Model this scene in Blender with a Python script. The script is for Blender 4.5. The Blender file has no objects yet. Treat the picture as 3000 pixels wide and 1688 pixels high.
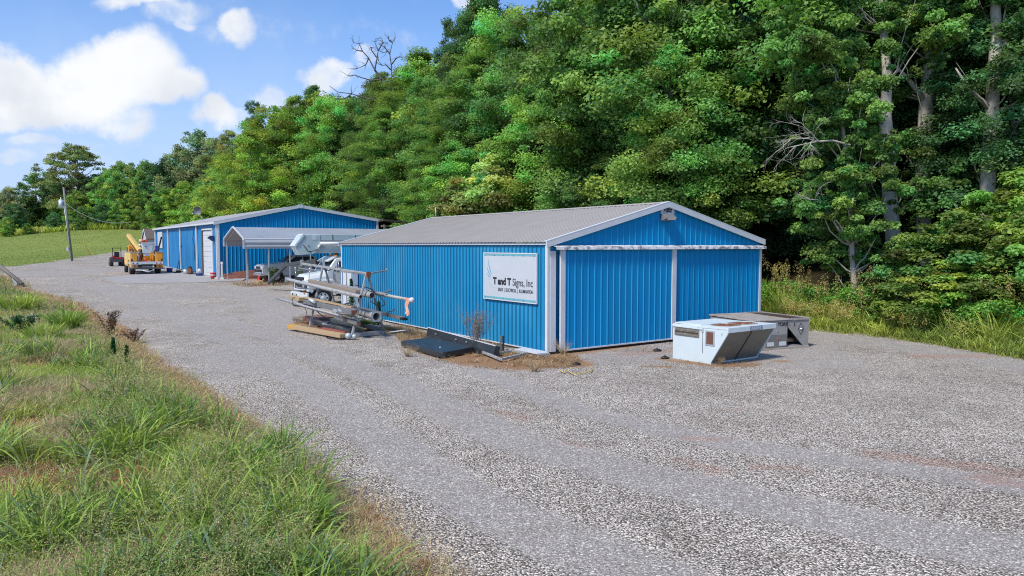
import bpy, bmesh, math, random
import numpy as np
from mathutils import Vector, Matrix
R = math.radians
random.seed(7); rng = np.random.default_rng(11)
S = bpy.context.scene; COL = S.collection
# ---------------------------------------------------------------- camera
cam_d = bpy.data.cameras.new("camera"); cam = bpy.data.objects.new("camera", cam_d); COL.objects.link(cam)
cam_d.sensor_width = 36.0; cam_d.lens = 2103.0/3000.0*36.0; cam_d.clip_start = 0.1; cam_d.clip_end = 3000
CZ = 3.5; PITCH = math.atan(124.0/2103.0)
cam.location = (0, 0, CZ); cam.rotation_euler = (math.pi/2-PITCH, 0, 0); S.camera = cam
S.cycles.use_denoising = True; S.cycles.denoiser = 'OPENIMAGEDENOISE'; S.cycles.denoising_input_passes = 'RGB_ALBEDO_NORMAL'; S.cycles.denoising_prefilter = 'NONE'
S.cycles.pixel_filter_type = 'BLACKMAN_HARRIS'; S.cycles.filter_width = 1.05; S.cycles.max_bounces = 6; S.cycles.diffuse_bounces = 3; S.cycles.transmission_bounces = 3; S.cycles.glossy_bounces = 2
# ---------------------------------------------------------------- exposure
S.view_settings.view_transform = 'Standard'; S.view_settings.look = 'None'; S.view_settings.gamma = 1.0
S.view_settings.exposure = 1.0
# ---------------------------------------------------------------- node helper
class NT:
    def __init__(s, tree): s.t = tree; s.n = tree.nodes; s.l = tree.links
    def _in(s, sock, v):
        if v is None: return
        if isinstance(v, bpy.types.NodeSocket): s.l.new(v, sock)
        else:
            if isinstance(v, (tuple, list)) and len(v) == 3 and sock.type == 'RGBA': v = (*v, 1)
            sock.default_value = v
    def m(s, op, a, b=None, c=None, clamp=False):
        n = s.n.new('ShaderNodeMath'); n.operation = op; n.use_clamp = clamp
        for i, v in enumerate((a, b, c)):
            if v is not None: s._in(n.inputs[i], v)
        return n.outputs[0]
    def mix(s, f, a, b, mode='MIX'):
        n = s.n.new('ShaderNodeMix'); n.data_type = 'RGBA'; n.blend_type = mode
        s._in(n.inputs[0], f); s._in(n.inputs[6], a); s._in(n.inputs[7], b); return n.outputs[2]
    def noise(s, vec, scale, detail=3, rough=0.55, dim='3D', out=0, dist=0.0):
        n = s.n.new('ShaderNodeTexNoise'); n.noise_dimensions = dim; s._in(n.inputs['Vector'], vec)
        n.inputs['Scale'].default_value = scale; n.inputs['Detail'].default_value = detail
        n.inputs['Roughness'].default_value = rough; n.inputs['Distortion'].default_value = dist; return n.outputs[out]
    def vor(s, vec, scale, feature='F1', dim='2D', rand=1.0):
        n = s.n.new('ShaderNodeTexVoronoi'); n.voronoi_dimensions = dim; n.feature = feature
        s._in(n.inputs['Vector'], vec); n.inputs['Scale'].default_value = scale; n.inputs['Randomness'].default_value = rand
        return n
    def ramp(s, f, stops, mode='LINEAR'):
        n = s.n.new('ShaderNodeValToRGB'); s._in(n.inputs[0], f); n.color_ramp.interpolation = mode
        e = n.color_ramp.elements
        while len(e) < len(stops): e.new(0.5)
        for i, (p, c) in enumerate(stops):
            e[i].position = p; e[i].color = (c, c, c, 1) if not isinstance(c, (tuple, list)) else (*c, 1)
        return n.outputs[0]
    def smooth(s, v, lo, hi):
        n = s.n.new('ShaderNodeMapRange'); n.interpolation_type = 'SMOOTHSTEP'; s._in(n.inputs[0], v)
        n.inputs[1].default_value = lo; n.inputs[2].default_value = hi; return n.outputs[0]
    def attr(s, name, out='Fac'):
        n = s.n.new('ShaderNodeAttribute'); n.attribute_name = name; return n.outputs[out]
    def pos(s): return s.n.new('ShaderNodeNewGeometry').outputs['Position']
    def objc(s): return s.n.new('ShaderNodeTexCoord').outputs['Object']
    def sep(s, v):
        n = s.n.new('ShaderNodeSeparateXYZ'); s._in(n.inputs[0], v); return n.outputs
    def comb(s, x, y, z):
        n = s.n.new('ShaderNodeCombineXYZ')
        for i, v in enumerate((x, y, z)): s._in(n.inputs[i], v)
        return n.outputs[0]
    def vm(s, op, a, b=None):
        n = s.n.new('ShaderNodeVectorMath'); n.operation = op; s._in(n.inputs[0], a)
        if b is not None: s._in(n.inputs[1], b)
        return n.outputs[0]
    def bump(s, h, strength=0.3, dist=0.02):
        n = s.n.new('ShaderNodeBump'); s._in(n.inputs['Height'], h); n.inputs['Strength'].default_value = strength
        n.inputs['Distance'].default_value = dist; return n.outputs[0]
# ---------------------------------------------------------------- world: Nishita sky with cumulus in direction space
SUN_EL = R(50); SUN_H = Vector((-0.62, -0.78)).normalized()    # towards the sun, from behind the camera's left
world = bpy.data.worlds.new("World"); S.world = world; world.use_nodes = True
w = NT(world.node_tree); w.n.clear()
sky = w.n.new('ShaderNodeTexSky'); sky.sky_type = 'NISHITA'; sky.sun_disc = False
sky.sun_elevation = SUN_EL; sky.sun_rotation = math.atan2(SUN_H.x, SUN_H.y)
sky.air_density = 1.0; sky.dust_density = 0.25; sky.ozone_density = 2.2
g = w.n.new('ShaderNodeTexCoord').outputs['Generated']
gx, gy, gz = w.sep(g)[0:3]
den = w.m('MAXIMUM', gy, 0.08)
cu = w.m('DIVIDE', gx, den); cw = w.m('DIVIDE', gz, den)
P2 = w.comb(cu, cw, 0.0)
wn = w.noise(P2, 5.5, 7, 0.56, out=1)
warp = w.vm('SCALE', w.vm('SUBTRACT', wn, (0.5, 0.5, 0.5)), None)
warp.node.inputs['Scale'].default_value = 0.13
Pw = w.vm('ADD', P2, warp)
px_, py_ = w.sep(Pw)[0:2]
CL = [(160,285,330,80,1.0),(400,215,165,115,1.05),(300,215,170,100,.9),(500,270,115,62,.95),(40,235,170,90,.9),(90,330,190,45,.8),
      (625,345,90,42,.85),(375,350,85,50,.62),(745,112,46,55,.62),(560,55,120,65,.5),(450,10,150,45,.72),(950,250,66,42,.72),
      (805,298,52,36,.6),(1350,8,42,30,.62),(590,110,50,22,.5),(1045,200,42,42,.5),(55,475,95,38,.45),(130,405,110,26,.45),
      (700,345,60,20,.4),(890,120,330,60,.17),(260,440,330,50,.2)]
dens = None
for (cx, cy, rx, ry, a) in CL:
    dx = w.m('MULTIPLY', w.m('SUBTRACT', px_, (cx-1500)/2103), 2103/rx)
    dy = w.m('MULTIPLY', w.m('SUBTRACT', py_, (720-cy)/2103), 2103/ry)
    r2 = w.m('ADD', w.m('MULTIPLY', dx, dx), w.m('MULTIPLY', dy, dy))
    b = w.m('MULTIPLY', w.m('SUBTRACT', 1.35, r2, clamp=True), a)
    dens = b if dens is None else w.m('MAXIMUM', dens, b)
fn = w.m('ADD', w.m('MULTIPLY', w.noise(P2, 11, 8, 0.62), 0.6), w.m('MULTIPLY', w.noise(P2, 30, 6, 0.6), 0.4))
dn = w.m('ADD', dens, w.m('MULTIPLY', w.m('SUBTRACT', fn, 0.5), 1.75))
cov = w.smooth(dn, 0.08, 0.92)
# cloud tone: brighter towards the lit upper edges, grey in the thick base
thick = w.smooth(w.noise(P2, 7, 4, 0.5), 0.38, 0.68)
lowf = w.smooth(cw, 0.27, 0.16)
ctone = w.mix(w.m('MULTIPLY', w.m('MULTIPLY', thick, 0.75), w.m('ADD', 0.45, w.m('MULTIPLY', lowf, 0.5))), (0.50, 0.505, 0.51), (0.30, 0.33, 0.385))
skyc = w.mix(1.0, sky.outputs[0], (0.060, 0.078, 0.100), 'MULTIPLY')
hor = w.smooth(w.m('ABSOLUTE', gz), 0.36, 0.0)
skyc = w.mix(w.m('MULTIPLY', hor, 0.85), skyc, (0.265, 0.325, 0.470))        # thin milky air towards the horizon
veil = w.m('MULTIPLY', w.smooth(w.noise(P2, 2.6, 5, 0.6), 0.45, 0.75), 0.16)
skyc = w.mix(veil, skyc, (0.36, 0.40, 0.45))
final = w.mix(w.m('MULTIPLY', cov, 0.96), skyc, ctone)
bg = w.n.new('ShaderNodeBackground'); w.l.new(final, bg.inputs[0]); bg.inputs[1].default_value = 1.0
out = w.n.new('ShaderNodeOutputWorld'); w.l.new(bg.outputs[0], out.inputs[0])
# ---------------------------------------------------------------- sun (behind a thin veil of cloud: soft shadows)
sd = bpy.data.lights.new("sun", 'SUN'); sd.energy = 2.2; sd.angle = R(9); sd.color = (1.0, 0.95, 0.87)
sun = bpy.data.objects.new("sun", sd); COL.objects.link(sun)
sv = Vector((SUN_H.x*math.cos(SUN_EL), SUN_H.y*math.cos(SUN_EL), math.sin(SUN_EL)))
sun.rotation_euler = sv.to_track_quat('Z', 'Y').to_euler(); sun.location = (0, 0, 40)

# ---------------------------------------------------------------- object helpers
def tag(o, label=None, cat=None, group=None, kind=None):
    if label: o['label'] = label
    if cat: o['category'] = cat
    if group: o['group'] = group
    if kind: o['kind'] = kind
    return o
def thing(name, label, cat, loc=(0, 0, 0), rz=0.0, group=None, kind=None):
    o = bpy.data.objects.new(name, None); COL.objects.link(o); o.empty_display_size = 0.3
    o.location = loc; o.rotation_euler = (0, 0, rz); return tag(o, label, cat, group, kind)
class MB:
    def __init__(s): s.v = []; s.f = []; s.sm = []
    def add(s, vs, fs, smooth=False):
        b = len(s.v); s.v += [tuple(v) for v in vs]; s.f += [tuple(i+b for i in f) for f in fs]; s.sm += [smooth]*len(fs); return s
    def quad(s, a, b, c, d): return s.add([a, b, c, d], [(0, 1, 2, 3)])
    def box(s, x0, x1, y0, y1, z0, z1, taper=None):
        t = taper or (0, 0)
        vs = [(x0, y0, z0), (x1, y0, z0), (x1, y1, z0), (x0, y1, z0), (x0+t[0], y0+t[1], z1), (x1-t[0], y0+t[1], z1), (x1-t[0], y1-t[1], z1), (x0+t[0], y1-t[1], z1)]
        return s.add(vs, [(0, 3, 2, 1), (4, 5, 6, 7), (0, 1, 5, 4), (1, 2, 6, 5), (2, 3, 7, 6), (3, 0, 4, 7)])
    def beam(s, a, b, w, h, up=(0, 0, 1)):
        a = Vector(a); b = Vector(b); d = (b-a).normalized(); u = Vector(up)
        if abs(d.dot(u)) > 0.98: u = Vector((1, 0, 0))
        sx = d.cross(u).normalized(); sz = sx.cross(d).normalized(); sx *= w/2; sz *= h/2
        vs = [a-sx-sz, a+sx-sz, a+sx+sz, a-sx+sz, b-sx-sz, b+sx-sz, b+sx+sz, b-sx+sz]
        return s.add(vs, [(0, 1, 2, 3), (7, 6, 5, 4), (1, 0, 4, 5), (2, 1, 5, 6), (3, 2, 6, 7), (0, 3, 7, 4)])
    def tube(s, pts, r, n=10, caps=True, smooth=True):
        pts = [Vector(p) for p in pts]; rs = r if isinstance(r, (list, tuple)) else [r]*len(pts); vs = []; fs = []
        prev = None
        for i, p in enumerate(pts):
            d = (pts[min(i+1, len(pts)-1)]-pts[max(i-1, 0)]).normalized()
            if prev is None:
                u = Vector((0, 0, 1)) if abs(d.z) < 0.9 else Vector((1, 0, 0)); x = d.cross(u).normalized()
            else: x = (prev-d*prev.dot(d)).normalized()
            prev = x; y = d.cross(x)
            for k in range(n):
                a = 2*math.pi*k/n; vs.append(p+(x*math.cos(a)+y*math.sin(a))*rs[i])
        for i in range(len(pts)-1):
            for k in range(n): fs.append((i*n+k, i*n+(k+1) % n, (i+1)*n+(k+1) % n, (i+1)*n+k))
        s.add(vs, fs, smooth)
        if caps:
            b = len(s.v)-len(vs); s.f.append(tuple(b+k for k in range(n))[::-1]); s.sm.append(False)
            e = b+(len(pts)-1)*n; s.f.append(tuple(e+k for k in range(n))); s.sm.append(False)
        return s
    def pipe(s, a, b, r, wall=0.008, n=16):      # open-ended hollow pipe
        s.tube([a, b], r, n, caps=False); s.tube([b, a], r-wall, n, caps=False)
        a = Vector(a); b = Vector(b); d = (b-a).normalized(); u = Vector((0, 0, 1)) if abs(d.z) < 0.9 else Vector((1, 0, 0)); x = d.cross(u).normalized(); y = d.cross(x)
        for c in (a, b):
            vs = []
            for k in range(n):
                q = 2*math.pi*k/n; e = x*math.cos(q)+y*math.sin(q); vs += [c+e*r, c+e*(r-wall)]
            s.add(vs, [(2*k, 2*((k+1) % n), 2*((k+1) % n)+1, 2*k+1) for k in range(n)])
        return s
    def prism(s, poly, axis, a, b):              # poly of 2-D points, extruded along axis from a to b
        def P(p, t): return {'x': (t, p[0], p[1]), 'y': (p[0], t, p[1]), 'z': (p[0], p[1], t)}[axis]
        n = len(poly); vs = [P(p, a) for p in poly]+[P(p, b) for p in poly]
        fs = [tuple(range(n)), tuple(range(2*n-1, n-1, -1))]+[(i, n+i, n+(i+1) % n, (i+1) % n) for i in range(n)]
        return s.add(vs, fs)
    def disc(s, c, r, axis='z', n=20, t=0.02):
        v = {'x': Vector((1, 0, 0)), 'y': Vector((0, 1, 0)), 'z': Vector((0, 0, 1))}[axis]; c = Vector(c)
        return s.tube([c-v*t/2, c+v*t/2], r, n, smooth=False)
    def ball(s, c, r, nu=14, nv=8, sc=(1, 1, 1)):
        vs = []; fs = []
        for j in range(nv+1):
            t = math.pi*j/nv
            for i in range(nu):
                a = 2*math.pi*i/nu; vs.append((c[0]+r*sc[0]*math.sin(t)*math.cos(a), c[1]+r*sc[1]*math.sin(t)*math.sin(a), c[2]+r*sc[2]*math.cos(t)))
        for j in range(nv):
            for i in range(nu): fs.append((j*nu+i, (j+1)*nu+i, (j+1)*nu+(i+1) % nu, j*nu+(i+1) % nu))
        return s.add(vs, fs, True)
    def build(s, name, m, parent=None, bevel=0, seg=2, loc=None, rot=None, recalc=True):
        me = bpy.data.meshes.new(name); me.from_pydata(s.v, [], s.f)
        me.polygons.foreach_set('use_smooth', s.sm); me.update()
        if recalc:
            bm = bmesh.new(); bm.from_mesh(me); bmesh.ops.recalc_face_normals(bm, faces=bm.faces); bm.to_mesh(me); bm.free()
        me.materials.append(m); o = bpy.data.objects.new(name, me); COL.objects.link(o)
        if parent: o.parent = parent
        if loc: o.location = loc
        if rot: o.rotation_euler = rot
        if bevel:
            md = o.modifiers.new('bevel', 'BEVEL'); md.width = bevel; md.segments = seg; md.limit_method = 'ANGLE'; md.angle_limit = R(35)
        return o
def text(name, body, size, m, parent, origin, xdir, zdir, align='LEFT', ext=0.004, sx=1.0, bold=0.0, shear=0.0, width=None):
    cu = bpy.data.curves.new(name, 'FONT'); cu.body = body; cu.size = size; cu.extrude = ext; cu.align_x = align; cu.offset = bold; cu.shear = shear
    tmp = bpy.data.objects.new(name, cu); COL.objects.link(tmp)
    me = bpy.data.meshes.new_from_object(tmp.evaluated_get(bpy.context.evaluated_depsgraph_get()))
    bpy.data.objects.remove(tmp); me.name = name; me.materials.clear(); me.materials.append(m)
    o = bpy.data.objects.new(name, me); COL.objects.link(o)
    if width: xsv = [v.co.x for v in me.vertices]; sx = width/(max(xsv)-min(xsv))
    x = Vector(xdir).normalized(); z = Vector(zdir).normalized(); n = x.cross(z).normalized()
    M = Matrix.Identity(4)
    for i in range(3): M[i][0] = x[i]*sx; M[i][1] = z[i]; M[i][2] = n[i]; M[i][3] = origin[i]
    if parent: o.parent = parent
    o.matrix_local = M if parent else M
    me.transform(M); o.matrix_local = Matrix.Identity(4)
    return o
# ---------------------------------------------------------------- materials
def mat(name, col, rough=0.6, metal=0.0, var=0.12, vscale=3.0, bump=0.0, bscale=40, stain=None, samt=0.0, sscale=2.0, slo=0.5, shi=0.7, stretch=None, spec=None, coat=0.0, trans=0, rib_shading=None):
    m = bpy.data.materials.new(name); m.use_nodes = True; n = NT(m.node_tree); b = m.node_tree.nodes['Principled BSDF']
    p = n.objc()
    if stretch: p = n.vm('MULTIPLY', p, stretch)
    nz = n.noise(p, vscale, 5, 0.6)
    c = n.mix(1.0, tuple(col), n.ramp(nz, [(0.25, 1-var), (0.75, 1+var)]), 'MULTIPLY')
    if stain: c = n.mix(n.m('MULTIPLY', n.smooth(n.noise(p, sscale, 7, 0.68), slo, shi), samt), c, tuple(stain))
    if rib_shading:      # rib shading painted in as lines: axis, pitch, offset, half width, colour, amount
        ax, pt, of, hw, lc, la = rib_shading; q_ = n.sep(n.objc())[ax]
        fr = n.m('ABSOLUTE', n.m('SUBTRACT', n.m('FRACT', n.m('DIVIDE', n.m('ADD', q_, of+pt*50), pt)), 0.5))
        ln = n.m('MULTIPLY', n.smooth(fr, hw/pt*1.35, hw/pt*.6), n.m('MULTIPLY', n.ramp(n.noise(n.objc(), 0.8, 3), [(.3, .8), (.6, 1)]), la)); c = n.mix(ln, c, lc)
    n.l.new(c, b.inputs['Base Color'])
    rr = n.m('ADD', rough-0.08, n.m('MULTIPLY', n.noise(p, vscale*2.3, 4), 0.16)); n.l.new(rr, b.inputs['Roughness'])
    b.inputs['Metallic'].default_value = metal
    if spec is not None: b.inputs['Specular IOR Level'].default_value = spec
    if coat: b.inputs['Coat Weight'].default_value = coat; b.inputs['Coat Roughness'].default_value = 0.15
    if bump: n.l.new(n.bump(n.noise(p, bscale, 4, 0.6), bump, 0.01), b.inputs['Normal'])
    return m
BLUE = mat('blue_painted_steel', (0.0005, 0.225, 0.49), 0.5, 0, 0.10, 0.8, stain=(0.01, 0.27, 0.52), samt=0.35, sscale=0.6, slo=0.45, shi=0.75, stretch=(1, 1, 0.35), rib_shading=(0, .285, -.025, .022, (.05, .33, .60), .5), spec=.2)
BLUE_F = mat('faded_blue_steel', (0.012, 0.235, 0.455), 0.5, 0, 0.12, 0.7, stain=(0.06, 0.32, 0.50), samt=0.7, sscale=0.45, slo=0.42, shi=0.7, stretch=(1, 1, 0.4), rib_shading=(1, .23, 0.0, .026, (.001, .085, .19), .85), spec=.25)
WHITE = mat('white_trim', (0.60, 0.61, 0.63), 0.45, 0, 0.06, 2, stain=(0.45, 0.42, 0.38), samt=0.35, sscale=3, slo=0.5, shi=0.8)
WHITEP = mat('white_vehicle_paint', (0.60, 0.64, 0.64), 0.3, 0, 0.05, 1.5, stain=(0.45, 0.45, 0.42), samt=0.25, sscale=2.5, coat=0.3)
MINT = mat('pale_mint_paint', (0.45, 0.54, 0.53), 0.42, 0, 0.06, 1.5, stain=(0.33, 0.36, 0.34), samt=0.5, sscale=2.2, slo=0.5, shi=0.75)
STAINW = mat('mildewed_white', (0.66, 0.66, 0.67), 0.6, 0, 0.1, 4, stain=(0.10, 0.085, 0.08), samt=0.85, sscale=4.5, slo=0.44, shi=0.62)
ROOFG = mat('galvalume_roof', (0.40, 0.372, 0.35), 0.65, 0.05, 0.06, 0.9, stain=(0.30, 0.265, 0.24), samt=0.3, sscale=1.3, slo=0.42, shi=0.75, rib_shading=(1, .23, .10, .024, (.21, .19, .175), .6), spec=.2)
GALV = mat('galvanised_steel', (0.46, 0.49, 0.51), 0.45, 0.35, 0.12, 5, stain=(0.26, 0.23, 0.2), samt=0.4, sscale=6)
GREYM = mat('dull_grey_steel', (0.20, 0.20, 0.20), 0.6, 0.2, 0.2, 4, stain=(0.16, 0.08, 0.045), samt=0.5, sscale=5)
DGREY = mat('dark_grey_steel', (0.065, 0.07, 0.075), 0.55, 0.1, 0.2, 3, stain=(0.13, 0.12, 0.11), samt=0.4, sscale=3)
RUST = mat('rusty_steel', (0.20, 0.075, 0.035), 0.8, 0.1, 0.35, 7, bump=0.3)
BLACKP = mat('black_painted_metal', (0.022, 0.026, 0.030), 0.42, 0, 0.25, 2, stain=(0.10, 0.10, 0.095), samt=0.4, sscale=2.5, slo=0.5, shi=0.8)
BLACK = mat('black_plastic', (0.012, 0.012, 0.013), 0.55, 0, 0.2, 5)
RUBBER = mat('tyre_rubber', (0.022, 0.022, 0.023), 0.85, 0, 0.25, 8, bump=0.3, stain=(0.11, 0.10, 0.09), samt=0.4, sscale=4)
CHROME = mat('chrome', (0.68, 0.70, 0.72), 0.18, 0.9, 0.05, 3)
GLASS = mat('dark_glass', (0.015, 0.028, 0.035), 0.08, 0, 0.2, 1, spec=0.9)
WOODG = mat('weathered_timber', (0.27, 0.22, 0.17), 0.85, 0, 0.3, 6, bump=0.5, bscale=25, stain=(0.11, 0.085, 0.06), samt=0.6, sscale=8, stretch=(6, 0.5, 6))
WOODY = mat('yellow_pine_timber', (0.44, 0.31, 0.17), 0.8, 0, 0.25, 6, bump=0.5, bscale=25, stain=(0.16, 0.11, 0.07), samt=0.6, sscale=6, stretch=(6, 0.5, 6))
YELLOW = mat('yellow_orange_paint', (0.72, 0.30, 0.03), 0.42, 0, 0.12, 2, stain=(0.30, 0.14, 0.04), samt=0.4, sscale=4)
CREAMY = mat('faded_yellow_paint', (0.72, 0.50, 0.17), 0.5, 0, 0.12, 2, stain=(0.35, 0.2, 0.07), samt=0.4, sscale=4)
RED = mat('red_paint', (0.55, 0.03, 0.025), 0.45, 0, 0.15, 4)
REDO = mat('orange_red_plastic', (0.75, 0.13, 0.05), 0.5, 0, 0.2, 8)
BLUEP = mat('blue_plastic', (0.03, 0.05, 0.32), 0.4, 0, 0.2, 4)
LENSR = mat('red_lens', (0.35, 0.02, 0.02), 0.25, 0, 0.1, 4)
LENSA = mat('amber_lens', (0.75, 0.25, 0.04), 0.3, 0, 0.1, 4)
LENSC = mat('clear_lens', (0.7, 0.68, 0.62), 0.25, 0, 0.1, 4)
SILVER = mat('silver_vehicle_paint', (0.50, 0.52, 0.54), 0.35, 0.15, 0.06, 1.5, coat=0.5)
CONC = mat('concrete', (0.33, 0.31, 0.29), 0.85, 0, 0.14, 0.8, bump=0.3, bscale=30, stain=(0.28, 0.24, 0.21), samt=0.5, sscale=0.9)
SIGNW = mat('sign_face_white', (0.52, 0.545, 0.57), 0.45, 0, 0.04, 1)
TEAL = mat('sign_teal_band', (0.16, 0.40, 0.45), 0.5, 0, 0.08, 3)
TEALD = mat('sign_wing_blue', (0.12, 0.42, 0.55), 0.5, 0, 0.1, 3)
TEALL = mat('sign_wing_pale', (0.42, 0.60, 0.66), 0.5, 0, 0.1, 3)
INK = mat('black_lettering', (0.018, 0.016, 0.02), 0.5, 0, 0.1, 3)
INKG = mat('dark_grey_lettering', (0.07, 0.07, 0.09), 0.5, 0, 0.1, 3)
ACGREY = mat('aged_beige_grey_metal', (0.30, 0.29, 0.275), 0.6, 0.1, 0.12, 3, stain=(0.17, 0.13, 0.10), samt=0.6, sscale=2.2, slo=0.45, shi=0.7)
ACTOP = mat('dusty_top_panel', (0.36, 0.325, 0.29), 0.8, 0, 0.12, 2, stain=(0.20, 0.15, 0.11), samt=0.7, sscale=2.2, slo=0.4, shi=0.7)
SHINGLE = mat('brown_shingle', (0.13, 0.10, 0.085), 0.9, 0, 0.2, 8)
VINYL = mat('grey_vinyl_siding', (0.42, 0.44, 0.47), 0.6, 0, 0.06, 2)
def coil_mat(name, c0, c1, sc):
    m = bpy.data.materials.new(name); m.use_nodes = True; n = NT(m.node_tree); b = m.node_tree.nodes['Principled BSDF']
    p = n.objc(); x, y, z = n.sep(p)[0:3]
    fin = n.m('ABSOLUTE', n.m('SINE', n.m('MULTIPLY', n.m('ADD', x, y), sc)))
    row = n.m('ABSOLUTE', n.m('SINE', n.m('MULTIPLY', z, 60)))
    nz = n.noise(p, 3.5, 7, 0.65)
    c = n.mix(nz, c0, c1); c = n.mix(n.m('MULTIPLY', fin, 0.35), c, (0.03, 0.03, 0.025)); c = n.mix(n.m('MULTIPLY', row, 0.15), c, (0.02, 0.02, 0.02))
    c = n.mix(n.m('MULTIPLY', n.smooth(n.noise(p, 9, 4), 0.62, 0.75), 0.5), c, (0.25, 0.24, 0.2))
    n.l.new(c, b.inputs['Base Color']); b.inputs['Roughness'].default_value = 0.7; b.inputs['Metallic'].default_value = 0.2
    n.l.new(n.bump(fin, 0.4, 0.004), b.inputs['Normal']); return m
COIL = coil_mat('condenser_coil', (0.19, 0.18, 0.145), (0.38, 0.355, 0.29), 260)
COILR = coil_mat('rusty_grille', (0.16, 0.07, 0.045), (0.30, 0.13, 0.08), 140)
COILB = coil_mat('brown_coil', (0.06, 0.035, 0.025), (0.13, 0.08, 0.055), 200)
# ---------------------------------------------------------------- site frame: u along the gable walls, v along the long walls
C0 = Vector((1.14, 22.87, 0)); RZ = R(90-54.9)
UU = Vector((math.cos(RZ), math.sin(RZ), 0)); VV = Vector((-math.sin(RZ), math.cos(RZ), 0))
def W(u, v, z=0): return C0+UU*u+VV*v+Vector((0, 0, z))
UUn = np.array(UU[:2]); VVn = np.array(VV[:2]); C0n = np.array(C0[:2])
def smst(x, a, b):
    t = np.clip((np.asarray(x, float)-a)/(b-a), 0, 1); return t*t*(3-2*t)
def hashn(i, j, s):
    h = (i*374761393+j*668265263+s*974711+1013904223) & 0xffffffff; h = ((h ^ (h >> 13))*1274126177) & 0xffffffff
    return ((h ^ (h >> 16)) & 0xffff)/65535.0
def vnoise(x, y, s=0):
    x = np.asarray(x, float); y = np.asarray(y, float); i = np.floor(x).astype(np.int64); j = np.floor(y).astype(np.int64)
    fx = x-i; fy = y-j; fx = fx*fx*(3-2*fx); fy = fy*fy*(3-2*fy)
    a = hashn(i, j, s); b = hashn(i+1, j, s); c = hashn(i, j+1, s); d = hashn(i+1, j+1, s)
    return (a*(1-fx)+b*fx)*(1-fy)+(c*(1-fx)+d*fx)*fy
def fbm(x, y, s=0, o=4):
    t = 0; a = 0.5; n = 0
    for k in range(o): t = t+a*vnoise(np.asarray(x)*2**k, np.asarray(y)*2**k, s+k*17); n += a; a *= 0.5
    return t/n
def uvof(x, y):
    x = np.asarray(x, float)-C0n[0]; y = np.asarray(y, float)-C0n[1]
    return x*UUn[0]+y*UUn[1], x*VVn[0]+y*VVn[1]
def poly_dist(x, y, pts):                        # distance to a polyline
    x = np.asarray(x, float); y = np.asarray(y, float); d = np.full(x.shape, 1e9)
    for (ax, ay), (bx, by) in zip(pts[:-1], pts[1:]):
        L = (bx-ax)**2+(by-ay)**2+1e-9; t = np.clip(((x-ax)*(bx-ax)+(y-ay)*(by-ay))/L, 0, 1)
        d = np.minimum(d, np.hypot(x-ax-t*(bx-ax), y-ay-t*(by-ay)))
    return d
def inside(x, y, pts):
    x = np.asarray(x, float); y = np.asarray(y, float); r = np.zeros(x.shape, bool); n = len(pts)
    for k in range(n):
        ax, ay = pts[k]; bx, by = pts[(k+1) % n]
        if ay == by: continue
        c = ((ay > y) != (by > y)) & (x < (bx-ax)*(y-ay)/(by-ay)+ax); r ^= c
    return r
# gravel yard outline (near grass edge, far meadow edge, forest edge)
def wp(u, v): q = W(u, v); return (q.x, q.y)
NEARE = [(0.9, 3.0), (0.1, 5.6), (-0.8, 7.4), (-1.85, 9.3), (-3.4, 11.3), (-5.45, 14.0), (-8.2, 17.8), (-11.9, 22.9), (-17.0, 30.6), (-24.5, 40.0), (-31.8, 47.0), (-39.6, 56.5), (-48, 64), (-72, 80)]
FARE = [(-78, 92), (-51.1, 72), (-55.8, 91), (-58, 105), (-46, 122), (-36, 118)]
FORE = [wp(14.0, 60), wp(13.2, 41), wp(12.9, 18), wp(12.9, -0.9), wp(13.0, -4.2), wp(12.2, -6.9), wp(11.3, -9.2), wp(10.0, -14), wp(9, -22), wp(10, -40)]
YARD = NEARE+FARE+FORE
def gz(x, y):                                    # ground height
    x = np.asarray(x, float); y = np.asarray(y, float); u, v = uvof(x, y)
    z = np.interp(y, [0, 32, 45, 56, 85, 110, 140, 180, 400], [0, 0, .45, .95, 1.6, 2.6, 5.5, 7.5, 12])
    z = z+0.34*np.clip(u-17, 0, 55)+0.08*np.clip(u-12.9, 0, 4)*smst(u, 12.9, 13.5)      # the wooded hillside
    meadow = 2.1*smst(x, -108, -66)*smst(y, 98, 135)*(1-smst(u, 13, 20))
    dn = signed_near(x, y)
    bank = smst(dn, 0.2, 3.5)*(0.16+0.25*(fbm(x*.35, y*.35, 5)-.5)+0.10*(fbm(x*1.3, y*1.3, 8)-.5))
    z = z+bank*smst(60-y, 0, 15)
    return z+meadow+0.03*(fbm(x*.5, y*.5, 3)-.5)
def signed_near(x, y):                           # metres into the foreground grass, negative on the gravel
    d = poly_dist(x, y, NEARE); left = inside(x, y, NEARE+[(-120, 80), (-120, -30), (1.2, -30)]); return np.where(left, d, -d)
def gzs(x, y): return float(gz(np.array([x]), np.array([y]))[0])
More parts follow.
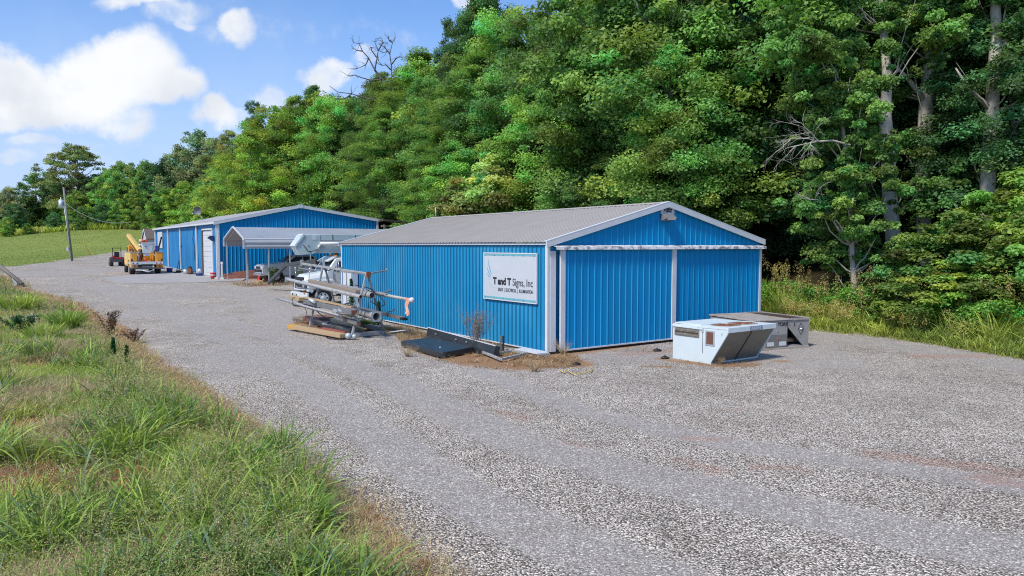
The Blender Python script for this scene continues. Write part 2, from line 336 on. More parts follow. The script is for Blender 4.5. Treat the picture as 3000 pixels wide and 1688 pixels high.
# ================================================================ GROUND
def ground_material():
    m = bpy.data.materials.new('site_ground'); m.use_nodes = True; n = NT(m.node_tree); b = m.node_tree.nodes['Principled BSDF']
    p = n.pos(); X, Y, Z = n.sep(p)[0:3]; q = n.comb(X, Y, 0.0)
    nb = n.noise(q, 0.35, 4, 0.6); nm = n.noise(q, 1.7, 5, 0.62); nf = n.noise(q, 9, 4, 0.65)
    jit = n.vm('ADD', q, n.vm('SCALE', n.noise(q, 18, 2, out=1), None)); jit.node.inputs[0]
    # loose stones: three sizes of cells
    v1 = n.vor(q, 23); v2 = n.vor(q, 40); v3 = n.vor(q, 85)
    def cell(v):
        r, gg, bb = n.sep(v.outputs['Color'])[0:3]
        c = n.ramp(r, [(0.0, (0.10, 0.097, 0.095)), (0.22, (0.23, 0.22, 0.215)), (0.5, (0.42, 0.405, 0.40)), (0.78, (0.58, 0.57, 0.565)), (1.0, (0.76, 0.75, 0.74))])
        return c, v.outputs['Distance']
    c1, d1 = cell(v1); c2, d2 = cell(v2); c3, d3 = cell(v3)
    g1 = n.smooth(d1, 0.62, 0.32); g2 = n.smooth(d2, 0.70, 0.35)
    s1 = n.mix(g1, (0.03, 0.028, 0.027), c1); s2 = n.mix(g2, (0.09, 0.085, 0.083), c2)
    big = n.smooth(n.noise(q, 14, 2), 0.47, 0.55)
    loose = n.mix(n.m('MULTIPLY', big, 0.6), s2, s1)
    tone = n.ramp(n.m('ADD', n.m('MULTIPLY', nb, 0.5), n.m('MULTIPLY', nm, 0.5)), [(0.3, (0.74, 0.715, 0.70)), (0.48, (1.0, 0.985, 0.97)), (0.64, (1.26, 1.25, 1.24))])
    loose = n.mix(1.0, loose, tone, 'MULTIPLY')
    loose = n.mix(1.0, loose, (1.22, 1.15, 1.055), 'MULTIPLY')
    # compacted wheel tracks: fines with few stones
    fines = n.mix(nf, (0.15, 0.135, 0.125), (0.27, 0.245, 0.228))
    packed = n.mix(n.m('MULTIPLY', n.smooth(n.sep(v3.outputs['Color'])[1], 0.45, 0.75), 0.75), fines, c3)
    packed = n.mix(n.m('MULTIPLY', n.smooth(n.sep(v2.outputs['Color'])[1], 0.80, 0.86), 0.8), packed, c2)
    tr = n.smooth(n.m('ADD', n.attr('track'), n.m('MULTIPLY', n.m('SUBTRACT', n.m('ADD', n.m('MULTIPLY', nm, 0.5), n.m('MULTIPLY', nf, 0.5)), 0.5), 1.5)), 0.25, 0.85)
    base = n.mix(n.m('MULTIPLY', tr, 0.78), loose, packed)
    base = n.mix(1.0, base, (1.06, 1.02, 0.965), 'MULTIPLY')
    # red clay showing through
    rd = n.smooth(n.m('ADD', n.attr('red'), n.m('MULTIPLY', n.m('SUBTRACT', n.m('ADD', n.m('MULTIPLY', nm, 0.5), n.m('MULTIPLY', nf, 0.5)), 0.5), 3.4)), 0.35, 1.0)
    clay = n.mix(nf, (0.30, 0.13, 0.085), (0.42, 0.20, 0.13)); base = n.mix(n.m('MULTIPLY', rd, 0.34), base, clay)
    few = n.m('MULTIPLY', n.smooth(n.noise(q, 0.9, 6, 0.7), 0.58, 0.70), 0.36); base = n.mix(few, base, (0.26, 0.19, 0.15))
    # dry straw litter
    dry = n.smooth(n.m('ADD', n.attr('dry'), n.m('MULTIPLY', n.m('SUBTRACT', n.m('ADD', n.m('MULTIPLY', nm, 0.5), n.m('MULTIPLY', nf, 0.5)), 0.5), 2.2)), 0.30, 0.80)
    st = n.noise(n.vm('MULTIPLY', q, (1.0, 2.2, 1)), 34, 4, 0.7)
    straw = n.ramp(st, [(0.25, (0.08, 0.04, 0.022)), (0.45, (0.27, 0.14, 0.065)), (0.6, (0.42, 0.24, 0.11)), (0.8, (0.58, 0.39, 0.20))])
    base = n.mix(n.m('MULTIPLY', dry, 0.9), base, straw)
    # grass floor
    gr = n.smooth(n.m('ADD', n.attr('grass'), n.m('MULTIPLY', n.m('SUBTRACT', n.m('ADD', n.m('MULTIPLY', nm, 0.5), n.m('MULTIPLY', nf, 0.5)), 0.5), 1.2)), 0.35, 0.65)
    gfl = n.ramp(n.noise(q, 22, 5, 0.7), [(0.25, (0.05, 0.048, 0.022)), (0.45, (0.11, 0.13, 0.04)), (0.62, (0.18, 0.17, 0.07)), (0.8, (0.30, 0.24, 0.13))])
    gfl = n.mix(n.m('MULTIPLY', n.attr('clay'), n.smooth(nf, 0.35, 0.5)), gfl, n.mix(nf, (0.22, 0.07, 0.035), (0.42, 0.15, 0.075)))
    mead = n.mix(n.noise(q, 0.6, 6, 0.7), (0.17, 0.24, 0.045), (0.33, 0.36, 0.10)); mead = n.mix(n.m('MULTIPLY', n.noise(q, 3, 5, 0.7), 0.4), mead, (0.10, 0.12, 0.03))
    gfl = n.mix(n.attr('meadow'), gfl, mead)
    litter = n.ramp(n.noise(q, 5, 6, 0.7), [(0.3, (0.03, 0.022, 0.012)), (0.5, (0.06, 0.05, 0.022)), (0.75, (0.10, 0.08, 0.04))])
    gfl = n.mix(n.attr('wood'), gfl, litter)
    base = n.mix(gr, base, gfl)
    n.l.new(base, b.inputs['Base Color']); b.inputs['Roughness'].default_value = 0.92; b.inputs['Specular IOR Level'].default_value = 0.2
    h = n.m('ADD', n.m('MULTIPLY', n.m('MULTIPLY', g1, n.m('ADD', 0.4, n.sep(v1.outputs['Color'])[2])), 0.7), n.m('MULTIPLY', g2, 0.4))
    h = n.m('MULTIPLY', h, n.m('SUBTRACT', 1.0, n.m('MULTIPLY', tr, 0.75)))
    h = n.m('ADD', h, n.m('MULTIPLY', nm, 1.2))
    n.l.new(n.bump(h, 0.85, 0.022), b.inputs['Normal']); return m
GROUND = ground_material()
def axis(lo, d0, d1, step, hi, gr=1.09):
    a = list(np.arange(d0, d1+1e-6, step)); s = step; x = a[-1]
    while x < hi: s = min(s*gr, 14); x += s; a.append(x)
    s = step; x = a[0]; l = []
    while x > lo: s = min(s*gr, 14); x -= s; l.append(x)
    return np.array(l[::-1]+a)
xs = axis(-260, -18, 18, 0.24, 260, 1.055); ys = axis(-60, 2, 34, 0.24, 620, 1.045)
GX, GY = np.meshgrid(xs, ys); fx = GX.ravel(); fy = GY.ravel(); fz = gz(fx, fy); fu, fv = uvof(fx, fy)
TR = [([(9.5, 6.5), (5.2, 8.3), (1.9, 10.8), (0.0, 12.8), (-3.0, 18.0), (-7.6, 25.5), (-13.5, 33), (-20, 40.5), (-30, 52)], 0.75),
      ([(3.2, 5.0), (1.4, 7.4), (-0.3, 9.4), (-1.5, 11.2), (-4.6, 17.2), (-9.4, 25.0), (-15.5, 33.5), (-24, 44), (-38, 60)], 0.7),
      ([(14, 7), (8.5, 9.6), (3.8, 12.5), (1.5, 15), (-1.0, 20)], 0.5),
      ([wp(11.9, 22), wp(11.9, 2), wp(11.7, -4), wp(10.5, -8.5), wp(8.8, -13)], 1.15),
      ([(-9, 30), (-14, 41), (-19, 50)], 1.6), ([(-42, 62), (-36, 66), (-30, 72)], 3)]
track = np.zeros_like(fx)
for pts, wd in TR:
    d = poly_dist(fx, fy, pts); track = np.maximum(track, 1-smst(d, wd*0.35, wd*1.25))
track *= 0.7+0.85*fbm(fx*.8, fy*.8, 31)
track = np.maximum(track, 0.75*smst(fbm(fx*.22+3, fy*.22, 41, 3), .52, .66)*smst(fy, 14, 22))
red = np.zeros_like(fx)
for pts, wd in [([(6.1, 11.9), (7.4, 11.2), (8.2, 10.6)], .38), ([(7.1, 10.6), (7.9, 10.2)], .4), ([(2.75, 11.5), (3.2, 11.0)], .25), ([(3.9, 11.2), (4.6, 11.0)], .25),
                ([(3.2, 12.9), (3.7, 12.8)], .25), ([(4.6, 15.2), (4.9, 15.1)], .2), ([(0.9, 12.6), (1.3, 12.4)], .2), ([(-0.2, 15), (0.3, 14.4)], .3),
                ([wp(2.1, -1.3), wp(3.8, -1.6)], .5), ([wp(3.0, -4.6), wp(4.3, -4.7)], .35), ([wp(9.5, -7), wp(11, -8)], .6)]:
    red = np.maximum(red, 1-smst(poly_dist(fx, fy, pts), wd*.3, wd*1.3))
red = np.maximum(red, (1-smst(poly_dist(fx, fy, [wp(.3, 36.6), wp(2.6, 38.4), wp(6.4, 38.8)]), .6, 2.3)))
DRY = [wp(-0.3, 12), wp(-3.0, 9.6), wp(-1.8, 7.4), wp(-2.6, 5.2), wp(-3.3, 3.2), wp(-3.55, 0.6), wp(-3.2, -0.9), wp(-2.1, -2.3), wp(-0.8, -2.35), wp(0.35, -1.6), wp(0.7, -0.7), wp(3.6, -0.5), wp(5.6, 0.2), wp(6.0, 1), wp(0, 1)]
dd = poly_dist(fx, fy, DRY+[DRY[0]]); dry = np.where(inside(fx, fy, DRY), smst(dd, -.3, .7), 1-smst(dd, -.3, .35))
for pts, wd in [([wp(2.4, -2.6), wp(2.6, -4.2), wp(3.6, -5.0)], .35), ([wp(5.5, -2.2), wp(9, -2.0)], .5), ([wp(1.0, -3.3), wp(1.5, -3.8)], .22), ([wp(4.9, -5.0), wp(5.2, -5.2)], .2),
                ([wp(-3.4, 11.5), wp(-3.0, 13.8), wp(-1.0, 15.2)], 1.0), ([wp(-.3, 33.2), wp(5, 33.4)], .7), ([wp(-1.4, -1.4), wp(-0.4, -1.9)], .8)]:
    dry = np.maximum(dry, (1-smst(poly_dist(fx, fy, pts), wd*.3, wd*1.4))*.8)
sn = signed_near(fx, fy)
dry = np.maximum(dry, smst(sn, -0.25-.65*smst(fy, 9, 16), 0.0)*smst(sn, 1.6, .8)*(0.45+0.8*fbm(fx*.5, fy*.5, 77)))
dyard = poly_dist(fx, fy, YARD+[YARD[0]]); iny = inside(fx, fy, YARD); sd_ = np.where(iny, -dyard, dyard)
grass = smst(sd_-.35+(fbm(fx*.9, fy*.9, 51)-.5)*1.3, -0.35, 0.55)
meadow = smst(fy, 62, 74)*(1-smst(fu, 11, 13)); meadow = np.where((fx < -20) & (fy > 60), np.maximum(meadow, smst(fy, 62, 74)), meadow)
wood = smst(fu+0.0*fv, 13.6, 15.5)*(1-0)
clay = np.zeros_like(fx)
for (cx, cy, r) in [(-6.7, 9.3, 1.1), (-7.5, 8.8, 1.1), (-5.9, 10.1, .8), (-5.3, 9.2, .35), (-8.9, 13, .55), (-4.2, 7.5, .4), (-13.2, 20, .7), (-7.0, 10.2, .6)]:
    clay = np.maximum(clay, 1-smst(np.hypot((fx-cx)*.7, (fy-cy)*.7), r*.5, r*1.5))
# ---- split the one grid into the yard, the bank, the meadow and the hillside
ny_, nx_ = GX.shape
I = (np.arange(ny_-1)[:, None]*nx_+np.arange(nx_-1)[None, :]).ravel(); F = np.stack([I, I+1, I+1+nx_, I+nx_], 1)
cxm = (fx[F[:, 0]]+fx[F[:, 2]])/2; cym = (fy[F[:, 0]]+fy[F[:, 2]])/2; cu_, cv_ = uvof(cxm, cym)
cls = np.where(inside(cxm, cym, YARD), 0, np.where(signed_near(cxm, cym) > 0, 1, np.where(cu_ > 12.5, 3, 2)))
def np_mesh(name, V, F, m, smooth=True, attrs=None, fattrs=None, colors=None, fcolors=None):
    me = bpy.data.meshes.new(name); k = F.shape[1]
    me.vertices.add(len(V)); me.vertices.foreach_set('co', np.ascontiguousarray(V, np.float32).ravel())
    me.loops.add(F.size); me.loops.foreach_set('vertex_index', np.ascontiguousarray(F, np.int32).ravel())
    me.polygons.add(len(F)); me.polygons.foreach_set('loop_start', np.arange(0, F.size, k, dtype=np.int32))
    if smooth: me.polygons.foreach_set('use_smooth', np.ones(len(F), bool))
    for dom, dct in (('POINT', attrs or {}), ('FACE', fattrs or {})):
        for a, val in dct.items(): me.attributes.new(a, 'FLOAT', dom).data.foreach_set('value', np.ascontiguousarray(val, np.float32))
    for dom, c in (('POINT', colors), ('FACE', fcolors)):
        if c is not None:
            c4 = np.concatenate([c, np.ones((len(c), 1))], 1).astype(np.float32); me.attributes.new('col', 'FLOAT_COLOR', dom).data.foreach_set('color', c4.ravel())
    me.update(calc_edges=True); me.validate(clean_customdata=False); me.materials.append(m); return me
def np_obj(name, *a, parent=None, **k):
    o = bpy.data.objects.new(name, np_mesh(name, *a, **k)); COL.objects.link(o)
    if parent: o.parent = parent
    return o
for ci, nm in enumerate(['gravel_yard', 'grass_bank', 'meadow', 'wooded_hillside']):
    f = F[cls == ci]; used, inv = np.unique(f, return_inverse=True); f2 = inv.reshape(f.shape)
    o = np_obj(nm, np.stack([fx, fy, fz], 1)[used], f2, GROUND, attrs={k: a[used] for k, a in dict(track=track, red=red, dry=dry, grass=grass, meadow=meadow, wood=wood, clay=clay).items()})
    tag(o, kind='structure')
# concrete apron in front of the garage door
ap = MB(); A = [(-32.3, 56.6), (-28.0, 51.4), (-22.9, 52.2), (-20.2, 53.8), (-20.8, 56.6), (-23.2, 56.9), (-27.5, 62.8), (-31.5, 60.5)]
na = len(A); ap.add([(x, y, gzs(x, y)+.06) for x, y in A]+[(x, y, gzs(x, y)-.15) for x, y in A], [tuple(range(na))]+[(i, (i+1) % na, na+(i+1) % na, na+i) for i in range(na)])
tag(ap.build('concrete_apron', CONC), kind='structure')

# ================================================================ RIBBED SHEET
def ribbed(mb, L, P, N, pitch=0.23, h=0.019, wb=0.055, wt=0.022, a0=0.0, breaks=(), phase=None):
    """steel sheet: P(a, t) gives the bottom (t=0) / top (t=1) edge point at distance a; N = outward normal"""
    st = []; a = a0+(pitch/2 if phase is None else phase)
    while a+wb/2 < L-0.01:
        if a-wb/2 > a0+0.01: st += [(a-wb/2, 0), (a-wt/2, h), (a+wt/2, h), (a+wb/2, 0)]
        a += pitch
    st += [(b, None) for b in breaks]; st = [(a0, 0)]+sorted(st)+[(L, 0)]
    for i, (aa, hh) in enumerate(st):
        if hh is None:
            p = st[i-1]; q = st[i+1]; f = (aa-p[0])/max(1e-6, q[0]-p[0]); st[i] = (aa, p[1]+(q[1]-p[1])*f if q[1] is not None else p[1])
    vs = []
    for aa, hh in st: vs += [Vector(P(aa, 0))+N*hh, Vector(P(aa, 1))+N*hh]
    return mb.add(vs, [(2*i, 2*i+2, 2*i+3, 2*i+1) for i in range(len(st)-1)])
X_, Y_, Z_ = Vector((1, 0, 0)), Vector((0, 1, 0)), Vector((0, 0, 1))

# ================================================================ NEAR WORKSHOP (u width 10.93, v length 17.2)
WD, LN, EH, RH, RU = 10.93, 17.2, 3.60, 5.0, 5.42
b1 = thing('metal_workshop', 'blue ribbed metal workshop with grey roof and two sliding doors, nearest the camera', 'building', C0, RZ)
def gt(u, e=0.0): return (EH+(RH-EH)*(u/RU) if u < RU else RH+(EH+.08-RH)*((u-RU)/(WD-RU)))+e
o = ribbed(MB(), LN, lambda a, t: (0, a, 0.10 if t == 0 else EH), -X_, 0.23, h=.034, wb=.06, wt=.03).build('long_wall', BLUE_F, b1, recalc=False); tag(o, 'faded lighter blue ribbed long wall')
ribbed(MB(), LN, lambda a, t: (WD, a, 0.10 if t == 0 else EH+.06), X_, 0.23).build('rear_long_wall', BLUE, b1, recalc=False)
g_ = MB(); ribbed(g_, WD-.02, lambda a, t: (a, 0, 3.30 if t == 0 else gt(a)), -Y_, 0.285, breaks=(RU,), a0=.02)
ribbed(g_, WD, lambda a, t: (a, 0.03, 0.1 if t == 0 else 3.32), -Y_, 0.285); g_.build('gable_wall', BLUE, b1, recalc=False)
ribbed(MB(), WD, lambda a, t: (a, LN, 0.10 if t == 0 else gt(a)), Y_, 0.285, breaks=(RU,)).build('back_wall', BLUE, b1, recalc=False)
rf = MB(); OH = 0.10
sl = (RH-EH)/RU
e0 = Vector((-OH-.03, -OH, EH-(OH+.03)*sl+.05)); r0 = Vector((RU, -OH, RH+.05)); n0 = Vector((-sl, 0, 1)).normalized()
ribbed(rf, LN+OH*2, lambda a, t: tuple((e0 if t == 0 else r0)+Y_*a), n0, 0.23, h=.022)
e1 = Vector((WD+OH, -OH, EH+.08-.02+.05)); n1 = Vector((.25, 0, 1)).normalized()
ribbed(rf, LN+OH*2, lambda a, t: tuple((r0 if t == 0 else e1)+Y_*a), n1, 0.23, h=.022)
rc = MB(); 
for k in range(1): rc.prism([(RU-.20, RH+.05-.20*sl+.028), (RU, RH+.088), (RU+.20, RH+.05-.20*.25+.028), (RU+.20, RH+.05-.20*.25+.022), (RU, RH+.08), (RU-.20, RH+.05-.20*sl+.022)], 'y', -OH-.02, LN+OH+.02)
sc = rf   # rows of roof screws
for row in (0.12, 0.36, 0.60, 0.84):
    a = 0.2
    while a < LN: p = e0.lerp(r0, row)+Y_*(a+.03)+n0*.002; sc.box(p.x-.012, p.x+.012, p.y-.012, p.y+.012, p.z, p.z+.012); a += 0.46
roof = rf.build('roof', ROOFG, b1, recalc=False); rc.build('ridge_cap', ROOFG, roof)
def rake(a, b, dz=.20):
    m = MB(); a = Vector(a); b = Vector(b); t = .045
    m.add([a, b, b-Z_*dz, a-Z_*dz, a+Y_*t, b+Y_*t, b-Z_*dz+Y_*t, a-Z_*dz+Y_*t], [(0, 1, 2, 3), (7, 6, 5, 4), (0, 4, 5, 1), (3, 2, 6, 7), (0, 3, 7, 4), (1, 5, 6, 2)])
    m.add([a+Z_*.02-Y_*.004, b+Z_*.02-Y_*.004, b+Z_*.02+Y_*.14, a+Z_*.02+Y_*.14, a-Z_*.01-Y_*.004, b-Z_*.01-Y_*.004, b-Z_*.01+Y_*.14, a-Z_*.01+Y_*.14], [(0, 1, 2, 3), (4, 7, 6, 5), (0, 4, 5, 1), (2, 6, 7, 3), (0, 3, 7, 4), (1, 5, 6, 2)])
    return m
rake((-.15, -.135, EH+.035), (RU, -.135, RH+.075)).build('rake_trim', WHITE, b1, .004); rake((RU, -.136, RH+.075), (WD+.13, -.136, EH+.09+.04)).build('rake_trim', WHITE, b1, .004)
rake((-.15, LN+.09, EH+.035), (RU, LN+.09, RH+.075), .14).build('rake_trim', WHITE, b1); rake((RU, LN+.091, RH+.075), (WD+.13, LN+.091, EH+.12), .14).build('rake_trim', WHITE, b1)
MB().box(-.075, -.021, -.02, LN+.02, EH-.075, EH+.004).build('eave_trim', WHITE, b1, .005)
for (x0, x1, y0, y1, nm) in [(-.028, .075, -.035, -.02, 'c'), (-.042, -.028, -.034, .09, 'c'), (WD-.075, WD+.03, -.05, -.022, 'c'), (-.042, -.024, LN-.09, LN+.03, 'c')]:
    MB().box(x0, x1, y0, y1, .09, EH-.08).build('corner_trim', WHITE, b1, .003)
MB().box(-.045, -.01, .092, LN-.092, .075, .112).build('base_trim', WHITE, b1)
MB().box(.03, .13, .02, LN-.02, -.05, .09).build('skirt_board', WOODG, b1)
MB().box(.2, WD-.1, .12, .2, -.05, .09).build('skirt_board', WOODG, b1)
MB().box(.077, .30, -.045, -.024, .09, 3.33).build('corner_post_trim', WHITE, b1, .003); MB().box(.305, .325, -.035, -.022, .1, 3.3).build('trim_gap', BLACK, b1)
def sdoor(x0, x1, y, zb):
    m = MB(); ribbed(m, x1, lambda a, t: (a, y, zb+.03 if t == 0 else 3.36), -Y_, 0.285, a0=x0)
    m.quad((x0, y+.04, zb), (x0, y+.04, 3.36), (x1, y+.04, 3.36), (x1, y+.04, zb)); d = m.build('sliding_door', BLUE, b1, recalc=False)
    MB().box(x0-.01, x1+.01, y-.026, y+.03, zb-.01, zb+.04).build('bottom_rail', WHITE, d, .004); return d
d1 = sdoor(.60, 5.58, -.13, .10); MB().box(.40, .60, -.165, -.10, .09, 3.36).build('edge_trim', WHITE, d1, .004); MB().box(5.58, 5.80, -.168, -.10, .09, 3.38).build('edge_trim', WHITE, d1, .004)
d2 = sdoor(5.83, 10.75, -.075, .08); MB().box(10.75, 10.86, -.10, -.05, .08, 3.36).build('edge_trim', WHITE, d2, .004)
tk = MB(); tk.prism([(-.03, 3.52), (-.24, 3.47), (-.262, 3.37), (-.25, 3.37), (-.23, 3.455), (-.03, 3.50)], 'x', .16, WD+.04); tk.build('door_track_cover', STAINW, b1)
MB().box(.5, WD-.05, -.20, -.15, 3.385, 3.43).build('door_track', DGREY, b1)
vp = MB(); vp.tube([(RU-.05, LN-.25, RH), (RU-.05, LN-.25, RH+.62)], .022, 8); vp.build('vent_pipe', GALV, b1)
# sign board on the long wall
sg = thing('wall_sign', 'white company sign with teal border and feather wing emblem on the faded blue long wall', 'sign', W(-.075, 2.07, 2.43), RZ)
# local: y runs along the wall away from the corner, text reads towards -y
sl_, sh_ = 1.59, .83
MB().box(0, .045, -sl_, sl_, -sh_, sh_).build('sign_board', SIGNW, sg, .006)
MB().box(-.012, -.002, -sl_, sl_, sh_-.035, sh_).box(-.012, -.002, -sl_, sl_, -sh_, -sh_+.035).box(-.012, -.002, -sl_, -sl_+.035, -sh_+.036, sh_-.036).box(-.012, -.002, sl_-.035, sl_, -sh_+.036, sh_-.036).build('sign_frame', WHITE, sg)
for (z0, z1) in ((sh_-.105, sh_-.04), (-sh_+.04, -sh_+.115)): MB().box(-.006, -.001, -sl_+.04, sl_-.04, z0, z1).build('teal_band', TEAL, sg)
for y0 in (-sl_+.04, sl_-.075): MB().box(-.0065, -.001, y0, y0+.035, -sh_+.12, sh_-.11).build('teal_band', TEALL, sg)
def sy(v): return v-2.07
T = lambda nm, b, v, z, sz, mt, **k: text(nm, b, sz, mt, sg, (-.008, sy(v), z-2.43), (0, -1, 0), (0, 0, 1), **k)
T('lettering', 'T and T', 3.02, 2.16, .33, INK, bold=.013, width=1.10, ext=.003)
T('lettering', 'Signs, Inc', 1.84, 2.15, .35, INKG, width=1.14, ext=.003, bold=.001)
T('lettering', 'SIGNS  |  ELECTRICAL  |  ILLUMINATION', 2.72, 1.925, .165, INKG, width=2.04, ext=.003, bold=.0005)
def feather(base, tip, wd, mt, bend=.12):
    b = Vector((base[0], base[1])); t = Vector((tip[0], tip[1])); d = t-b; nn = Vector((-d.y, d.x)).normalized(); L = d.length; pts = []; vs = []
    N_ = 9
    for k in range(N_+1):
        s_ = k/N_; c = b+d*s_+nn*(bend*L*4*s_*(1-s_)); ww = wd*math.sin(math.pi*min(1, (s_*.85+.08)))**.8*(1-s_*.55); vs += [(c+nn*ww), (c-nn*ww)]
    m = MB(); m.add([(-.006, sy(v.x), v.y-2.43) for v in vs]+[(-.001, sy(v.x), v.y-2.43) for v in vs], [(2*k, 2*k+1, 2*k+3, 2*k+2) for k in range(N_)]); return m.build('wing_feather', mt, sg)
for base, tip, wd, mt in [((3.12, 2.50), (3.33, 3.01), .036, TEALD), ((3.17, 2.44), (3.41, 2.74), .034, TEALD), ((3.20, 2.39), (3.43, 2.53), .030, TEALD), ((3.23, 2.33), (3.39, 2.36), .026, TEALL),
                          ((3.22, 2.24), (3.33, 2.22), .022, TEALL), ((3.18, 2.17), (3.27, 2.12), .018, TEALL), ((3.12, 2.12), (3.19, 2.06), .014, TEALL), ((3.04, 2.08), (3.09, 2.01), .012, TEALL), ((2.97, 2.06), (3.0, 2.0), .008, TEALL)]:
    feather(base, tip, wd, mt, -.10)
for y in np.linspace(-1.45, 1.45, 6): MB().disc((-.012, y, sh_-.10), .014, 'x', 8, .012).build('screw', DGREY, sg); MB().disc((-.012, y, -sh_+.07), .012, 'x', 8, .012).build('screw', DGREY, sg)
# small lit-box style sign and floodlight under the ridge
bz = thing('gable_name_sign', 'small white name plate with script lettering under the gable peak', 'sign', W(5.40, -.03, 4.735), RZ)
MB().box(-.34, .34, -.05, 0, -.10, .16).build('plate', SIGNW, bz, .004)
text('lettering', 'Blitz', .24, INK, bz, (-.24, -.056, -.03), (1, 0, 0), (0, 0, 1), shear=.35, bold=.008)
fl = thing('floodlight', 'white wall-pack floodlight under the name plate on the gable', 'lamp', W(5.36, -.03, 4.51), RZ)
MB().prism([(0, .12), (-.12, .12), (-.28, -.02), (-.26, -.06), (0, -.12)], 'x', -.28, .28).build('housing', GREYM, fl, .008)
m = MB(); m.add([(-.22, -.135, .095), (.24, -.135, .095), (.24, -.275, -.02), (-.22, -.275, -.02)], [(0, 1, 2, 3)]); m.add([(-.20, -.285, -.015), (.22, -.285, -.015), (.22, -.245, -.09), (-.20, -.245, -.09)], [(0, 1, 2, 3)]); m.build('lens', LENSC, fl)
# ================================================================ FOLIAGE
def leaf_material(name, trans=0.42, rough=0.55, use_obj=True):
    m = bpy.data.materials.new(name); m.use_nodes = True; n = NT(m.node_tree); n.n.clear()
    c = n.attr('col', 'Color')
    if use_obj:
        oc = n.n.new('ShaderNodeObjectInfo').outputs['Color']; c = n.mix(1.0, c, oc, 'MULTIPLY')
    b = n.n.new('ShaderNodeBsdfPrincipled'); n.l.new(c, b.inputs['Base Color']); b.inputs['Roughness'].default_value = rough; b.inputs['Specular IOR Level'].default_value = 0.3
    t = n.n.new('ShaderNodeBsdfTranslucent'); n.l.new(n.mix(1.0, c, (1.25, 1.3, 0.7), 'MULTIPLY'), t.inputs[0])
    mx = n.n.new('ShaderNodeMixShader'); mx.inputs[0].default_value = trans; n.l.new(b.outputs[0], mx.inputs[1]); n.l.new(t.outputs[0], mx.inputs[2])
    o = n.n.new('ShaderNodeOutputMaterial'); n.l.new(mx.outputs[0], o.inputs[0]); return m
LEAF = leaf_material('leaf'); BLADE = leaf_material('grass_blade', 0.3, 0.6, False)
BARK = mat('bark', (0.20, 0.17, 0.145), 0.9, 0, 0.3, 5, bump=0.6, bscale=14, stain=(0.09, 0.085, 0.065), samt=0.6, sscale=2.5, stretch=(2, 2, .5))
BARKL = mat('pale_bark', (0.46, 0.41, 0.36), 0.9, 0, 0.25, 5, bump=0.6, bscale=14, stain=(0.24, 0.22, 0.18), samt=0.5, sscale=2.0, stretch=(2, 2, .6))
BARKD = mat('dead_wood', (0.22, 0.19, 0.17), 0.9, 0, 0.2, 5)
def unit(n):
    d = rng.normal(size=(n, 3)); return d/np.linalg.norm(d, axis=1)[:, None]
def leaf_quads(P, Nn, L, Wd, col):
    n = len(P); Nn = Nn/np.linalg.norm(Nn, axis=1)[:, None]; a = np.cross(Nn, unit(n)); a /= np.linalg.norm(a, axis=1)[:, None]+1e-9; b = np.cross(Nn, a)
    L = L*(0.7+0.6*rng.random(n)); Wd = Wd*(0.7+0.6*rng.random(n)); fold = Nn*(L*0.12)[:, None]
    V = np.stack([P-a*(L/2)[:, None], P+b*(Wd/2)[:, None]+fold-a*(L*.08)[:, None], P+a*(L/2)[:, None]-fold, P-b*(Wd/2)[:, None]+fold-a*(L*.08)[:, None]], 1).reshape(-1, 3)
    return V, np.arange(4*n).reshape(n, 4), col
def cluster_leaves(C, Rr, npc, L, Wd, flat=0.6, updir=0.8, hue=0.18, lum=0.22):
    k = len(C); cnt = np.maximum(8, (npc*(Rr/Rr.mean())**2).astype(int)); idx = np.repeat(np.arange(k), cnt); n = len(idx)
    d = unit(n); d[:, 2] = np.where(d[:, 2] < -0.25, -d[:, 2], d[:, 2]); r = rng.random(n)**0.55*1.08
    P = C[idx]+d*(r*Rr[idx])[:, None]*np.array([1, 1, flat])
    # secondary lumps so that a cluster is not a ball
    P += (0.22*Rr[idx])[:, None]*unit(k*7)[(idx*7+rng.integers(0, 7, n))]
    Nn = d*0.55+unit(n)*0.65+np.array([0, 0, updir])
    ct = 1+lum*rng.normal(size=k); ch = hue*rng.normal(size=k)
    base = np.clip((ct[idx]*(0.86+0.28*rng.random(n))), .35, 1.9)
    col = np.stack([base*(1+ch[idx]*1.0), base, base*(1-0.4*ch[idx])], 1).clip(0.1, 2.5)
    return leaf_quads(P, Nn, L, Wd, col)
def branch_pts(a, b, n=5, sag=0.12, jit=0.10):
    a = np.array(a, float); b = np.array(b, float); L = np.linalg.norm(b-a); out = []
    for i in range(n+1):
        t = i/n; p = a+(b-a)*t; p[2] += sag*L*math.sin(math.pi*t)*-0.4+ (L*0.10)*t*t
        if 0 < i < n: p += rng.normal(size=3)*jit*L*0.25
        out.append(tuple(p))
    return out
def crown_profile(t, kind):                       # t 0..1 from crown base to top -> relative radius
    if kind == 'round': return math.sin(math.pi*min(1, max(0, .12+.80*t)))**0.6
    if kind == 'cone': return (1-t)**0.75*0.95+.06
    if kind == 'spread': return (0.55+0.45*math.sin(math.pi*min(1, t*.9+.08)))*(1-max(0, t-.8)*3.2)
    return (1-(2*abs(t-.42))**2.4*.55)*(1 if t < .8 else 1-(t-.8)*2.6)
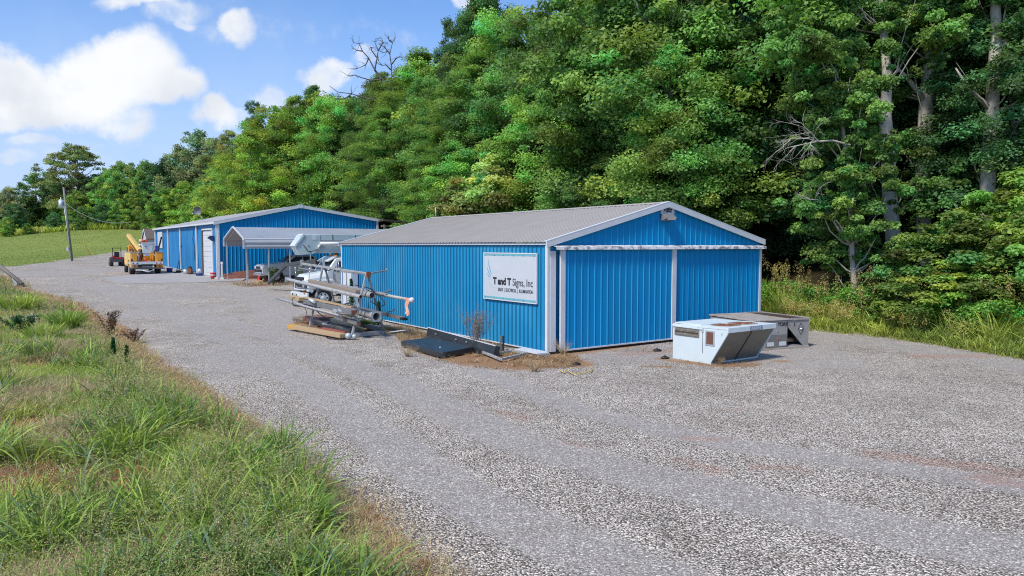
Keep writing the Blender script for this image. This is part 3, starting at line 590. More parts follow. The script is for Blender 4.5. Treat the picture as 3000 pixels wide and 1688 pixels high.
def make_tree(H, cb, Rc, ncl, npc, L, Wd, kind='full', r0=0.25, cr=(0.8, 1.5), flat=0.62, hue=0.18, lum=0.30, nlimb=26, updir=.8, lean=0.03, bark=None, shell=0.55):
    lx, ly = rng.normal(size=2)*lean*H
    def tp(t): return np.array([lx*t*t+.12*math.sin(5*t+lx), ly*t*t+.12*math.cos(4*t), H*.94*t])
    C = []; Rr = []
    while len(C) < ncl:
        t = rng.random()**0.9; rr = Rc*crown_profile(t, kind); a = rng.random()*2*math.pi
        q = math.sqrt(shell**2+(1-shell**2)*rng.random()) if rng.random() < .8 else rng.random()
        lob = 1+0.22*math.sin(3*a+H)+0.16*math.sin(5*a+t*9)
        z = H*(cb+(1-cb)*t); ax = tp(min(1, z/H)); crr = rng.uniform(*cr)*(1-.35*t)
        C.append([ax[0]+math.cos(a)*rr*q*lob, ax[1]+math.sin(a)*rr*q*lob, z+rng.normal()*.25]); Rr.append(crr)
    C = np.array(C); Rr = np.array(Rr)
    V, F_, col = cluster_leaves(C, Rr, npc, L, Wd, flat, updir, hue, lum)
    crown = np_mesh('crown', V, F_, LEAF, smooth=False, fcolors=col)
    tm = MB(); tm.tube([tuple(tp(t)) if t > 0 else (0, 0, -.6) for t in np.linspace(0, 1, 9)], [r0*1.25]+[r0*(1-.85*t) for t in np.linspace(.12, 1, 8)], 8)
    for k in rng.permutation(len(C))[:nlimb]:
        c = C[k]; zz = max(cb*H*.6, c[2]-np.hypot(c[0], c[1])*.75-.4); t = min(.95, zz/(H*.94)); a = tp(t)
        rb = max(.03, r0*(1-.85*t)*.5); pts = branch_pts(a, c, 4); tm.tube(pts, [rb*(1-.8*i/4)+.008 for i in range(5)], 5, caps=False)
    me = bpy.data.meshes.new('trunk'); me.from_pydata(tm.v, [], tm.f); me.polygons.foreach_set('use_smooth', [True]*len(tm.f)); me.materials.append(bark or BARK); me.update()
    return dict(crown=crown, trunk=me, H=H, R=Rc)
K = {}
K['full0'] = make_tree(17, .10, 4.6, 215, 300, .185, .125, cr=(.5, 1.7), flat=.8, updir=.35)
K['full1'] = make_tree(16, .06, 4.2, 205, 300, .17, .115, kind='round', cr=(.5, 1.6), flat=.85, updir=.3)
K['full2'] = make_tree(18, .16, 4.4, 220, 290, .18, .12, cr=(.5, 1.6), flat=.7, updir=.4)
K['tall0'] = make_tree(23, .30, 4.6, 220, 300, .19, .135, r0=.33, bark=BARKL, cr=(.5, 1.7), flat=.8, updir=.3)
K['tall1'] = make_tree(24, .22, 4.0, 220, 290, .19, .13, cr=(.5, 1.6), flat=.8, updir=.3, r0=.30, kind='round', bark=BARKL)
K['airy0'] = make_tree(15, .12, 4.6, 260, 200, .19, .075, cr=(.6, 1.3), flat=.38, hue=.12, updir=1.2)
K['bush0'] = make_tree(5.5, .02, 2.6, 100, 200, .17, .10, cr=(.45, .9), r0=.07, flat=.8, updir=.5, nlimb=20)
K['bush1'] = make_tree(6.0, .04, 2.5, 95, 200, .19, .12, cr=(.45, .95), r0=.08, flat=.6, nlimb=20, updir=.6)
K['far0'] = make_tree(17, .03, 5.6, 190, 120, .36, .26, cr=(.7, 1.9), kind='round', flat=.85, updir=.3)
K['far1'] = make_tree(15, .03, 5.4, 190, 120, .34, .25, cr=(.7, 1.9), flat=.85, updir=.3)
K['oak'] = make_tree(19, .18, 8.0, 260, 130, .34, .24, cr=(.7, 1.9), updir=.4, kind='spread', r0=.5, flat=.7, nlimb=60, shell=.5)
PAL = dict(dark=(.10, .21, .08), mid=(.175, .325, .095), green=(.215, .38, .10), bright=(.28, .46, .10), lime=(.34, .50, .09), olive=(.27, .35, .125), grey=(.31, .38, .20), teal=(.12, .28, .12), tan=(.34, .42, .14))
def jcol(c, s=.12): f = .84*(1+random.gauss(0, s*1.6)); g_ = 1+random.gauss(0, .06); return (c[0]*f*g_, c[1]*f, c[2]*f, 1)
def plant_tree(kind, x, y, H, col, label, name='tree', wid=1.0, group=None, cat='tree', jit=.12, sink=0):
    k = K[kind]; e = thing(name, label, cat, (x, y, gzs(x, y)-sink), random.random()*6.28, group)
    s = H/k['H']; e.scale = (s*wid, s*wid, s)
    t = bpy.data.objects.new('trunk', k['trunk']); COL.objects.link(t); t.parent = e
    c = bpy.data.objects.new('crown', k['crown']); COL.objects.link(c); c.parent = e; c.color = jcol(PAL[col] if isinstance(col, str) else col, jit)
    return e
fpx = 2103.0
def px_of(x, y, z):
    zz = z-CZ; dep = y*math.cos(PITCH)-zz*math.sin(PITCH); up = y*math.sin(PITCH)+zz*math.cos(PITCH); return 1500+fpx*x/dep, 844-fpx*up/dep
def at(px, py, Y):
    x = (px-1500)/fpx; y = (844-py)/fpx; d = (x, math.cos(PITCH)+y*math.sin(PITCH), -math.sin(PITCH)+y*math.cos(PITCH)); t = Y/d[1]; return Vector((d[0]*t, Y, d[2]*t+CZ))
def hero(kind, px, pyt, Y, col, label, wid=1.0, **kw):
    p = at(px, pyt, Y); return plant_tree(kind, p.x, p.y, p.z-gzs(p.x, p.y), col, label, wid=wid, **kw)
# ---- trees that make the skyline, left to right
for a in [('far1', 20, 556, 140, 'grey', 'thin grey-green tree at the far left edge of the tree line', .9),
          ('far0', 105, 520, 150, 'mid', 'round green tree left of the tall spreading oak', 1.0),
          ('oak', 225, 436, 148, 'olive', 'tallest spreading olive-green oak behind the utility pole', 1.05),
          ('far0', 352, 482, 150, 'green', 'rounded green tree right of the spreading oak', 1.0),
          ('far1', 425, 482, 147, 'mid', 'mid-green tree behind the yellow truck in the far row', 1.0),
          ('far1', 484, 470, 143, 'dark', 'pointed dark green tree in the far row before the grove climbs', .9),
          ('far0', 545, 452, 138, 'dark', 'dark blue-green tree where the far row meets the hill', .9),
          ('far0', 592, 400, 132, 'grey', 'grey-green feathery tree left of the bright yellow-green one', 1.0),
          ('full2', 660, 392, 122, 'olive', 'olive tree on the ridge left of the dark pointed crown', 1.0),
          ('tall1', 742, 305, 116, 'dark', 'dark pointed crown standing out above the bright slope', .55),
          ('full1', 800, 330, 96, 'lime', 'bright yellow-green round tree behind the far building', 1.1),
          ('full0', 735, 395, 88, 'lime', 'lowest bright yellow-green tree left of the slope, over the satellite dish', 1.15),
          ('full2', 885, 292, 100, 'bright', 'bright green tree on the skyline left of the dead tree', 1.0),
          ('tall0', 915, 262, 112, 'mid', 'leafy dark-topped tree just left of the dead snag', .7),
          ('full1', 965, 330, 92, 'bright', 'yellow-green tree below and left of the dead snag', 1.0),
          ('full0', 1085, 255, 98, 'olive', 'olive crown behind the bare branches', .9),
          ('full2', 1140, 225, 88, 'mid', 'green crown right of the bare branches', .9),
          ('airy0', 1225, 160, 76, 'bright', 'tall feathery bright green tree in the middle of the slope', 1.1),
          ('airy0', 1120, 330, 72, 'green', 'feathery mid-green tree under the dead snag', 1.1),
          ('airy0', 1290, 400, 60, 'bright', 'feathery pale green tree in front of the slope, above the roof ridge end', 1.1),
          ('tall1', 1340, 70, 70, 'dark', 'tall dark tree at the right-hand end of the open sky', .75),
          ('tall0', 1420, -30, 66, 'mid', 'tall green tree rising past the top of the frame beside the sky', .85),
          ('full1', 1500, 60, 62, 'bright', 'bright broad-leaved tree high above the workshop roof', 1.0),
          ('full0', 1690, 560, 47, 'olive', 'low yellowish shrubby tree just behind the workshop ridge', .9),
          ('bush1', 1450, 480, 50, 'tan', 'pale tan-green sapling on the slope behind the roof', 1.1),
          ('bush1', 1350, 560, 50, 'olive', 'pale olive sapling behind the roof ridge', 1.2),
          ('full1', 1765, 470, 46, 'teal', 'deep green leafy tree behind the gable peak', .8)]:
    hero(a[0], a[1], a[2], a[3], a[4], a[5], a[6])
# ---- the rest of the wood on the hillside, kept under the skyline of the photograph
SK = [(-400, 540), (0, 560), (60, 540), (105, 520), (150, 550), (221, 445), (300, 470), (349, 485), (483, 475), (530, 500), (582, 405), (675, 386), (710, 360), (786, 345), (862, 292), (955, 290), (1000, 300), (1095, 275), (1135, 215), (1223, 170), (1300, 160), (1330, 100), (1400, 0), (1430, -300), (5000, -900)]
skx = [a for a, b in SK]; sky_ = [b for a, b in SK]
rs = random.Random(5); nt = 0
HILL = 'trees of the wood climbing the slope behind the buildings'
for iu, u in enumerate([15.8, 19.0, 23.2, 28.0, 33.5, 40, 48, 57, 67]):
    step = [3.9, 4.3, 4.6, 5.2, 5.8, 6.4, 7.5, 9, 11][iu]; v = -24.0+rs.random()*2
    while v < 108:
        uu = u+rs.uniform(-1.3, 1.3); vv = v+rs.uniform(-1.3, 1.3); v += step
        p = W(uu, vv); x, y = p.x, p.y
        if vv < 5 and uu < 22.5: continue
        if 34 < vv < 74 and uu < 19.5: continue
        if vv < 5 and uu < 26: Hh_low = True
        else: Hh_low = False                     # the trunks at the right stand free
        if vv < 12 and iu > 5: continue
        z0 = gzs(x, y); D = y
        Hh = rs.uniform(17, 24) if vv < 25 else rs.uniform(13, 19)
        if iu == 0 and vv > 6: Hh = rs.uniform(8, 14)
        if Hh_low: Hh = rs.uniform(9, 15)
        px, _ = px_of(x, y, z0+Hh); hw = 3.6/D*fpx
        lim = max(np.interp(px+k*hw, skx, sky_) for k in (-1, -.5, 0, .5, 1)); lim = lim+8
        if px > 3350 or px < 380: continue
        zt = at(px, lim, y).z
        Hh = min(Hh, zt-z0)
        if Hh < 5: continue
        if D > 95: kd = rs.choice(['far0', 'far1'])
        elif Hh_low: kd = rs.choice(['full0', 'full1'])
        elif vv < 25 and iu >= 1: kd = rs.choice(['tall0', 'tall1', 'full2', 'full0', 'tall0'])
        else: kd = rs.choice(['full0', 'full1', 'full2', 'airy0'])
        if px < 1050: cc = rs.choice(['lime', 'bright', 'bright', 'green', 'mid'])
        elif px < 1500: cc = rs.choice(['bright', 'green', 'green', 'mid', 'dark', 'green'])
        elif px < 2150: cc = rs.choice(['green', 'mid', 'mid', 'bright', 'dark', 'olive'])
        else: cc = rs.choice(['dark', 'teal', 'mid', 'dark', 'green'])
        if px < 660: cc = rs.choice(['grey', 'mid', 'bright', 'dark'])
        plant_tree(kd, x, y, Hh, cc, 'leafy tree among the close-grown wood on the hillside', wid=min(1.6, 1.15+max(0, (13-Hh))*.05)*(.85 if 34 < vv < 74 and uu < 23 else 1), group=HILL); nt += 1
# understory along the edge of the wood
UND = 'leafy shrubs along the foot of the wood'
for (u, v, H, c, kd) in [(rs.uniform(15.2, 17.0), vv+rs.uniform(-.8, .8), rs.uniform(3.5, 6.5), rs.choice(['dark', 'teal', 'mid', 'green']), rs.choice(['bush0', 'bush1'])) for vv in np.arange(-24, 95, 3.0)]:
    p = W(u, v)
    if p.y > 110 or v < 3 or 36 < v < 72: continue
    plant_tree(kd, p.x, p.y, H, c if v < 30 else 'bright', 'low leafy shrub at the foot of the wood', name='shrub', group=UND, cat='shrub')
for (u, v, H, c) in [(rs.uniform(23.2, 25.5), vv, rs.uniform(3, 6), rs.choice(['dark', 'teal', 'mid'])) for vv in np.arange(-24, 14, 1.9)]:
    p = W(u, v); plant_tree(rs.choice(['bush0', 'bush1']), p.x, p.y, H, c, 'shaded shrub behind the front trunks', name='shrub', group='shaded shrubs inside the wood', cat='shrub')
# far row behind the meadow
FR = 'far row of trees behind the meadow'
for i in range(38):
    px = -508+i*31+rs.uniform(-10, 10); Y = rs.uniform(138, 168); x = (px-1500)/fpx*Y; z0 = gzs(x, Y)
    lim = max(np.interp(px+k*60, skx, sky_) for k in (-1, 0, 1))+rs.uniform(5, 60); H = at(px, lim, Y).z-z0
    if H < 4: continue
    plant_tree(rs.choice(['far0', 'far1']), x, Y, H, rs.choice(['mid', 'green', 'dark', 'olive', 'bright', 'teal']), 'round-topped tree in the far row beyond the meadow', group=FR)
for px, pyt, Y, c in [(20, 640, 128, 'bright'), (80, 655, 130, 'green'), (160, 625, 135, 'teal'), (300, 600, 132, 'dark'), (395, 560, 130, 'bright'), (440, 610, 127, 'green'), (545, 540, 118, 'lime'), (600, 560, 112, 'bright'), (655, 560, 104, 'lime'), (505, 590, 124, 'mid'), (235, 610, 133, 'mid'), (350, 590, 131, 'green'), (480, 555, 121, 'bright')]:
    p = at(px, pyt, Y); plant_tree(rs.choice(['far1', 'far0']), p.x, p.y, p.z-gzs(p.x, p.y), c, 'low bushy tree in front of the far row at the back of the meadow', group='low trees in front of the far row', wid=1.15)
# ---- individual trunks at the right edge of the wood
def hero_tree(name, label, Y, pts, rads, limbs, cl, col, base_py, bark=BARKL, seed=1, leafL=.17, leafW=.13, npc=170):
    base = at(pts[0][0], pts[0][1], Y); gz0 = gzs(base.x, base.y); org = Vector((base.x, base.y, gz0))
    e = thing(name, label, 'tree', org)
    P = [at(a, b, Y+dy) for a, b, dy in pts]
    P = [Vector((P[0].x, P[0].y, gz0-.5))]+P if P[0].z > gz0+.3 else [Vector((P[0].x, P[0].y, gz0-.5))]+P[1:]
    rr = [rads[0]*1.15]+list(rads) if len(P) > len(rads) else list(rads)
    m = MB(); m.tube([p-org for p in P], rr[:len(P)], 12)
    for lp, lr in limbs:
        q = [at(a, b, Y+dy)-org for a, b, dy in lp]; m.tube(q, lr, 8)
    rg = np.random.default_rng(seed)
    tx = lambda yy: float(np.interp(yy, [p_[1] for p_ in pts][::-1], [p_[0] for p_ in pts][::-1]))
    cl = [c_ for c_ in cl if not (abs(c_[0]-tx(c_[1])) < 75 and c_[2] < .9 and rg.random() < .85)] if seed in (5, 6, 7) else cl
    for lp, lr in limbs:
        for k_ in (-1, -2): cl = list(cl)+[(lp[k_][0]+rg.normal()*18, lp[k_][1]-12+rg.normal()*12, lp[k_][2]-.1, .75 if k_ == -1 else .5)]
    C = np.array([(at(a, b, Y+dy)-org)[:] for a, b, dy, r in cl]); Rr = np.array([r for *_, r in cl])
    for k in range(len(C)):
        j = min(range(len(P)), key=lambda j: (P[j]-org-Vector(C[k])).length); s = P[max(0, j-1)]-org
        m.tube(branch_pts(tuple(s), tuple(C[k]), 4, jit=.12), [.05, .04, .03, .02, .008], 5, caps=False)
    m.build('trunk', bark, e, recalc=False)
    for p in e.children[0].data.polygons: p.use_smooth = True
    # break every cluster into several small ones
    CC = []; RR = []
    for c, r in zip(C, Rr):
        for _ in range(int(5+r*4)): CC.append(c+rg.normal(size=3)*np.array([.7, .7, .6])*r); RR.append(r*rg.uniform(.22, .6))
    V, F_, co = cluster_leaves(np.array(CC), np.array(RR), npc, leafL, leafW, .8, .35, .14, .26)
    cr = np_obj('crown', V, F_, LEAF, smooth=False, fcolors=co, parent=e); cr.color = (*[q_*.9 for q_ in PAL[col]], 1)
    return e
def rcl(n, x0, x1, y0, y1, d0, d1, r0, r1, seed):
    q = random.Random(seed); return [(q.uniform(x0, x1), q.uniform(y0, y1), q.uniform(d0, d1), q.uniform(r0, r1)) for _ in range(n)]
hero_tree('forked_tree', 'pale trunk forking high up, left of the two thick trunks at the right', 33, [(2632, 880, 0), (2622, 760, 0), (2612, 640, 0), (2606, 560, .1), (2600, 420, .2), (2592, 330, .3), (2600, 240, .4), (2590, 100, .6), (2578, -60, .8), (2560, -260, 1)], [.38, .34, .32, .31, .29, .27, .21, .18, .15, .08],
    [([(2592, 330, .3), (2560, 280, 0), (2533, 245, -.3), (2500, 180, -.6)], [.15, .13, .10, .05])],
    rcl(24, 2330, 2760, -300, 160, -2.5, 3, 1.0, 1.6, 1)+rcl(10, 2300, 2540, 80, 330, -1.5, 2.5, .7, 1.2, 2)+rcl(8, 2500, 2680, 430, 600, 1.0, 3.0, .6, .9, 3)+[(2700, 560, -1.2, .9), (2660, 620, -1.2, .8), (2560, 700, -1, .7), (2450, 660, -1.4, .8)], 'green', 880, seed=5, npc=240, leafL=.145, leafW=.11)
hero_tree('straight_tree', 'thickest straight pale trunk with a split in its bark, at the right', 34, [(2712, 860, 0), (2710, 760, 0), (2706, 640, 0), (2703, 500, 0), (2708, 400, 0), (2713, 298, 0), (2722, 180, .2), (2716, 60, .3), (2707, -40, .5), (2700, -260, .6)], [.36, .33, .31, .30, .30, .30, .24, .22, .20, .10],
    [([(2713, 305, 0), (2690, 270, -.2), (2657, 228, -.5), (2620, 190, -.8)], [.14, .12, .09, .04])],
    rcl(24, 2560, 2960, -320, 90, -2, 3.5, 1.0, 1.6, 11)+rcl(16, 2740, 2880, 60, 460, -1.0, 2.5, .7, 1.2, 12)+rcl(8, 2560, 2690, 150, 480, 1, 3, .7, 1.1, 13)+[(2760, 520, -1.4, .9), (2800, 555, -1.3, .8), (2740, 600, -1.3, .8), (2690, 560, -1.5, .7), (2640, 535, -1.6, .8)], 'mid', 860, seed=6, npc=240, leafL=.145, leafW=.11)
hero_tree('mossy_tree', 'rightmost pale blotched trunk, forking near the top edge', 32, [(2885, 860, 0), (2888, 700, 0), (2893, 560, 0), (2897, 450, 0), (2905, 330, 0), (2912, 230, 0), (2918, 110, 0), (2915, -40, 0), (2905, -260, 0)], [.36, .33, .31, .30, .28, .26, .23, .18, .09],
    [([(2905, 320, 0), (2870, 290, -.2), (2840, 262, -.4), (2800, 200, -.8)], [.12, .10, .07, .03]), ([(2918, 160, 0), (2960, 100, 0), (3005, 45, .2), (3070, -60, .3)], [.13, .11, .10, .05])],
    rcl(22, 2790, 3200, -300, 90, -2, 3, .9, 1.5, 21)+rcl(15, 2960, 3150, 60, 420, -1.5, 2, .8, 1.2, 22)+rcl(5, 2800, 2870, 330, 520, 1, 2.5, .7, 1, 23), 'dark', 860, seed=7, npc=240, leafL=.145, leafW=.11)
hero_tree('slender_tree', 'slender double-stemmed tree left of the forked trunk, clothed in light leaves', 31, [(2505, 880, 0), (2500, 800, 0), (2495, 720, 0), (2493, 600, .1), (2486, 480, .2), (2466, 365, .3), (2455, 250, .5), (2440, 100, .6)], [.13, .12, .11, .10, .09, .08, .06, .03],
    [([(2510, 860, .1), (2512, 780, .1), (2508, 700, .2), (2520, 600, .2)], [.08, .075, .06, .03])],
    rcl(18, 2370, 2600, 540, 790, -1.6, 1.4, .5, .95, 31)+rcl(12, 2430, 2600, 380, 560, -1.2, 1.6, .5, .9, 32)+rcl(14, 2360, 2560, 60, 350, -1.5, 1.5, .7, 1.2, 33), 'green', 880, seed=8, npc=230, leafL=.135, leafW=.10)
hero_tree('twin_trunk_tree', 'dark twin-trunked tree standing behind the gable peak', 44, [(1872, 640, 0), (1868, 560, 0), (1850, 505, 0), (1825, 440, .1), (1812, 380, .2), (1808, 250, .3), (1800, 100, .3)], [.36, .34, .28, .22, .2, .16, .08],
    [([(1862, 545, 0), (1868, 480, 0), (1860, 420, 0), (1872, 300, 0), (1890, 160, 0), (1910, 60, 0)], [.2, .19, .18, .15, .11, .05])],
    rcl(20, 1640, 2100, -60, 300, -3, 3, 1.2, 2.0, 41)+[(1700, 350, -1, 1.1), (1960, 380, -1, 1.2), (1780, 330, -2, 1.0)], 'green', 640, seed=9, leafL=.22, leafW=.16, bark=BARK)
hero_tree('pale_limbed_tree', 'tree with a long pale limb slanting through the leaves above the gable', 40, [(1990, 640, 0), (1985, 400, 0), (1955, 230, 0), (1918, 130, 0), (1885, 60, 0), (1858, 0, 0), (1820, -140, 0)], [.22, .2, .15, .12, .11, .09, .05], [],
    rcl(14, 1900, 2200, -120, 300, -1.5, 3, 1.0, 1.7, 51), 'mid', 640, seed=10, leafL=.2)
# ---- bright bush at the right, in front of the trunks
for px, pyt, Y, c, lb, wd in [(2960, 520, 29, 'bright', 'large bright bush at the right edge of the picture', 1.15), (2840, 640, 27.5, 'green', 'bright bush spreading in front of the thick trunks', 1.3), (2760, 775, 27, 'bright', 'lower bright bush at the foot of the straight trunk', 1.2), (3040, 600, 26.5, 'bright', 'bright bush half outside the right edge', 1.1), (2640, 790, 29, 'green', 'small bright shrub at the foot of the forked trunk', 1.1), (3160, 560, 25, 'green', 'bush beyond the right edge', 1.2)]:
    p = at(px, pyt, Y); plant_tree('bush1', p.x, p.y, p.z-gzs(p.x, p.y), c, lb, name='bush', cat='bush', wid=wd*(5.0/(p.z-gzs(p.x, p.y)))**.5)
# ---- bare wood
def bare(name, label, pts0, rad, n, spread, seed, depth=3, L0=3.0, drop=0.0, matl=BARKD, group=None):
    q = random.Random(seed); m = MB(); org = Vector(pts0[0])
    def rec(p, d, L, r, k):
        pts = [p]; dd = d.copy()
        for i in range(4):
            dd = (dd+Vector((q.gauss(0, .16), q.gauss(0, .16), q.gauss(0, .14)-drop))).normalized(); pts.append(pts[-1]+dd*L/4)
        m.tube([x-org for x in pts], [r*(1-.18*i) for i in range(5)], 5 if k else 7, caps=False)
        if k >= depth: return
        for i in range(q.choice([2, 3, 3]) if k else n):
            a = pts[q.choice([1, 2, 3, 4])]; nd = (dd+Vector((q.gauss(0, spread), q.gauss(0, spread*.7), q.gauss(0, spread*.8)))).normalized(); rec(a, nd, L*q.uniform(.5, .78), r*.52, k+1)
    for i in range(len(pts0)-1):
        a = Vector(pts0[i]); b = Vector(pts0[i+1]); m.tube([a-org, b-org], [rad*(1-.25*i/len(pts0)), rad*(1-.25*(i+1)/len(pts0))], 7, caps=False)
    d = (Vector(pts0[-1])-Vector(pts0[-2])).normalized()
    for i in range(n): rec(Vector(pts0[-1]), (d+Vector((q.gauss(0, spread), q.gauss(0, spread*.5), q.gauss(0, spread*.5)))).normalized(), L0, rad*.6, 0)
    e = thing(name, label, 'tree', org, group=group); m.build('branch', matl, e, recalc=False); return e
def dead_snag():
    Y = 84; q = random.Random(3); org = at(1150, 330, Y); org = Vector((org.x, org.y, gzs(org.x, org.y)))
    e = thing('dead_tree', 'bare leafless tree standing dark against the sky', 'tree', org); m = MB()
    def L(pts, r0, r1):
        P = [at(a, b, Y+q.uniform(-.4, .4))-org for a, b in pts]; n_ = len(P); m.tube(P, [r0+(r1-r0)*i/(n_-1) for i in range(n_)], 7, caps=False)
        return P
    P = [Vector((0, 0, 0))]+[at(a, b, Y)-org for a, b in [(1145, 300), (1142, 262), (1118, 232), (1098, 205)]]; m.tube(P, [.3, .24, .2, .15, .11], 8, caps=False)
    main = [[(1098, 205), (1080, 170), (1062, 150), (1052, 128), (1035, 125)], [(1062, 150), (1045, 148), (1034, 140)], [(1098, 205), (1105, 170), (1108, 148), (1098, 122)], [(1108, 148), (1122, 125), (1118, 112)],
            [(1142, 262), (1148, 225), (1146, 190), (1142, 158), (1150, 125), (1158, 108)], [(1146, 190), (1160, 172), (1172, 165), (1178, 170)], [(1142, 158), (1128, 140), (1112, 130)], [(1148, 225), (1165, 205), (1176, 190)],
            [(1080, 170), (1072, 190), (1050, 200)], [(1118, 232), (1090, 236), (1060, 228), (1040, 220), (1018, 222)], [(1150, 125), (1140, 118), (1138, 105)], [(1105, 170), (1090, 150), (1086, 138)], [(1142, 158), (1134, 150), (1126, 155)],
            [(1138, 285), (1080, 290), (1030, 275), (990, 270), (965, 252)], [(1030, 275), (1010, 290), (985, 292)], [(1146, 205), (1130, 190), (1120, 192), (1110, 180)]]
    for pl in main:
        P = L(pl, .085, .028)
        for k in range(6):
            a = P[q.randrange(1, len(P))]; d = Vector((q.gauss(0, 1), q.gauss(0, .6), q.gauss(.35, .7))).normalized(); b = a+d*q.uniform(.4, 1.3); m.tube([a, (a+b)/2+Vector((q.gauss(0, .08), 0, q.gauss(0, .08))), b], [.028, .02, .01], 4, caps=False)
    m.build('branch', mat('snag_bark', (.10, .085, .075), .9), e, recalc=False)
dead_snag()
Yb = 30.5
bare('dead_branch', 'bare grey drooping branches reaching left from the slender tree', [at(2490, 425, Yb), at(2440, 412, Yb-.2), at(2400, 415, Yb-.4)], .045, 4, .42, 12, 3, 1.3, .03, matl=BARKL)
bare('dead_branch', 'lower bare twigs reaching left above the weeds at the right', [at(2450, 605, Yb), at(2420, 590, Yb-.3), at(2390, 585, Yb-.5)], .03, 3, .35, 4, 2, .9, .02, matl=BARKL)
# ================================================================ GRASS AND WEEDS (uncountable: each is one 'stuff' object)
def blades(P, Hh, Wd, lean, col, seg=3, droop=0.5, tipdark=1.12):
    """P (n,3) feet, Hh (n,) height, Wd (n,) width, lean (n,2) horizontal travel of the tip as a fraction of height"""
    n = len(P); ts = np.linspace(0, 1, seg+1); la = np.hypot(lean[:, 0], lean[:, 1])+1e-6
    wdir = rng.normal(size=(n, 2)); wdir /= np.linalg.norm(wdir, axis=1)[:, None]
    V = np.zeros((n, seg*2+1, 3)); C = np.zeros((n, seg*2+1, 3))
    for i, t in enumerate(ts):
        cx = P[:, 0]+lean[:, 0]*Hh*t**1.7; cy = P[:, 1]+lean[:, 1]*Hh*t**1.7; cz = P[:, 2]+Hh*(t-droop*np.minimum(la, 1.4)*.55*t**2.4)
        k = Wd*(1-0.35*t)*(0.7+.6*min(t*3, 1))/1.3
        if i < seg:
            V[:, 2*i] = np.stack([cx-wdir[:, 0]*k/2, cy-wdir[:, 1]*k/2, cz], 1); V[:, 2*i+1] = np.stack([cx+wdir[:, 0]*k/2, cy+wdir[:, 1]*k/2, cz], 1)
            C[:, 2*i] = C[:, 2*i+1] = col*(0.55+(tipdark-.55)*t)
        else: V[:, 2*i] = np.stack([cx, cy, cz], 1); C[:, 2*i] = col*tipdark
    base = np.arange(n)[:, None]*(seg*2+1); tri = []
    for i in range(seg-1): tri += [base+np.array([[2*i, 2*i+1, 2*i+3]]), base+np.array([[2*i, 2*i+3, 2*i+2]])]
    tri.append(base+np.array([[2*seg-2, 2*seg-1, 2*seg]]))
    return V.reshape(-1, 3), np.concatenate(tri, 0), C.reshape(-1, 3).clip(0, 1)
def merge(parts):
    Vs, Fs, Cs = [], [], []; o = 0
    for V, F_, C in parts: Vs.append(V); Fs.append(F_+o); Cs.append(C); o += len(V)
    return np.concatenate(Vs), np.concatenate(Fs), np.concatenate(Cs)
def stuff(name, parts, kind='stuff'):
    V, F_, C = merge(parts); o = np_obj(name, V, F_, BLADE, smooth=False, colors=C); o['kind'] = kind; return o
def cmix(a, b, t): return a[None, :]*(1-t[:, None])+b[None, :]*t[:, None]
c_ = lambda *a: np.array(a)
LIME, GRN, DKG, TANC, BRN, STRAW, YG = c_(.52, .60, .12), c_(.34, .44, .09), c_(.15, .27, .055), c_(.62, .52, .33), c_(.42, .30, .20), c_(.68, .46, .25), c_(.50, .56, .11)
def sample_near(n, y0, y1, seedx=0, xl=None):
    y = y0+(y1-y0)*rng.random(n); x = -0.78*y-3+(0.78*y+5)*rng.random(n); s = signed_near(x, y); k = s > 0.0+.9*fbm(x*1.3, y*1.3, 66)*rng.random(n)
    return x[k], y[k], s[k]
def vj(n, s=.18): return np.clip(1+s*rng.normal(size=n), .5, 1.6)
def panicles(P, col, n_each, L, spread, sz):
    """feathery seed heads: P (n,3) stem tips"""
    n = len(P); idx = np.repeat(np.arange(n), n_each); m = len(idx); t = rng.random(m); d = unit(m); d[:, 2] = np.abs(d[:, 2])*.7
    Q = P[idx]+np.stack([d[:, 0]*spread*(1-t*.6), d[:, 1]*spread*(1-t*.6), (t-.15)*L], 1)
    c = col[idx]*vj(m, .22)[:, None]; V, F_, _ = leaf_quads(Q, unit(m)+np.array([0, 0, .4]), sz, sz*.35, c)
    return V, np.concatenate([F_[:, [0, 1, 2]], F_[:, [0, 2, 3]]]), np.repeat(c, 4, 0).clip(0, 1)
def clump_field(n_cl, y0, y1, per, hr, wr, colfn, lean=.5, keep=None, seg=3, spread=.12):
    x, y, s = sample_near(n_cl, y0, y1)
    if keep is not None: k = keep(x, y, s) > rng.random(len(x)); x, y, s = x[k], y[k], s[k]
    if len(x) == 0: return None
    hc = hr[0]+(hr[1]-hr[0])*rng.random(len(x)); idx = np.repeat(np.arange(len(x)), per); m = len(idx)
    a = rng.random(m)*6.283; r = spread*rng.random(m)**.5; X = x[idx]+np.cos(a)*r; Y = y[idx]+np.sin(a)*r
    Z = gz(X, Y)-.02; H = hc[idx]*(0.5+.7*rng.random(m))*(.35+.65*smst(s[idx], .1, 1.3)); la = lean*(.25+1.1*rng.random(m)); ln = np.stack([np.cos(a)*la, np.sin(a)*la], 1)+rng.normal(size=(m, 2))*.12
    col = colfn(x, y, s)[idx]*vj(m)[:, None]*(1+.08*rng.normal(size=(m, 3)))
    return blades(np.stack([X, Y, Z], 1), H, wr[0]+(wr[1]-wr[0])*rng.random(m), ln, col, seg)
def claymask(x, y):
    r = np.ones(len(x))
    for (cx, cy, q) in [(-6.7, 9.3, 1.1), (-7.5, 8.8, 1.1), (-5.9, 10.1, .8), (-5.3, 9.2, .35), (-8.9, 13, .55), (-4.2, 7.5, .4), (-13.2, 20, .7), (-7.0, 10.2, .6)]:
        r = np.minimum(r, .04+.96*smst(np.hypot((x-cx)*.7, (y-cy)*.7), q*.55, q*1.5))
    return r
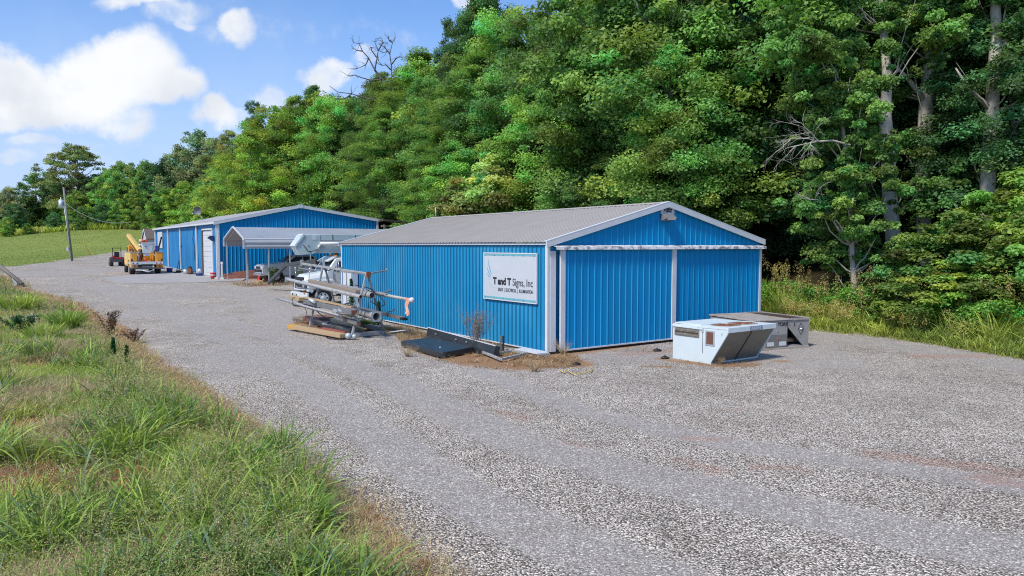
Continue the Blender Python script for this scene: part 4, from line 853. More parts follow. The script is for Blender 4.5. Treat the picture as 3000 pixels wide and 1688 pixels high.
def fields(x, y, s):
    dryn = smst(fbm(x*.42+9, y*.42, 101), .47, .60)*smst(s, 5.5, 1.2)*.75; edge = smst(s, 1.0, 0.25)*.9
    dryn = np.maximum(dryn, smst(fbm(x*.55, y*.55, 140, 2), .50, .60)*.95); lime = smst(s, 1.4, 4.0)*smst(fbm(x*.55, y*.55, 120, 2), .34, .52)
    tall = smst(fbm(x*.6+4, y*.6, 111, 2), .44, .60)*smst(s-.4*smst(y, 9, 17), .05, .7)*smst(s, 6.5, 3.2)
    return dryn, edge, lime, tall
def low_col(x, y, s):
    d, e, l, t = fields(x, y, s); c = cmix(GRN*1.05, LIME, l); c = cmix(c, c, d*0) if False else c
    c = c*(1-d[:, None])+cmix(TANC, BRN, rng.random(len(x)))*d[:, None]; c = c*(1-e[:, None])+cmix(STRAW, BRN, rng.random(len(x)))*e[:, None]
    return c
parts = []
km = lambda x, y, s: claymask(x, y)
for (n_, y0, y1, per, hr, wr) in [(18000, 4.5, 11, 12, (.12, .36), (.009, .017)), (24000, 11, 20, 10, (.12, .36), (.012, .022)), (24000, 20, 36, 7, (.14, .34), (.016, .03)), (17000, 36, 62, 6, (.15, .36), (.03, .05))]:
    parts.append(clump_field(n_, y0, y1, per, hr, wr, low_col, .9, km, 2, .10))
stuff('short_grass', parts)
# dead brown and pinkish grass mats
def dry_col(x, y, s): return cmix(TANC*1.05, BRN*1.1, rng.random(len(x)))*vj(len(x), .2)[:, None]
kd_ = lambda x, y, s: claymask(x, y)*np.clip(fields(x, y, s)[0]*.95+fields(x, y, s)[1]*.7+.06, 0, 1)
parts = [clump_field(n_, y0, y1, per, hr, wr, dry_col, 1.1, kd_, 2, .14) for (n_, y0, y1, per, hr, wr) in [(11000, 4.5, 12, 14, (.18, .46), (.006, .012)), (13000, 12, 24, 11, (.18, .48), (.010, .018)), (11000, 24, 62, 8, (.15, .4), (.02, .035))]]
# straw litter and dry stalks by the workshop wall and the other dry patches
def litter(pts, n, hr, wr, cols, lean=1.4, per=1):
    xmin, xmax = min(p[0] for p in pts), max(p[0] for p in pts); ymin, ymax = min(p[1] for p in pts), max(p[1] for p in pts)
    x = rng.uniform(xmin, xmax, n); y = rng.uniform(ymin, ymax, n); k = inside(x, y, pts); x, y = x[k], y[k]; k = fbm(x*1.2, y*1.2, 200) > .36+.18*rng.random(len(x)); x, y = x[k], y[k]; m = len(x); a = rng.random(m)*6.283
    H = hr[0]+(hr[1]-hr[0])*rng.random(m)**1.5; la = lean*(.4+rng.random(m)); c = cmix(cols[0], cols[1], rng.random(m))*vj(m, .25)[:, None]
    return blades(np.stack([x, y, gz(x, y)], 1), H, wr[0]+(wr[1]-wr[0])*rng.random(m), np.stack([np.cos(a)*la, np.sin(a)*la], 1), c, 2)
parts.append(litter([wp(-.15, 10), wp(-3.0, 9.6), wp(-1.8, 7.4), wp(-2.6, 5.2), wp(-3.3, 3.2), wp(-3.5, .6), wp(-3.1, -.9), wp(-2.1, -2.2), wp(-.8, -2.3), wp(.3, -1.5), wp(.6, -.5), wp(-.1, -.1)], 60000, (.04, .19), (.010, .020), (STRAW*.95, BRN*.8)))
parts.append(litter([wp(-1.0, 10), wp(-2.8, 9.6), wp(-1.6, 7.4), wp(-2.5, 5.2), wp(-3.2, 3.6), wp(-3.7, 1.6), wp(-3.0, .2), wp(-1.8, -1.2), wp(-.4, -.9), wp(-.15, .2), wp(-.15, 10)], 3200, (.15, .42), (.006, .012), (BRN*.9, TANC*.8), .5))
parts.append(litter([wp(1.8, -.4), wp(5.9, -.3), wp(6.2, -2.0), wp(3.2, -1.6)], 2600, (.03, .12), (.01, .018), (BRN, STRAW*.7)))
parts.append(litter([wp(2.3, -2.7), wp(2.5, -5.2), wp(4.6, -5.2), wp(3.4, -4.4)], 1500, (.03, .14), (.01, .018), (BRN, STRAW*.7)))
parts.append(litter([wp(-4.2, 12), wp(-2, 11), wp(-.3, 16), wp(-3, 16)], 4200, (.05, .25), (.014, .024), (BRN, STRAW*.8)))
parts.append(litter([wp(-1, 33.0), wp(7, 33.0), wp(7, 36), wp(-1, 35.5)], 5200, (.05, .35), (.03, .05), (STRAW*.8, BRN)))
for (n_, y0, y1, h0, h1, w0, w1) in [(16000, 4.5, 12, .05, .22, .006, .011), (26000, 12, 26, .05, .26, .010, .018), (16000, 26, 60, .06, .28, .02, .035)]:
    y = rng.uniform(y0, y1, n_); xe = np.interp(y, [b for a, b in NEARE], [a for a, b in NEARE]); x = xe+rng.uniform(-2.0, 1.1, n_); s = signed_near(x, y)
    pr = smst(s, -.55, .1)*smst(s, 1.3, .5)*smst(fbm(x*.8, y*.8, 260, 3), .30, .52); k = pr > rng.random(n_); x, y = x[k], y[k]; m = len(x); a = rng.random(m)*6.283; la = .5+1.2*rng.random(m)
    parts.append(blades(np.stack([x, y, gz(x, y)], 1), rng.uniform(h0, h1, m), rng.uniform(w0, w1, m), np.stack([np.cos(a)*la, np.sin(a)*la], 1), cmix(STRAW, TANC*.9, rng.random(m))*vj(m, .25)[:, None], 2))
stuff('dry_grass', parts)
# tall green grass in clumps with seed heads
def tallpos(n, y0, y1, cond=None):
    x, y, s = sample_near(n, y0, y1); t = fields(x, y, s)[3]*claymask(x, y)
    k = t > rng.random(len(x))*1.0; return x[k], y[k], s[k]
tp_, heads = [], []
for (n_, y0, y1, per, hr, wr, sz, ne) in [(1500, 4.5, 9, 22, (.35, .8), (.018, .034), .022, 40), (1900, 9, 14, 18, (.38, .9), (.020, .038), .030, 30), (1700, 14, 24, 14, (.4, .9), (.024, .042), .045, 24), (1300, 24, 60, 9, (.4, .8), (.035, .06), .09, 12)]:
    x, y, s = tallpos(n_, y0, y1); hc = rng.uniform(*hr, len(x)); idx = np.repeat(np.arange(len(x)), per); m = len(idx); a = rng.random(m)*6.283; r = .16*rng.random(m)
    X = x[idx]+np.cos(a)*r; Y = y[idx]+np.sin(a)*r; la = .25+.95*rng.random(m); ct = np.clip(fbm(x*1.1, y*1.1, 155)*2.4-.7, 0, 1); col = cmix(DKG*1.1, GRN*1.25, ct)[idx]*vj(m, .22)[:, None]
    pale = (rng.random(m) < .16)[:, None]; col = np.where(pale, c_(.22, .34, .20), col)
    tp_.append(blades(np.stack([X, Y, gz(X, Y)-.02], 1), hc[idx]*(.6+.55*rng.random(m)), rng.uniform(*wr, m), np.stack([np.cos(a)*la, np.sin(a)*la], 1), col, 4, .8))
    # flowering stems
    q = rng.random(len(x)) < .62; xs_, ys_ = np.repeat(x[q], 3), np.repeat(y[q], 3); k = len(xs_); xs_ = xs_+rng.normal(size=k)*.14; ys_ = ys_+rng.normal(size=k)*.14; hs = np.repeat(hc[q], 3)*(.95+.35*rng.random(k)); ln = rng.normal(size=(k, 2))*.14
    tp_.append(blades(np.stack([xs_, ys_, gz(xs_, ys_)], 1), hs, np.full(k, wr[0]*.5), ln, np.tile(c_(.20, .20, .08), (k, 1)), 2, .2))
    tips = np.stack([xs_+ln[:, 0]*hs, ys_+ln[:, 1]*hs, gz(xs_, ys_)+hs*.86], 1); hc2 = cmix(c_(.42, .44, .16), c_(.50, .38, .22), rng.random(k))
    heads.append(panicles(tips, hc2, ne, .26, .10, sz))
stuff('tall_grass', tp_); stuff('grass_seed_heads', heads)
# ---- weeds along the foot of the wood
def strip(n, v0, v1, u0, u1): v = rng.uniform(v0, v1, n); t = rng.random(n); u = u0+(u1-u0)*t; E_ = edge_u(v); u = u+E_; return C0n[0]+UUn[0]*u+VVn[0]*v, C0n[1]+UUn[1]*u+VVn[1]*v, t
def edge_u(v): return np.interp(v, [-40, -22, -14, -9.2, -6.9, -4.2, -.9, 18, 41, 60], [10, 9, 10, 11.3, 12.2, 13.0, 12.9, 12.9, 13.2, 14.0])
wp_, wh = [], []
x, y, t = strip(9000, -24, 30, -.05, 1.0); m = len(x); a = rng.random(m)*6.283; la = .5+.8*rng.random(m)
wp_.append(blades(np.stack([x, y, gz(x, y)-.02], 1), rng.uniform(.08, .25, m)+.2*t, rng.uniform(.02, .035, m), np.stack([np.cos(a)*la, np.sin(a)*la], 1), cmix(GRN*.9, YG*.8, rng.random(m))*vj(m)[:, None], 2))
for (n_, u0, u1, h0, h1) in [(900, .3, 1.0, .5, .9), (2000, .8, 3.4, 1.1, 1.9)]:
    x, y, t = strip(n_, -24, 26, u0, u1); per = 16; idx = np.repeat(np.arange(n_), per); m = len(idx); a = rng.random(m)*6.283; ct = fbm(x*.6, y*.6, 300); hv = (.75+.5*fbm(x*.5, y*.5, 310))
    hc = rng.uniform(h0, h1, n_)*hv; la = .2+.75*rng.random(m); col = cmix(GRN*.85, YG, smst(ct, .4, .6))[idx]*vj(m, .2)[:, None]
    X = x[idx]+rng.normal(size=m)*.12; Y = y[idx]+rng.normal(size=m)*.12
    wp_.append(blades(np.stack([X, Y, gz(X, Y)-.02], 1), hc[idx]*(.55+.5*rng.random(m)), rng.uniform(.022, .042, m), np.stack([np.cos(a)*la, np.sin(a)*la], 1), col, 4, .9))
    q = np.where((fbm(x*.9, y*.9, 320) > .58))[0]; q = np.repeat(q, 2); k = len(q); xs_ = x[q]+rng.normal(size=k)*.12; ys_ = y[q]+rng.normal(size=k)*.12; hs = hc[q]*(1.0+.3*rng.random(k)); ln = rng.normal(size=(k, 2))*.18
    tips = np.stack([xs_+ln[:, 0]*hs, ys_+ln[:, 1]*hs, gz(xs_, ys_)+hs*.88], 1); wh.append(panicles(tips, cmix(c_(.58, .54, .18), c_(.60, .42, .18), rng.random(k)), 26, .42, .14, .06))
stuff('roadside_weeds', wp_); stuff('weed_seed_heads', wh)
# leafy weeds in the strip
lw = []
x, y, t = strip(420, -22, 24, .9, 2.4); k = len(x); C_ = np.stack([x, y, gz(x, y)+rng.uniform(.5, 1.5, k)], 1); V, F_, co = cluster_leaves(C_, rng.uniform(.25, .5, k), 70, .12, .07, .8, .6)
co = co*cmix(c_(.20, .40, .05), c_(.11, .27, .05), rng.random(len(co))); lw.append((V, np.concatenate([F_[:, [0, 1, 2]], F_[:, [0, 2, 3]]]), np.repeat(co, 4, 0).clip(0, 1)))
stuff('leafy_undergrowth', lw)
# ---- meadow: mown grass and the tall yellowish strip behind it
mp = []
n_ = 130000; y = rng.uniform(66, 150, n_); x = rng.uniform(-118, -30, n_); k = ~inside(x, y, YARD) & (signed_near(x, y) < 0); u_, v_ = uvof(x, y); k &= (u_ < 12); x, y = x[k], y[k]; m = len(x); a = rng.random(m)*6.283
mp.append(blades(np.stack([x, y, gz(x, y)-.02], 1), rng.uniform(.05, .13, m), rng.uniform(.05, .11, m), np.stack([np.cos(a), np.sin(a)], 1)*.5, cmix(c_(.22, .33, .06), c_(.34, .42, .10), fbm(x*.2, y*.2, 400))*vj(m, .15)[:, None], 2))
stuff('meadow_grass', mp)
mp = []; n_ = 16000; t = rng.random(n_); x = -125+90*t; y = 127+7*fbm(x*.1, x*0, 410)*1.0+rng.uniform(0, 9, n_)-6*smst(x, -60, -38); a = rng.random(n_)*6.283; m = n_
mp.append(blades(np.stack([x, y, gz(x, y)-.05], 1), rng.uniform(.7, 1.5, m)*(.6+.9*fbm(x*.25, y*.25, 420)), rng.uniform(.10, .22, m), np.stack([np.cos(a), np.sin(a)], 1)*.4, cmix(c_(.48, .56, .09), c_(.62, .50, .26), (fbm(x*.3, y*.3, 430) > .55)*.8*rng.random(m))*vj(m, .2)[:, None], 3))
stuff('tall_meadow_weeds', mp)
# ---- single plants
def leafy_weed(name, label, px, py, Y, H, r, col, n=900, L=.09, Wd=.028, conic=True, cat='weed', z=None):
    p = at(px, py, Y); g0 = gzs(p.x, p.y); e = thing(name, label, cat, (p.x, p.y, g0)); m = MB(); q = random.Random(int(px)); ns = 1 if conic else 7; tips = []
    for i in range(ns):
        d = (q.gauss(0, r*.6), q.gauss(0, r*.6)) if not conic else (0, 0); m.tube([(0, 0, 0), (d[0]*.5, d[1]*.5, H*.5), (d[0], d[1], H*.95)], [.012, .01, .004], 5, caps=False); tips.append(d)
    m.build('stem', BARKD, e, recalc=False); t = rng.random(n)**.8; ix = rng.integers(0, ns, n); T_ = np.array(tips)[ix]; rr = r*(1-t*.75) if conic else np.full(n, r*.45); d = unit(n)
    P = np.stack([T_[:, 0]*t+d[:, 0]*rr*rng.random(n), T_[:, 1]*t+d[:, 1]*rr*rng.random(n), H*(.06+.94*t)], 1); V, F_, co = leaf_quads(P, unit(n)+np.array([0, 0, .7]), L, Wd, np.clip(1+.25*rng.normal(size=(n, 1)), .4, 1.8)*np.ones((1, 3)))
    o = np_obj('foliage', V, F_, LEAF, smooth=False, fcolors=co, parent=e); o.color = (*col, 1); return e
leafy_weed('tall_weed', 'dark green upright weed standing alone in the bank, left of its twin', 333, 1050, 21.0, .75, .13, (.02, .10, .025))
leafy_weed('tall_weed', 'dark green upright weed, right and nearer of the twin spikes on the bank', 373, 1075, 19.8, .72, .13, (.02, .10, .025))
leafy_weed('brown_weed', 'reddish-brown dead weed at the gravel edge above the bank', 322, 968, 27.5, .95, .42, (.13, .075, .05), 1100, .07, .03, False)
leafy_weed('brown_weed', 'small rusty dead weed at the gravel edge right of the larger brown one', 395, 985, 25.5, .5, .25, (.17, .09, .045), 500, .07, .03, False)
leafy_weed('wildflower', 'green weed with pale flower heads at the left of the bank', 72, 985, 27, .7, .5, (.05, .13, .05), 1500, .09, .04, False)
fl_ = MB(); q = random.Random(4); pf = at(72, 985, 27)
fw = [o for o in COL.objects if o.name.startswith('wildflower')][0]
for i in range(16): fl_.ball((q.gauss(0, .4), q.gauss(0, .3), .66+q.gauss(0, .10)), .028, 6, 4)
fl_.build('flower_heads', SIGNW, fw); fw.children[-1]['kind'] = 'stuff'
leafy_weed('green_weed', 'tall green feathery weed between the rack and the back of the blue long wall', 1030, 905, 33.5, 1.9, .30, (.03, .13, .045), 1500, .10, .03, True)
leafy_weed('green_weed', 'short green weed against the blue wall right of the pipe rack', 1110, 930, 31.0, 1.1, .22, (.03, .11, .03), 900, .10, .03, True)
leafy_weed('green_weed', 'green weed growing beside the front wheel of the silver pickup', 800, 812, 50.2, 1.3, .28, (.12, .20, .07), 420, .12, .05, False)
leafy_weed('green_weed', 'low yellow-green weed patch at the foot of the pipe rack', 1075, 955, 29.6, .42, .55, (.14, .20, .04), 1400, .08, .035, False)
leafy_weed('green_weed', 'green weed in front of the grey steel arm, right of the pickup wheel', 875, 800, 48, 1.5, .3, (.12, .18, .07), 400, .12, .05, False)
# tall tussocks on the bank
def tussock(label, px, py, Y, H, n, cols, r=.35, w=.03):
    p = at(px, py, Y); g0 = gzs(p.x, p.y); a = rng.random(n)*6.283; la = .15+.7*rng.random(n); rr = r*rng.random(n)**.6
    P = np.stack([np.cos(a)*rr, np.sin(a)*rr, np.zeros(n)-.03], 1); V, F_, C = blades(P, H*(.55+.55*rng.random(n)), w*(.7+.6*rng.random(n)), np.stack([np.cos(a)*la, np.sin(a)*la], 1), cmix(*cols, rng.random(n))*vj(n, .2)[:, None], 4, .8)
    o = np_obj('grass_tussock', V, F_, BLADE, smooth=False, colors=C); o.location = (p.x, p.y, g0); tag(o, label, 'grass tuft'); return o
tussock('tall dark green grass tuft beside the gravel edge, higher up the bank', 195, 945, 29, 1.05, 420, (DKG*1.3, GRN), .45, .035)
tussock('bright green grass tuft near the leaning log at the left edge', 62, 905, 36, 1.1, 380, (GRN, LIME), .8, .05)
tussock('light green grass tuft left of the tall dark one', 130, 975, 26, .7, 320, (GRN, GRN*1.2), .5, .03)
tussock('bright lime grass tuft in the bottom left corner', 30, 1560, 8.6, .5, 420, (LIME, GRN*1.3), .4, .013)
tussock('dark arching grass tuft in the lower middle of the bank', 700, 1430, 10.2, .75, 420, (DKG*1.1, DKG*1.6), .28, .02)
tussock('dark arching grass tuft near the bottom edge beside the gravel', 880, 1580, 8.6, .62, 420, (DKG*1.1, DKG*1.6), .28, .018)
tussock('slim dark grass tuft leaning over the gravel edge', 825, 1385, 11.6, .8, 160, (DKG, DKG*1.5), .16, .02)
# ================================================================ solve helpers (site frame)
def onv(px, py, v0):
    x = (px-1500)/fpx; y = (844-py)/fpx; d = Vector((x, math.cos(PITCH)+y*math.sin(PITCH), -math.sin(PITCH)+y*math.cos(PITCH)))
    c = -(C0.dot(VV)); t = (v0-c)/(d.x*VV.x+d.y*VV.y); P = d*t+Vector((0, 0, CZ)); return (P-C0).dot(UU), P.z
def gpt(px, py):
    Ys = np.arange(3.0, 330, .05); p1 = at(px, py, 1.0); X = p1.x*Ys; Zr = CZ+(p1.z-CZ)*Ys
    k = np.argmax(Zr <= gz(X, Ys)); return Vector((X[k], Ys[k], gzs(X[k], Ys[k])))
def local(o, px, py, Y): return None
# ================================================================ FAR WORKSHOP
B2 = W(-.52, 41.47, .93); H2, R2, L2, RU2, Wd2 = 4.42, 5.86, 28.5, 6.6, 13.6; RE2 = 4.83
b2 = thing('far_metal_workshop', 'larger blue metal workshop with white garage door and low-pitched pale roof, farther from the camera', 'building', B2, RZ)
def gt2(u): return H2+(R2-H2)*u/RU2 if u < RU2 else R2+(RE2-R2)*(u-RU2)/(Wd2-RU2)
BLUE2 = mat('streaked_blue_steel', (0.008, 0.17, 0.40), 0.5, 0, 0.15, 1.2, stain=(0.07, 0.28, 0.48), samt=0.6, sscale=1.6, slo=0.45, shi=0.7, stretch=(1, 1, .15))
lw2 = MB()
ribbed(lw2, 1.57, lambda a, t: (0, a, (-.15 if t == 0 else H2)), -X_, .3)
ribbed(lw2, 5.25, lambda a, t: (0, a, (3.9 if t == 0 else H2)), -X_, .3, a0=1.57)
ribbed(lw2, L2, lambda a, t: (0, a, (-.15 if t == 0 else H2)), -X_, .3, a0=5.25)
lw2.build('long_wall', BLUE2, b2, recalc=False)
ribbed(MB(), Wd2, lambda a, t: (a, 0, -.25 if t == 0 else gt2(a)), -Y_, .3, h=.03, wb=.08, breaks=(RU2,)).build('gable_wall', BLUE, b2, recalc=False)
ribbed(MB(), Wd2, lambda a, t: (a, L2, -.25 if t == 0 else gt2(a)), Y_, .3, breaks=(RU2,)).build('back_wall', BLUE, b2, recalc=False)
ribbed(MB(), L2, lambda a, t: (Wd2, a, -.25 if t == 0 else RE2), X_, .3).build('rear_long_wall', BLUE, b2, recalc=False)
rm = MB(); s2 = (R2-H2)/RU2
ribbed(rm, L2+.3, lambda a, t: ((-.25, a-.15, H2-.25*s2+.06) if t == 0 else (RU2, a-.15, R2+.06)), Vector((-s2, 0, 1)).normalized(), .3, h=.03)
ribbed(rm, L2+.3, lambda a, t: ((RU2, a-.15, R2+.06) if t == 0 else (Wd2+.2, a-.15, RE2+.04)), Vector((.15, 0, 1)).normalized(), .3, h=.03)
rm.build('roof', mat('pale_roof_2', (.44, .43, .43), .5, .1, .1, 1, stain=(.3, .28, .27), samt=.4), b2, recalc=False)
rake((-.30, -.17, H2+.02), (RU2, -.17, R2+.10), .24).build('rake_trim', WHITE, b2); rake((RU2, -.171, R2+.10), (Wd2+.2, -.171, RE2+.09), .24).build('rake_trim', WHITE, b2)
MB().box(RU2-.22, RU2+.22, -.20, -.172, R2-.17, R2+.14).build('ridge_plate', WHITE, b2)
MB().box(-.30, -.02, -.12, L2+.15, H2-.14, H2+.0).build('eave_gutter', WHITE, b2, .01)
for v in (7.2, 14.4, 20.7, 28.3): MB().box(-.14, -.035, v-.12, v+.12, -.1, H2-.15).build('downpipe_trim', WHITE, b2)
MB().box(-.10, -.0, -.06, .10, -.2, H2-.15).box(.0, .14, -.10, -.035, -.2, H2+.0).build('corner_trim', WHITE, b2)
MB().box(Wd2-.14, Wd2+.05, -.08, -.035, -.2, RE2-.1).build('corner_trim', WHITE, b2)
gd = MB(); zz_ = -.08
for k in range(9): gd.box(.03, .06, 1.62, 5.20, zz_+k*.435, zz_+k*.435+.42)
gdo = gd.build('garage_door', WHITE, b2, .01)
MB().box(.065, .08, 1.6, 5.22, -.1, 3.88).build('door_joint', DGREY, gdo)
MB().box(-.07, .02, 5.22, 5.36, -.1, 3.98).build('door_jamb', mat('brown_jamb', (.13, .085, .06), .7), b2); MB().box(-.07, .02, 1.47, 1.60, -.1, 3.98).box(-.07, .02, 1.47, 5.36, 3.86, 3.98).build('door_jamb', WHITE, b2)
MB().box(.0, .028, 5.15, 5.21, 2.5, 2.9).build('door_handle', DGREY, gdo)
cb = MB(); 
cb.tube([(-.05, 14.0, 2.6), (-.07, 14.8, 2.2), (-.06, 15.2, 1.2), (-.05, 15.3, .2)], .03, 6); cb.tube([(-.05, 8.4, 3.9), (-.06, 8.9, 3.1), (-.06, 8.1, 2.4), (-.05, 8.6, 1.3)], .022, 6)
cb.build('wall_cable', BLACK, b2); MB().box(-.12, -.03, 7.35, 7.55, 1.2, 1.75).build('meter_box', DGREY, b2)
ws2 = MB().box(-.10, -.045, 23.9, 26.7, 2.30, 4.05).build('white_wall_board', SIGNW); ws2.location = B2; ws2.rotation_euler = (0, 0, RZ); tag(ws2, 'white board mounted on the far workshop wall above the bucket truck', 'sign')
wl = thing('wall_lamp', 'dark blue hooded lamp on the wall between the garage door and the corner', 'lamp', B2+UU*0+VV*1.05, RZ); MB().prism([(-.04, 3.35), (-.32, 3.35), (-.50, 3.22), (-.50, 3.16), (-.20, 2.96), (-.04, 2.90)], 'y', -.14, .14).build('housing', mat('navy_metal', (.03, .05, .13), .5), wl, .01); MB().add([(-.49, -.12, 3.155), (-.49, .12, 3.155), (-.22, .12, 2.965), (-.22, -.12, 2.965)], [(0, 1, 2, 3)]).build('lens', LENSC, wl)
# ladder against the far wall
ld = thing('ladder', 'dark extension ladder leaning on the blue wall behind the bucket truck', 'ladder', B2+VV*23.6, RZ)
for y in (-.22, .22): MB().beam((-1.1, y, -.0), (-.2, y, 3.5), .04, .09).build('rail', BLACK, ld)
for k in range(11): f = (k+.6)/11.5; MB().beam((-1.1+.9*f, -.2, 3.5*f), (-1.1+.9*f, .2, 3.5*f), .035, .035).build('rung', GALV, ld)
# satellite dish on the far roof
dp = at(589, 644, 62.5); ds = thing('satellite_dish', 'grey satellite dish on the roof edge of the far workshop', 'dish', dp, 0)
MB().tube([(.12, 0, -.05), (.0, 0, .35), (-.18, 0, .55)], .028, 8).tube([(.3, .1, -.05), (.02, 0, .33)], .016, 6).build('mast', GALV, ds)
dm = MB(); nr, na_ = 6, 22; vs = []; fs = []
for j in range(nr+1):
    for i in range(na_): r = .40*j/nr; a = 6.2832*i/na_; vs.append((r*math.cos(a), .16*(j/nr)**2, r*.95*math.sin(a)))
for j in range(nr):
    for i in range(na_): fs.append((j*na_+i, j*na_+(i+1) % na_, (j+1)*na_+(i+1) % na_, (j+1)*na_+i))
dm.add(vs, fs, True); dm.add([(v[0], v[1]+.02, v[2]) for v in vs], fs, True); dd_ = dm.build('reflector', mat('dish_grey', (.13, .135, .14), .5), ds, recalc=False); dd_.location = (-.18, .05, .80); dd_.rotation_euler = (R(-12), 0, R(165))
MB().tube([(-.22, -.05, .42), (-.50, -.42, .50)], .018, 6).box(-.56, -.45, -.50, -.40, .46, .58).build('feed_arm', GALV, ds)
# lean-to roof beside the far workshop
lt = thing('lean_to', 'dark brown lean-to roof on posts at the right side of the far workshop', 'shelter', B2+UU*Wd2, RZ)
lt_m = MB(); lt_m.prism([(.0, RE2+.06), (5.2, RE2-.28), (5.2, RE2-.42), (.0, RE2-.08)], 'y', -1.2, 14); lt_m.build('roof', mat('dark_tin', (.085, .07, .06), .7, 0, .3, 2), lt)
for k in range(4): MB().box(.2+k*1.6, .34+k*1.6, -.9, -.75, -.2, RE2-.2-.06*(.3+k*1.6)-.18).build('post', WOODG, lt)
MB().box(0, 5.1, -.85, -.70, RE2-.62, RE2-.44).build('beam', WOODG, lt)
# clay bank under the gable wall
q = random.Random(2); cm = MB(); nu, nv = 30, 8; vs = []
for j in range(nv+1):
    for i in range(nu+1):
        u = .15+7.6*i/nu; v = -.02-2.3*j/nv; h = .62*(math.sin(math.pi*min(1, i/nu*1.0+.05))**.5)*(1-(j/nv)**1.4)+q.uniform(-.05, .05); p = B2+UU*u+VV*v; g0 = gzs(p.x, p.y); vs.append((p.x, p.y, g0+max(h-.05, -.05)))
cm.add(vs, [(j*(nu+1)+i, j*(nu+1)+i+1, (j+1)*(nu+1)+i+1, (j+1)*(nu+1)+i) for j in range(nv) for i in range(nu)], True)
tag(cm.build('clay_bank', mat('red_clay', (.16, .055, .035), .95, 0, .35, 4, bump=.8, bscale=9, stain=(.06, .025, .018), samt=.7, sscale=3)), kind='structure')

# ================================================================ CARPORT
CP = W(-.61, 33.5); cp = thing('carport', 'grey metal carport with horizontal ribs standing along the far workshop gable', 'carport', CP, RZ)
CPL, CPW = 12.2, 5.5; CPM = mat('ribbed_grey_metal', (.46, .48, .52), .42, .15, .06, 1, stain=(.25, .25, .27), samt=.3)
def cprof(pts, nrib):
    """a sheet whose ribs run along u; pts = profile polyline (v,z)"""
    m = MB(); out = []
    for (a, b) in zip(pts[:-1], pts[1:]):
        A = Vector((0, *a)); Bv = Vector((0, *b)); d = Bv-A; n = Vector((0, -d.z, d.y)).normalized()
        if n.z < 0: n = -n
        if abs(n.z) < .1: n = Vector((0, -1 if a[0] < CPW/2 else 1, 0))
        k = max(1, int(d.length/nrib))
        for i in range(k):
            for (f, h) in ((0, 0), (.35, 0), (.42, .04), (.72, .04), (.80, 0)): out.append(A+d*((i+f)/k)+n*h)
    out.append(Vector((0, *pts[-1]))); m.add([o+X_*0 for o in out]+[o+X_*CPL for o in out], [(i, i+1, len(out)+i+1, len(out)+i) for i in range(len(out)-1)]); return m
m = cprof([(-.02, 3.29), (-.02, 3.86), (.14, 4.02), (2.75, 4.83), (5.36, 4.02), (5.52, 3.86), (5.52, 3.45)], .23)
m.build('roof', CPM, cp, recalc=False)
TRM = mat('light_metal_trim', (.62, .64, .67), .4, .2, .05, 2)
m = MB()
for a, b in [((-.03, 3.29), (-.03, 3.88)), ((-.03, 3.88), (.13, 4.05)), ((.13, 4.05), (2.75, 4.87)), ((2.75, 4.87), (5.37, 4.05)), ((5.37, 4.05), (5.53, 3.88)), ((5.53, 3.88), (5.53, 3.45))]: m.beam((-.02, a[0], a[1]), (-.02, b[0], b[1]), .08, .10, (1, 0, 0))
m.build('gable_edge_trim', TRM, cp)
for k in range(9):
    if k*1.52 < CPL:
        for y, zt in ((.05, 3.3), (5.45, 3.5)):
            pz = W(-.43+k*1.52, 33.5+y); MB().box(.14+k*1.52, .21+k*1.52, y-.03, y+.04, gzs(pz.x, pz.y)-.1, zt+.5).build('post', GALV, cp)
        MB().beam((.17+k*1.52, .06, 3.85), (.17+k*1.52, 2.75, 4.72), .05, .05).beam((.17+k*1.52, 2.75, 4.72), (.17+k*1.52, 5.44, 3.85), .05, .05).build('rafter', GALV, cp)

# ================================================================ WHEELS
def wheel(x, y, r, w_, parent, rimm=None, side=1, dual=False):
    t = MB(); prof = [(.62, .5), (.80, .5), (.95, .46), (1.0, .34), (1.0, -.34), (.95, -.46), (.80, -.5), (.62, -.5)]; n = 24; vs = []
    for k in range(n):
        a = 6.2832*k/n
        for (rr, yy) in prof: vs.append((x+rr*r*math.cos(a), y+yy*w_, r+rr*r*math.sin(a)))
    P_ = len(prof); t.add(vs, [(k*P_+i, k*P_+(i+1) % P_, ((k+1) % n)*P_+(i+1) % P_, ((k+1) % n)*P_+i) for k in range(n) for i in range(P_)], True)
    wo = t.build('wheel', RUBBER, parent); m = MB(); f = y+side*w_*.5
    m.tube([(x, f-side*.10, r), (x, f-side*.02, r)], [r*.62, r*.60], 20); m.tube([(x, f-side*.03, r), (x, f+side*.04, r)], [r*.2, r*.16], 12); m.build('rim', rimm or WHITEP, wo)
    m = MB()
    for k in range(6): a = 6.2832*k/6; m.disc((x+r*.42*math.cos(a), f-side*.015, r+r*.42*math.sin(a)), r*.085, 'y', 8, .012)
    h = m.build('hand_hole', BLACK, wo); h['kind'] = 'stuff'; return wo
def glassquad(pts, parent, name='window', off=None, m_=None, t=.008):
    P = [Vector(p) for p in pts]; n = (P[1]-P[0]).cross(P[2]-P[0]).normalized(); 
    if off is not None and n.dot(Vector(off)) < 0: n = -n
    k = len(P); mm = MB(); mm.add([p+n*t for p in P]+[p-n*t for p in P], [tuple(range(k)), tuple(range(2*k-1, k-1, -1))]+[(i, k+i, k+(i+1) % k, (i+1) % k) for i in range(k)]); return mm.build(name, m_ or GLASS, parent)
def arch(cx, r, z0, a0=180, a1=0, n=9): return [(cx+r*math.cos(R(a0+(a1-a0)*k/n)), z0+r*math.sin(R(a0+(a1-a0)*k/n))) for k in range(n+1)]
RV = RZ+math.pi
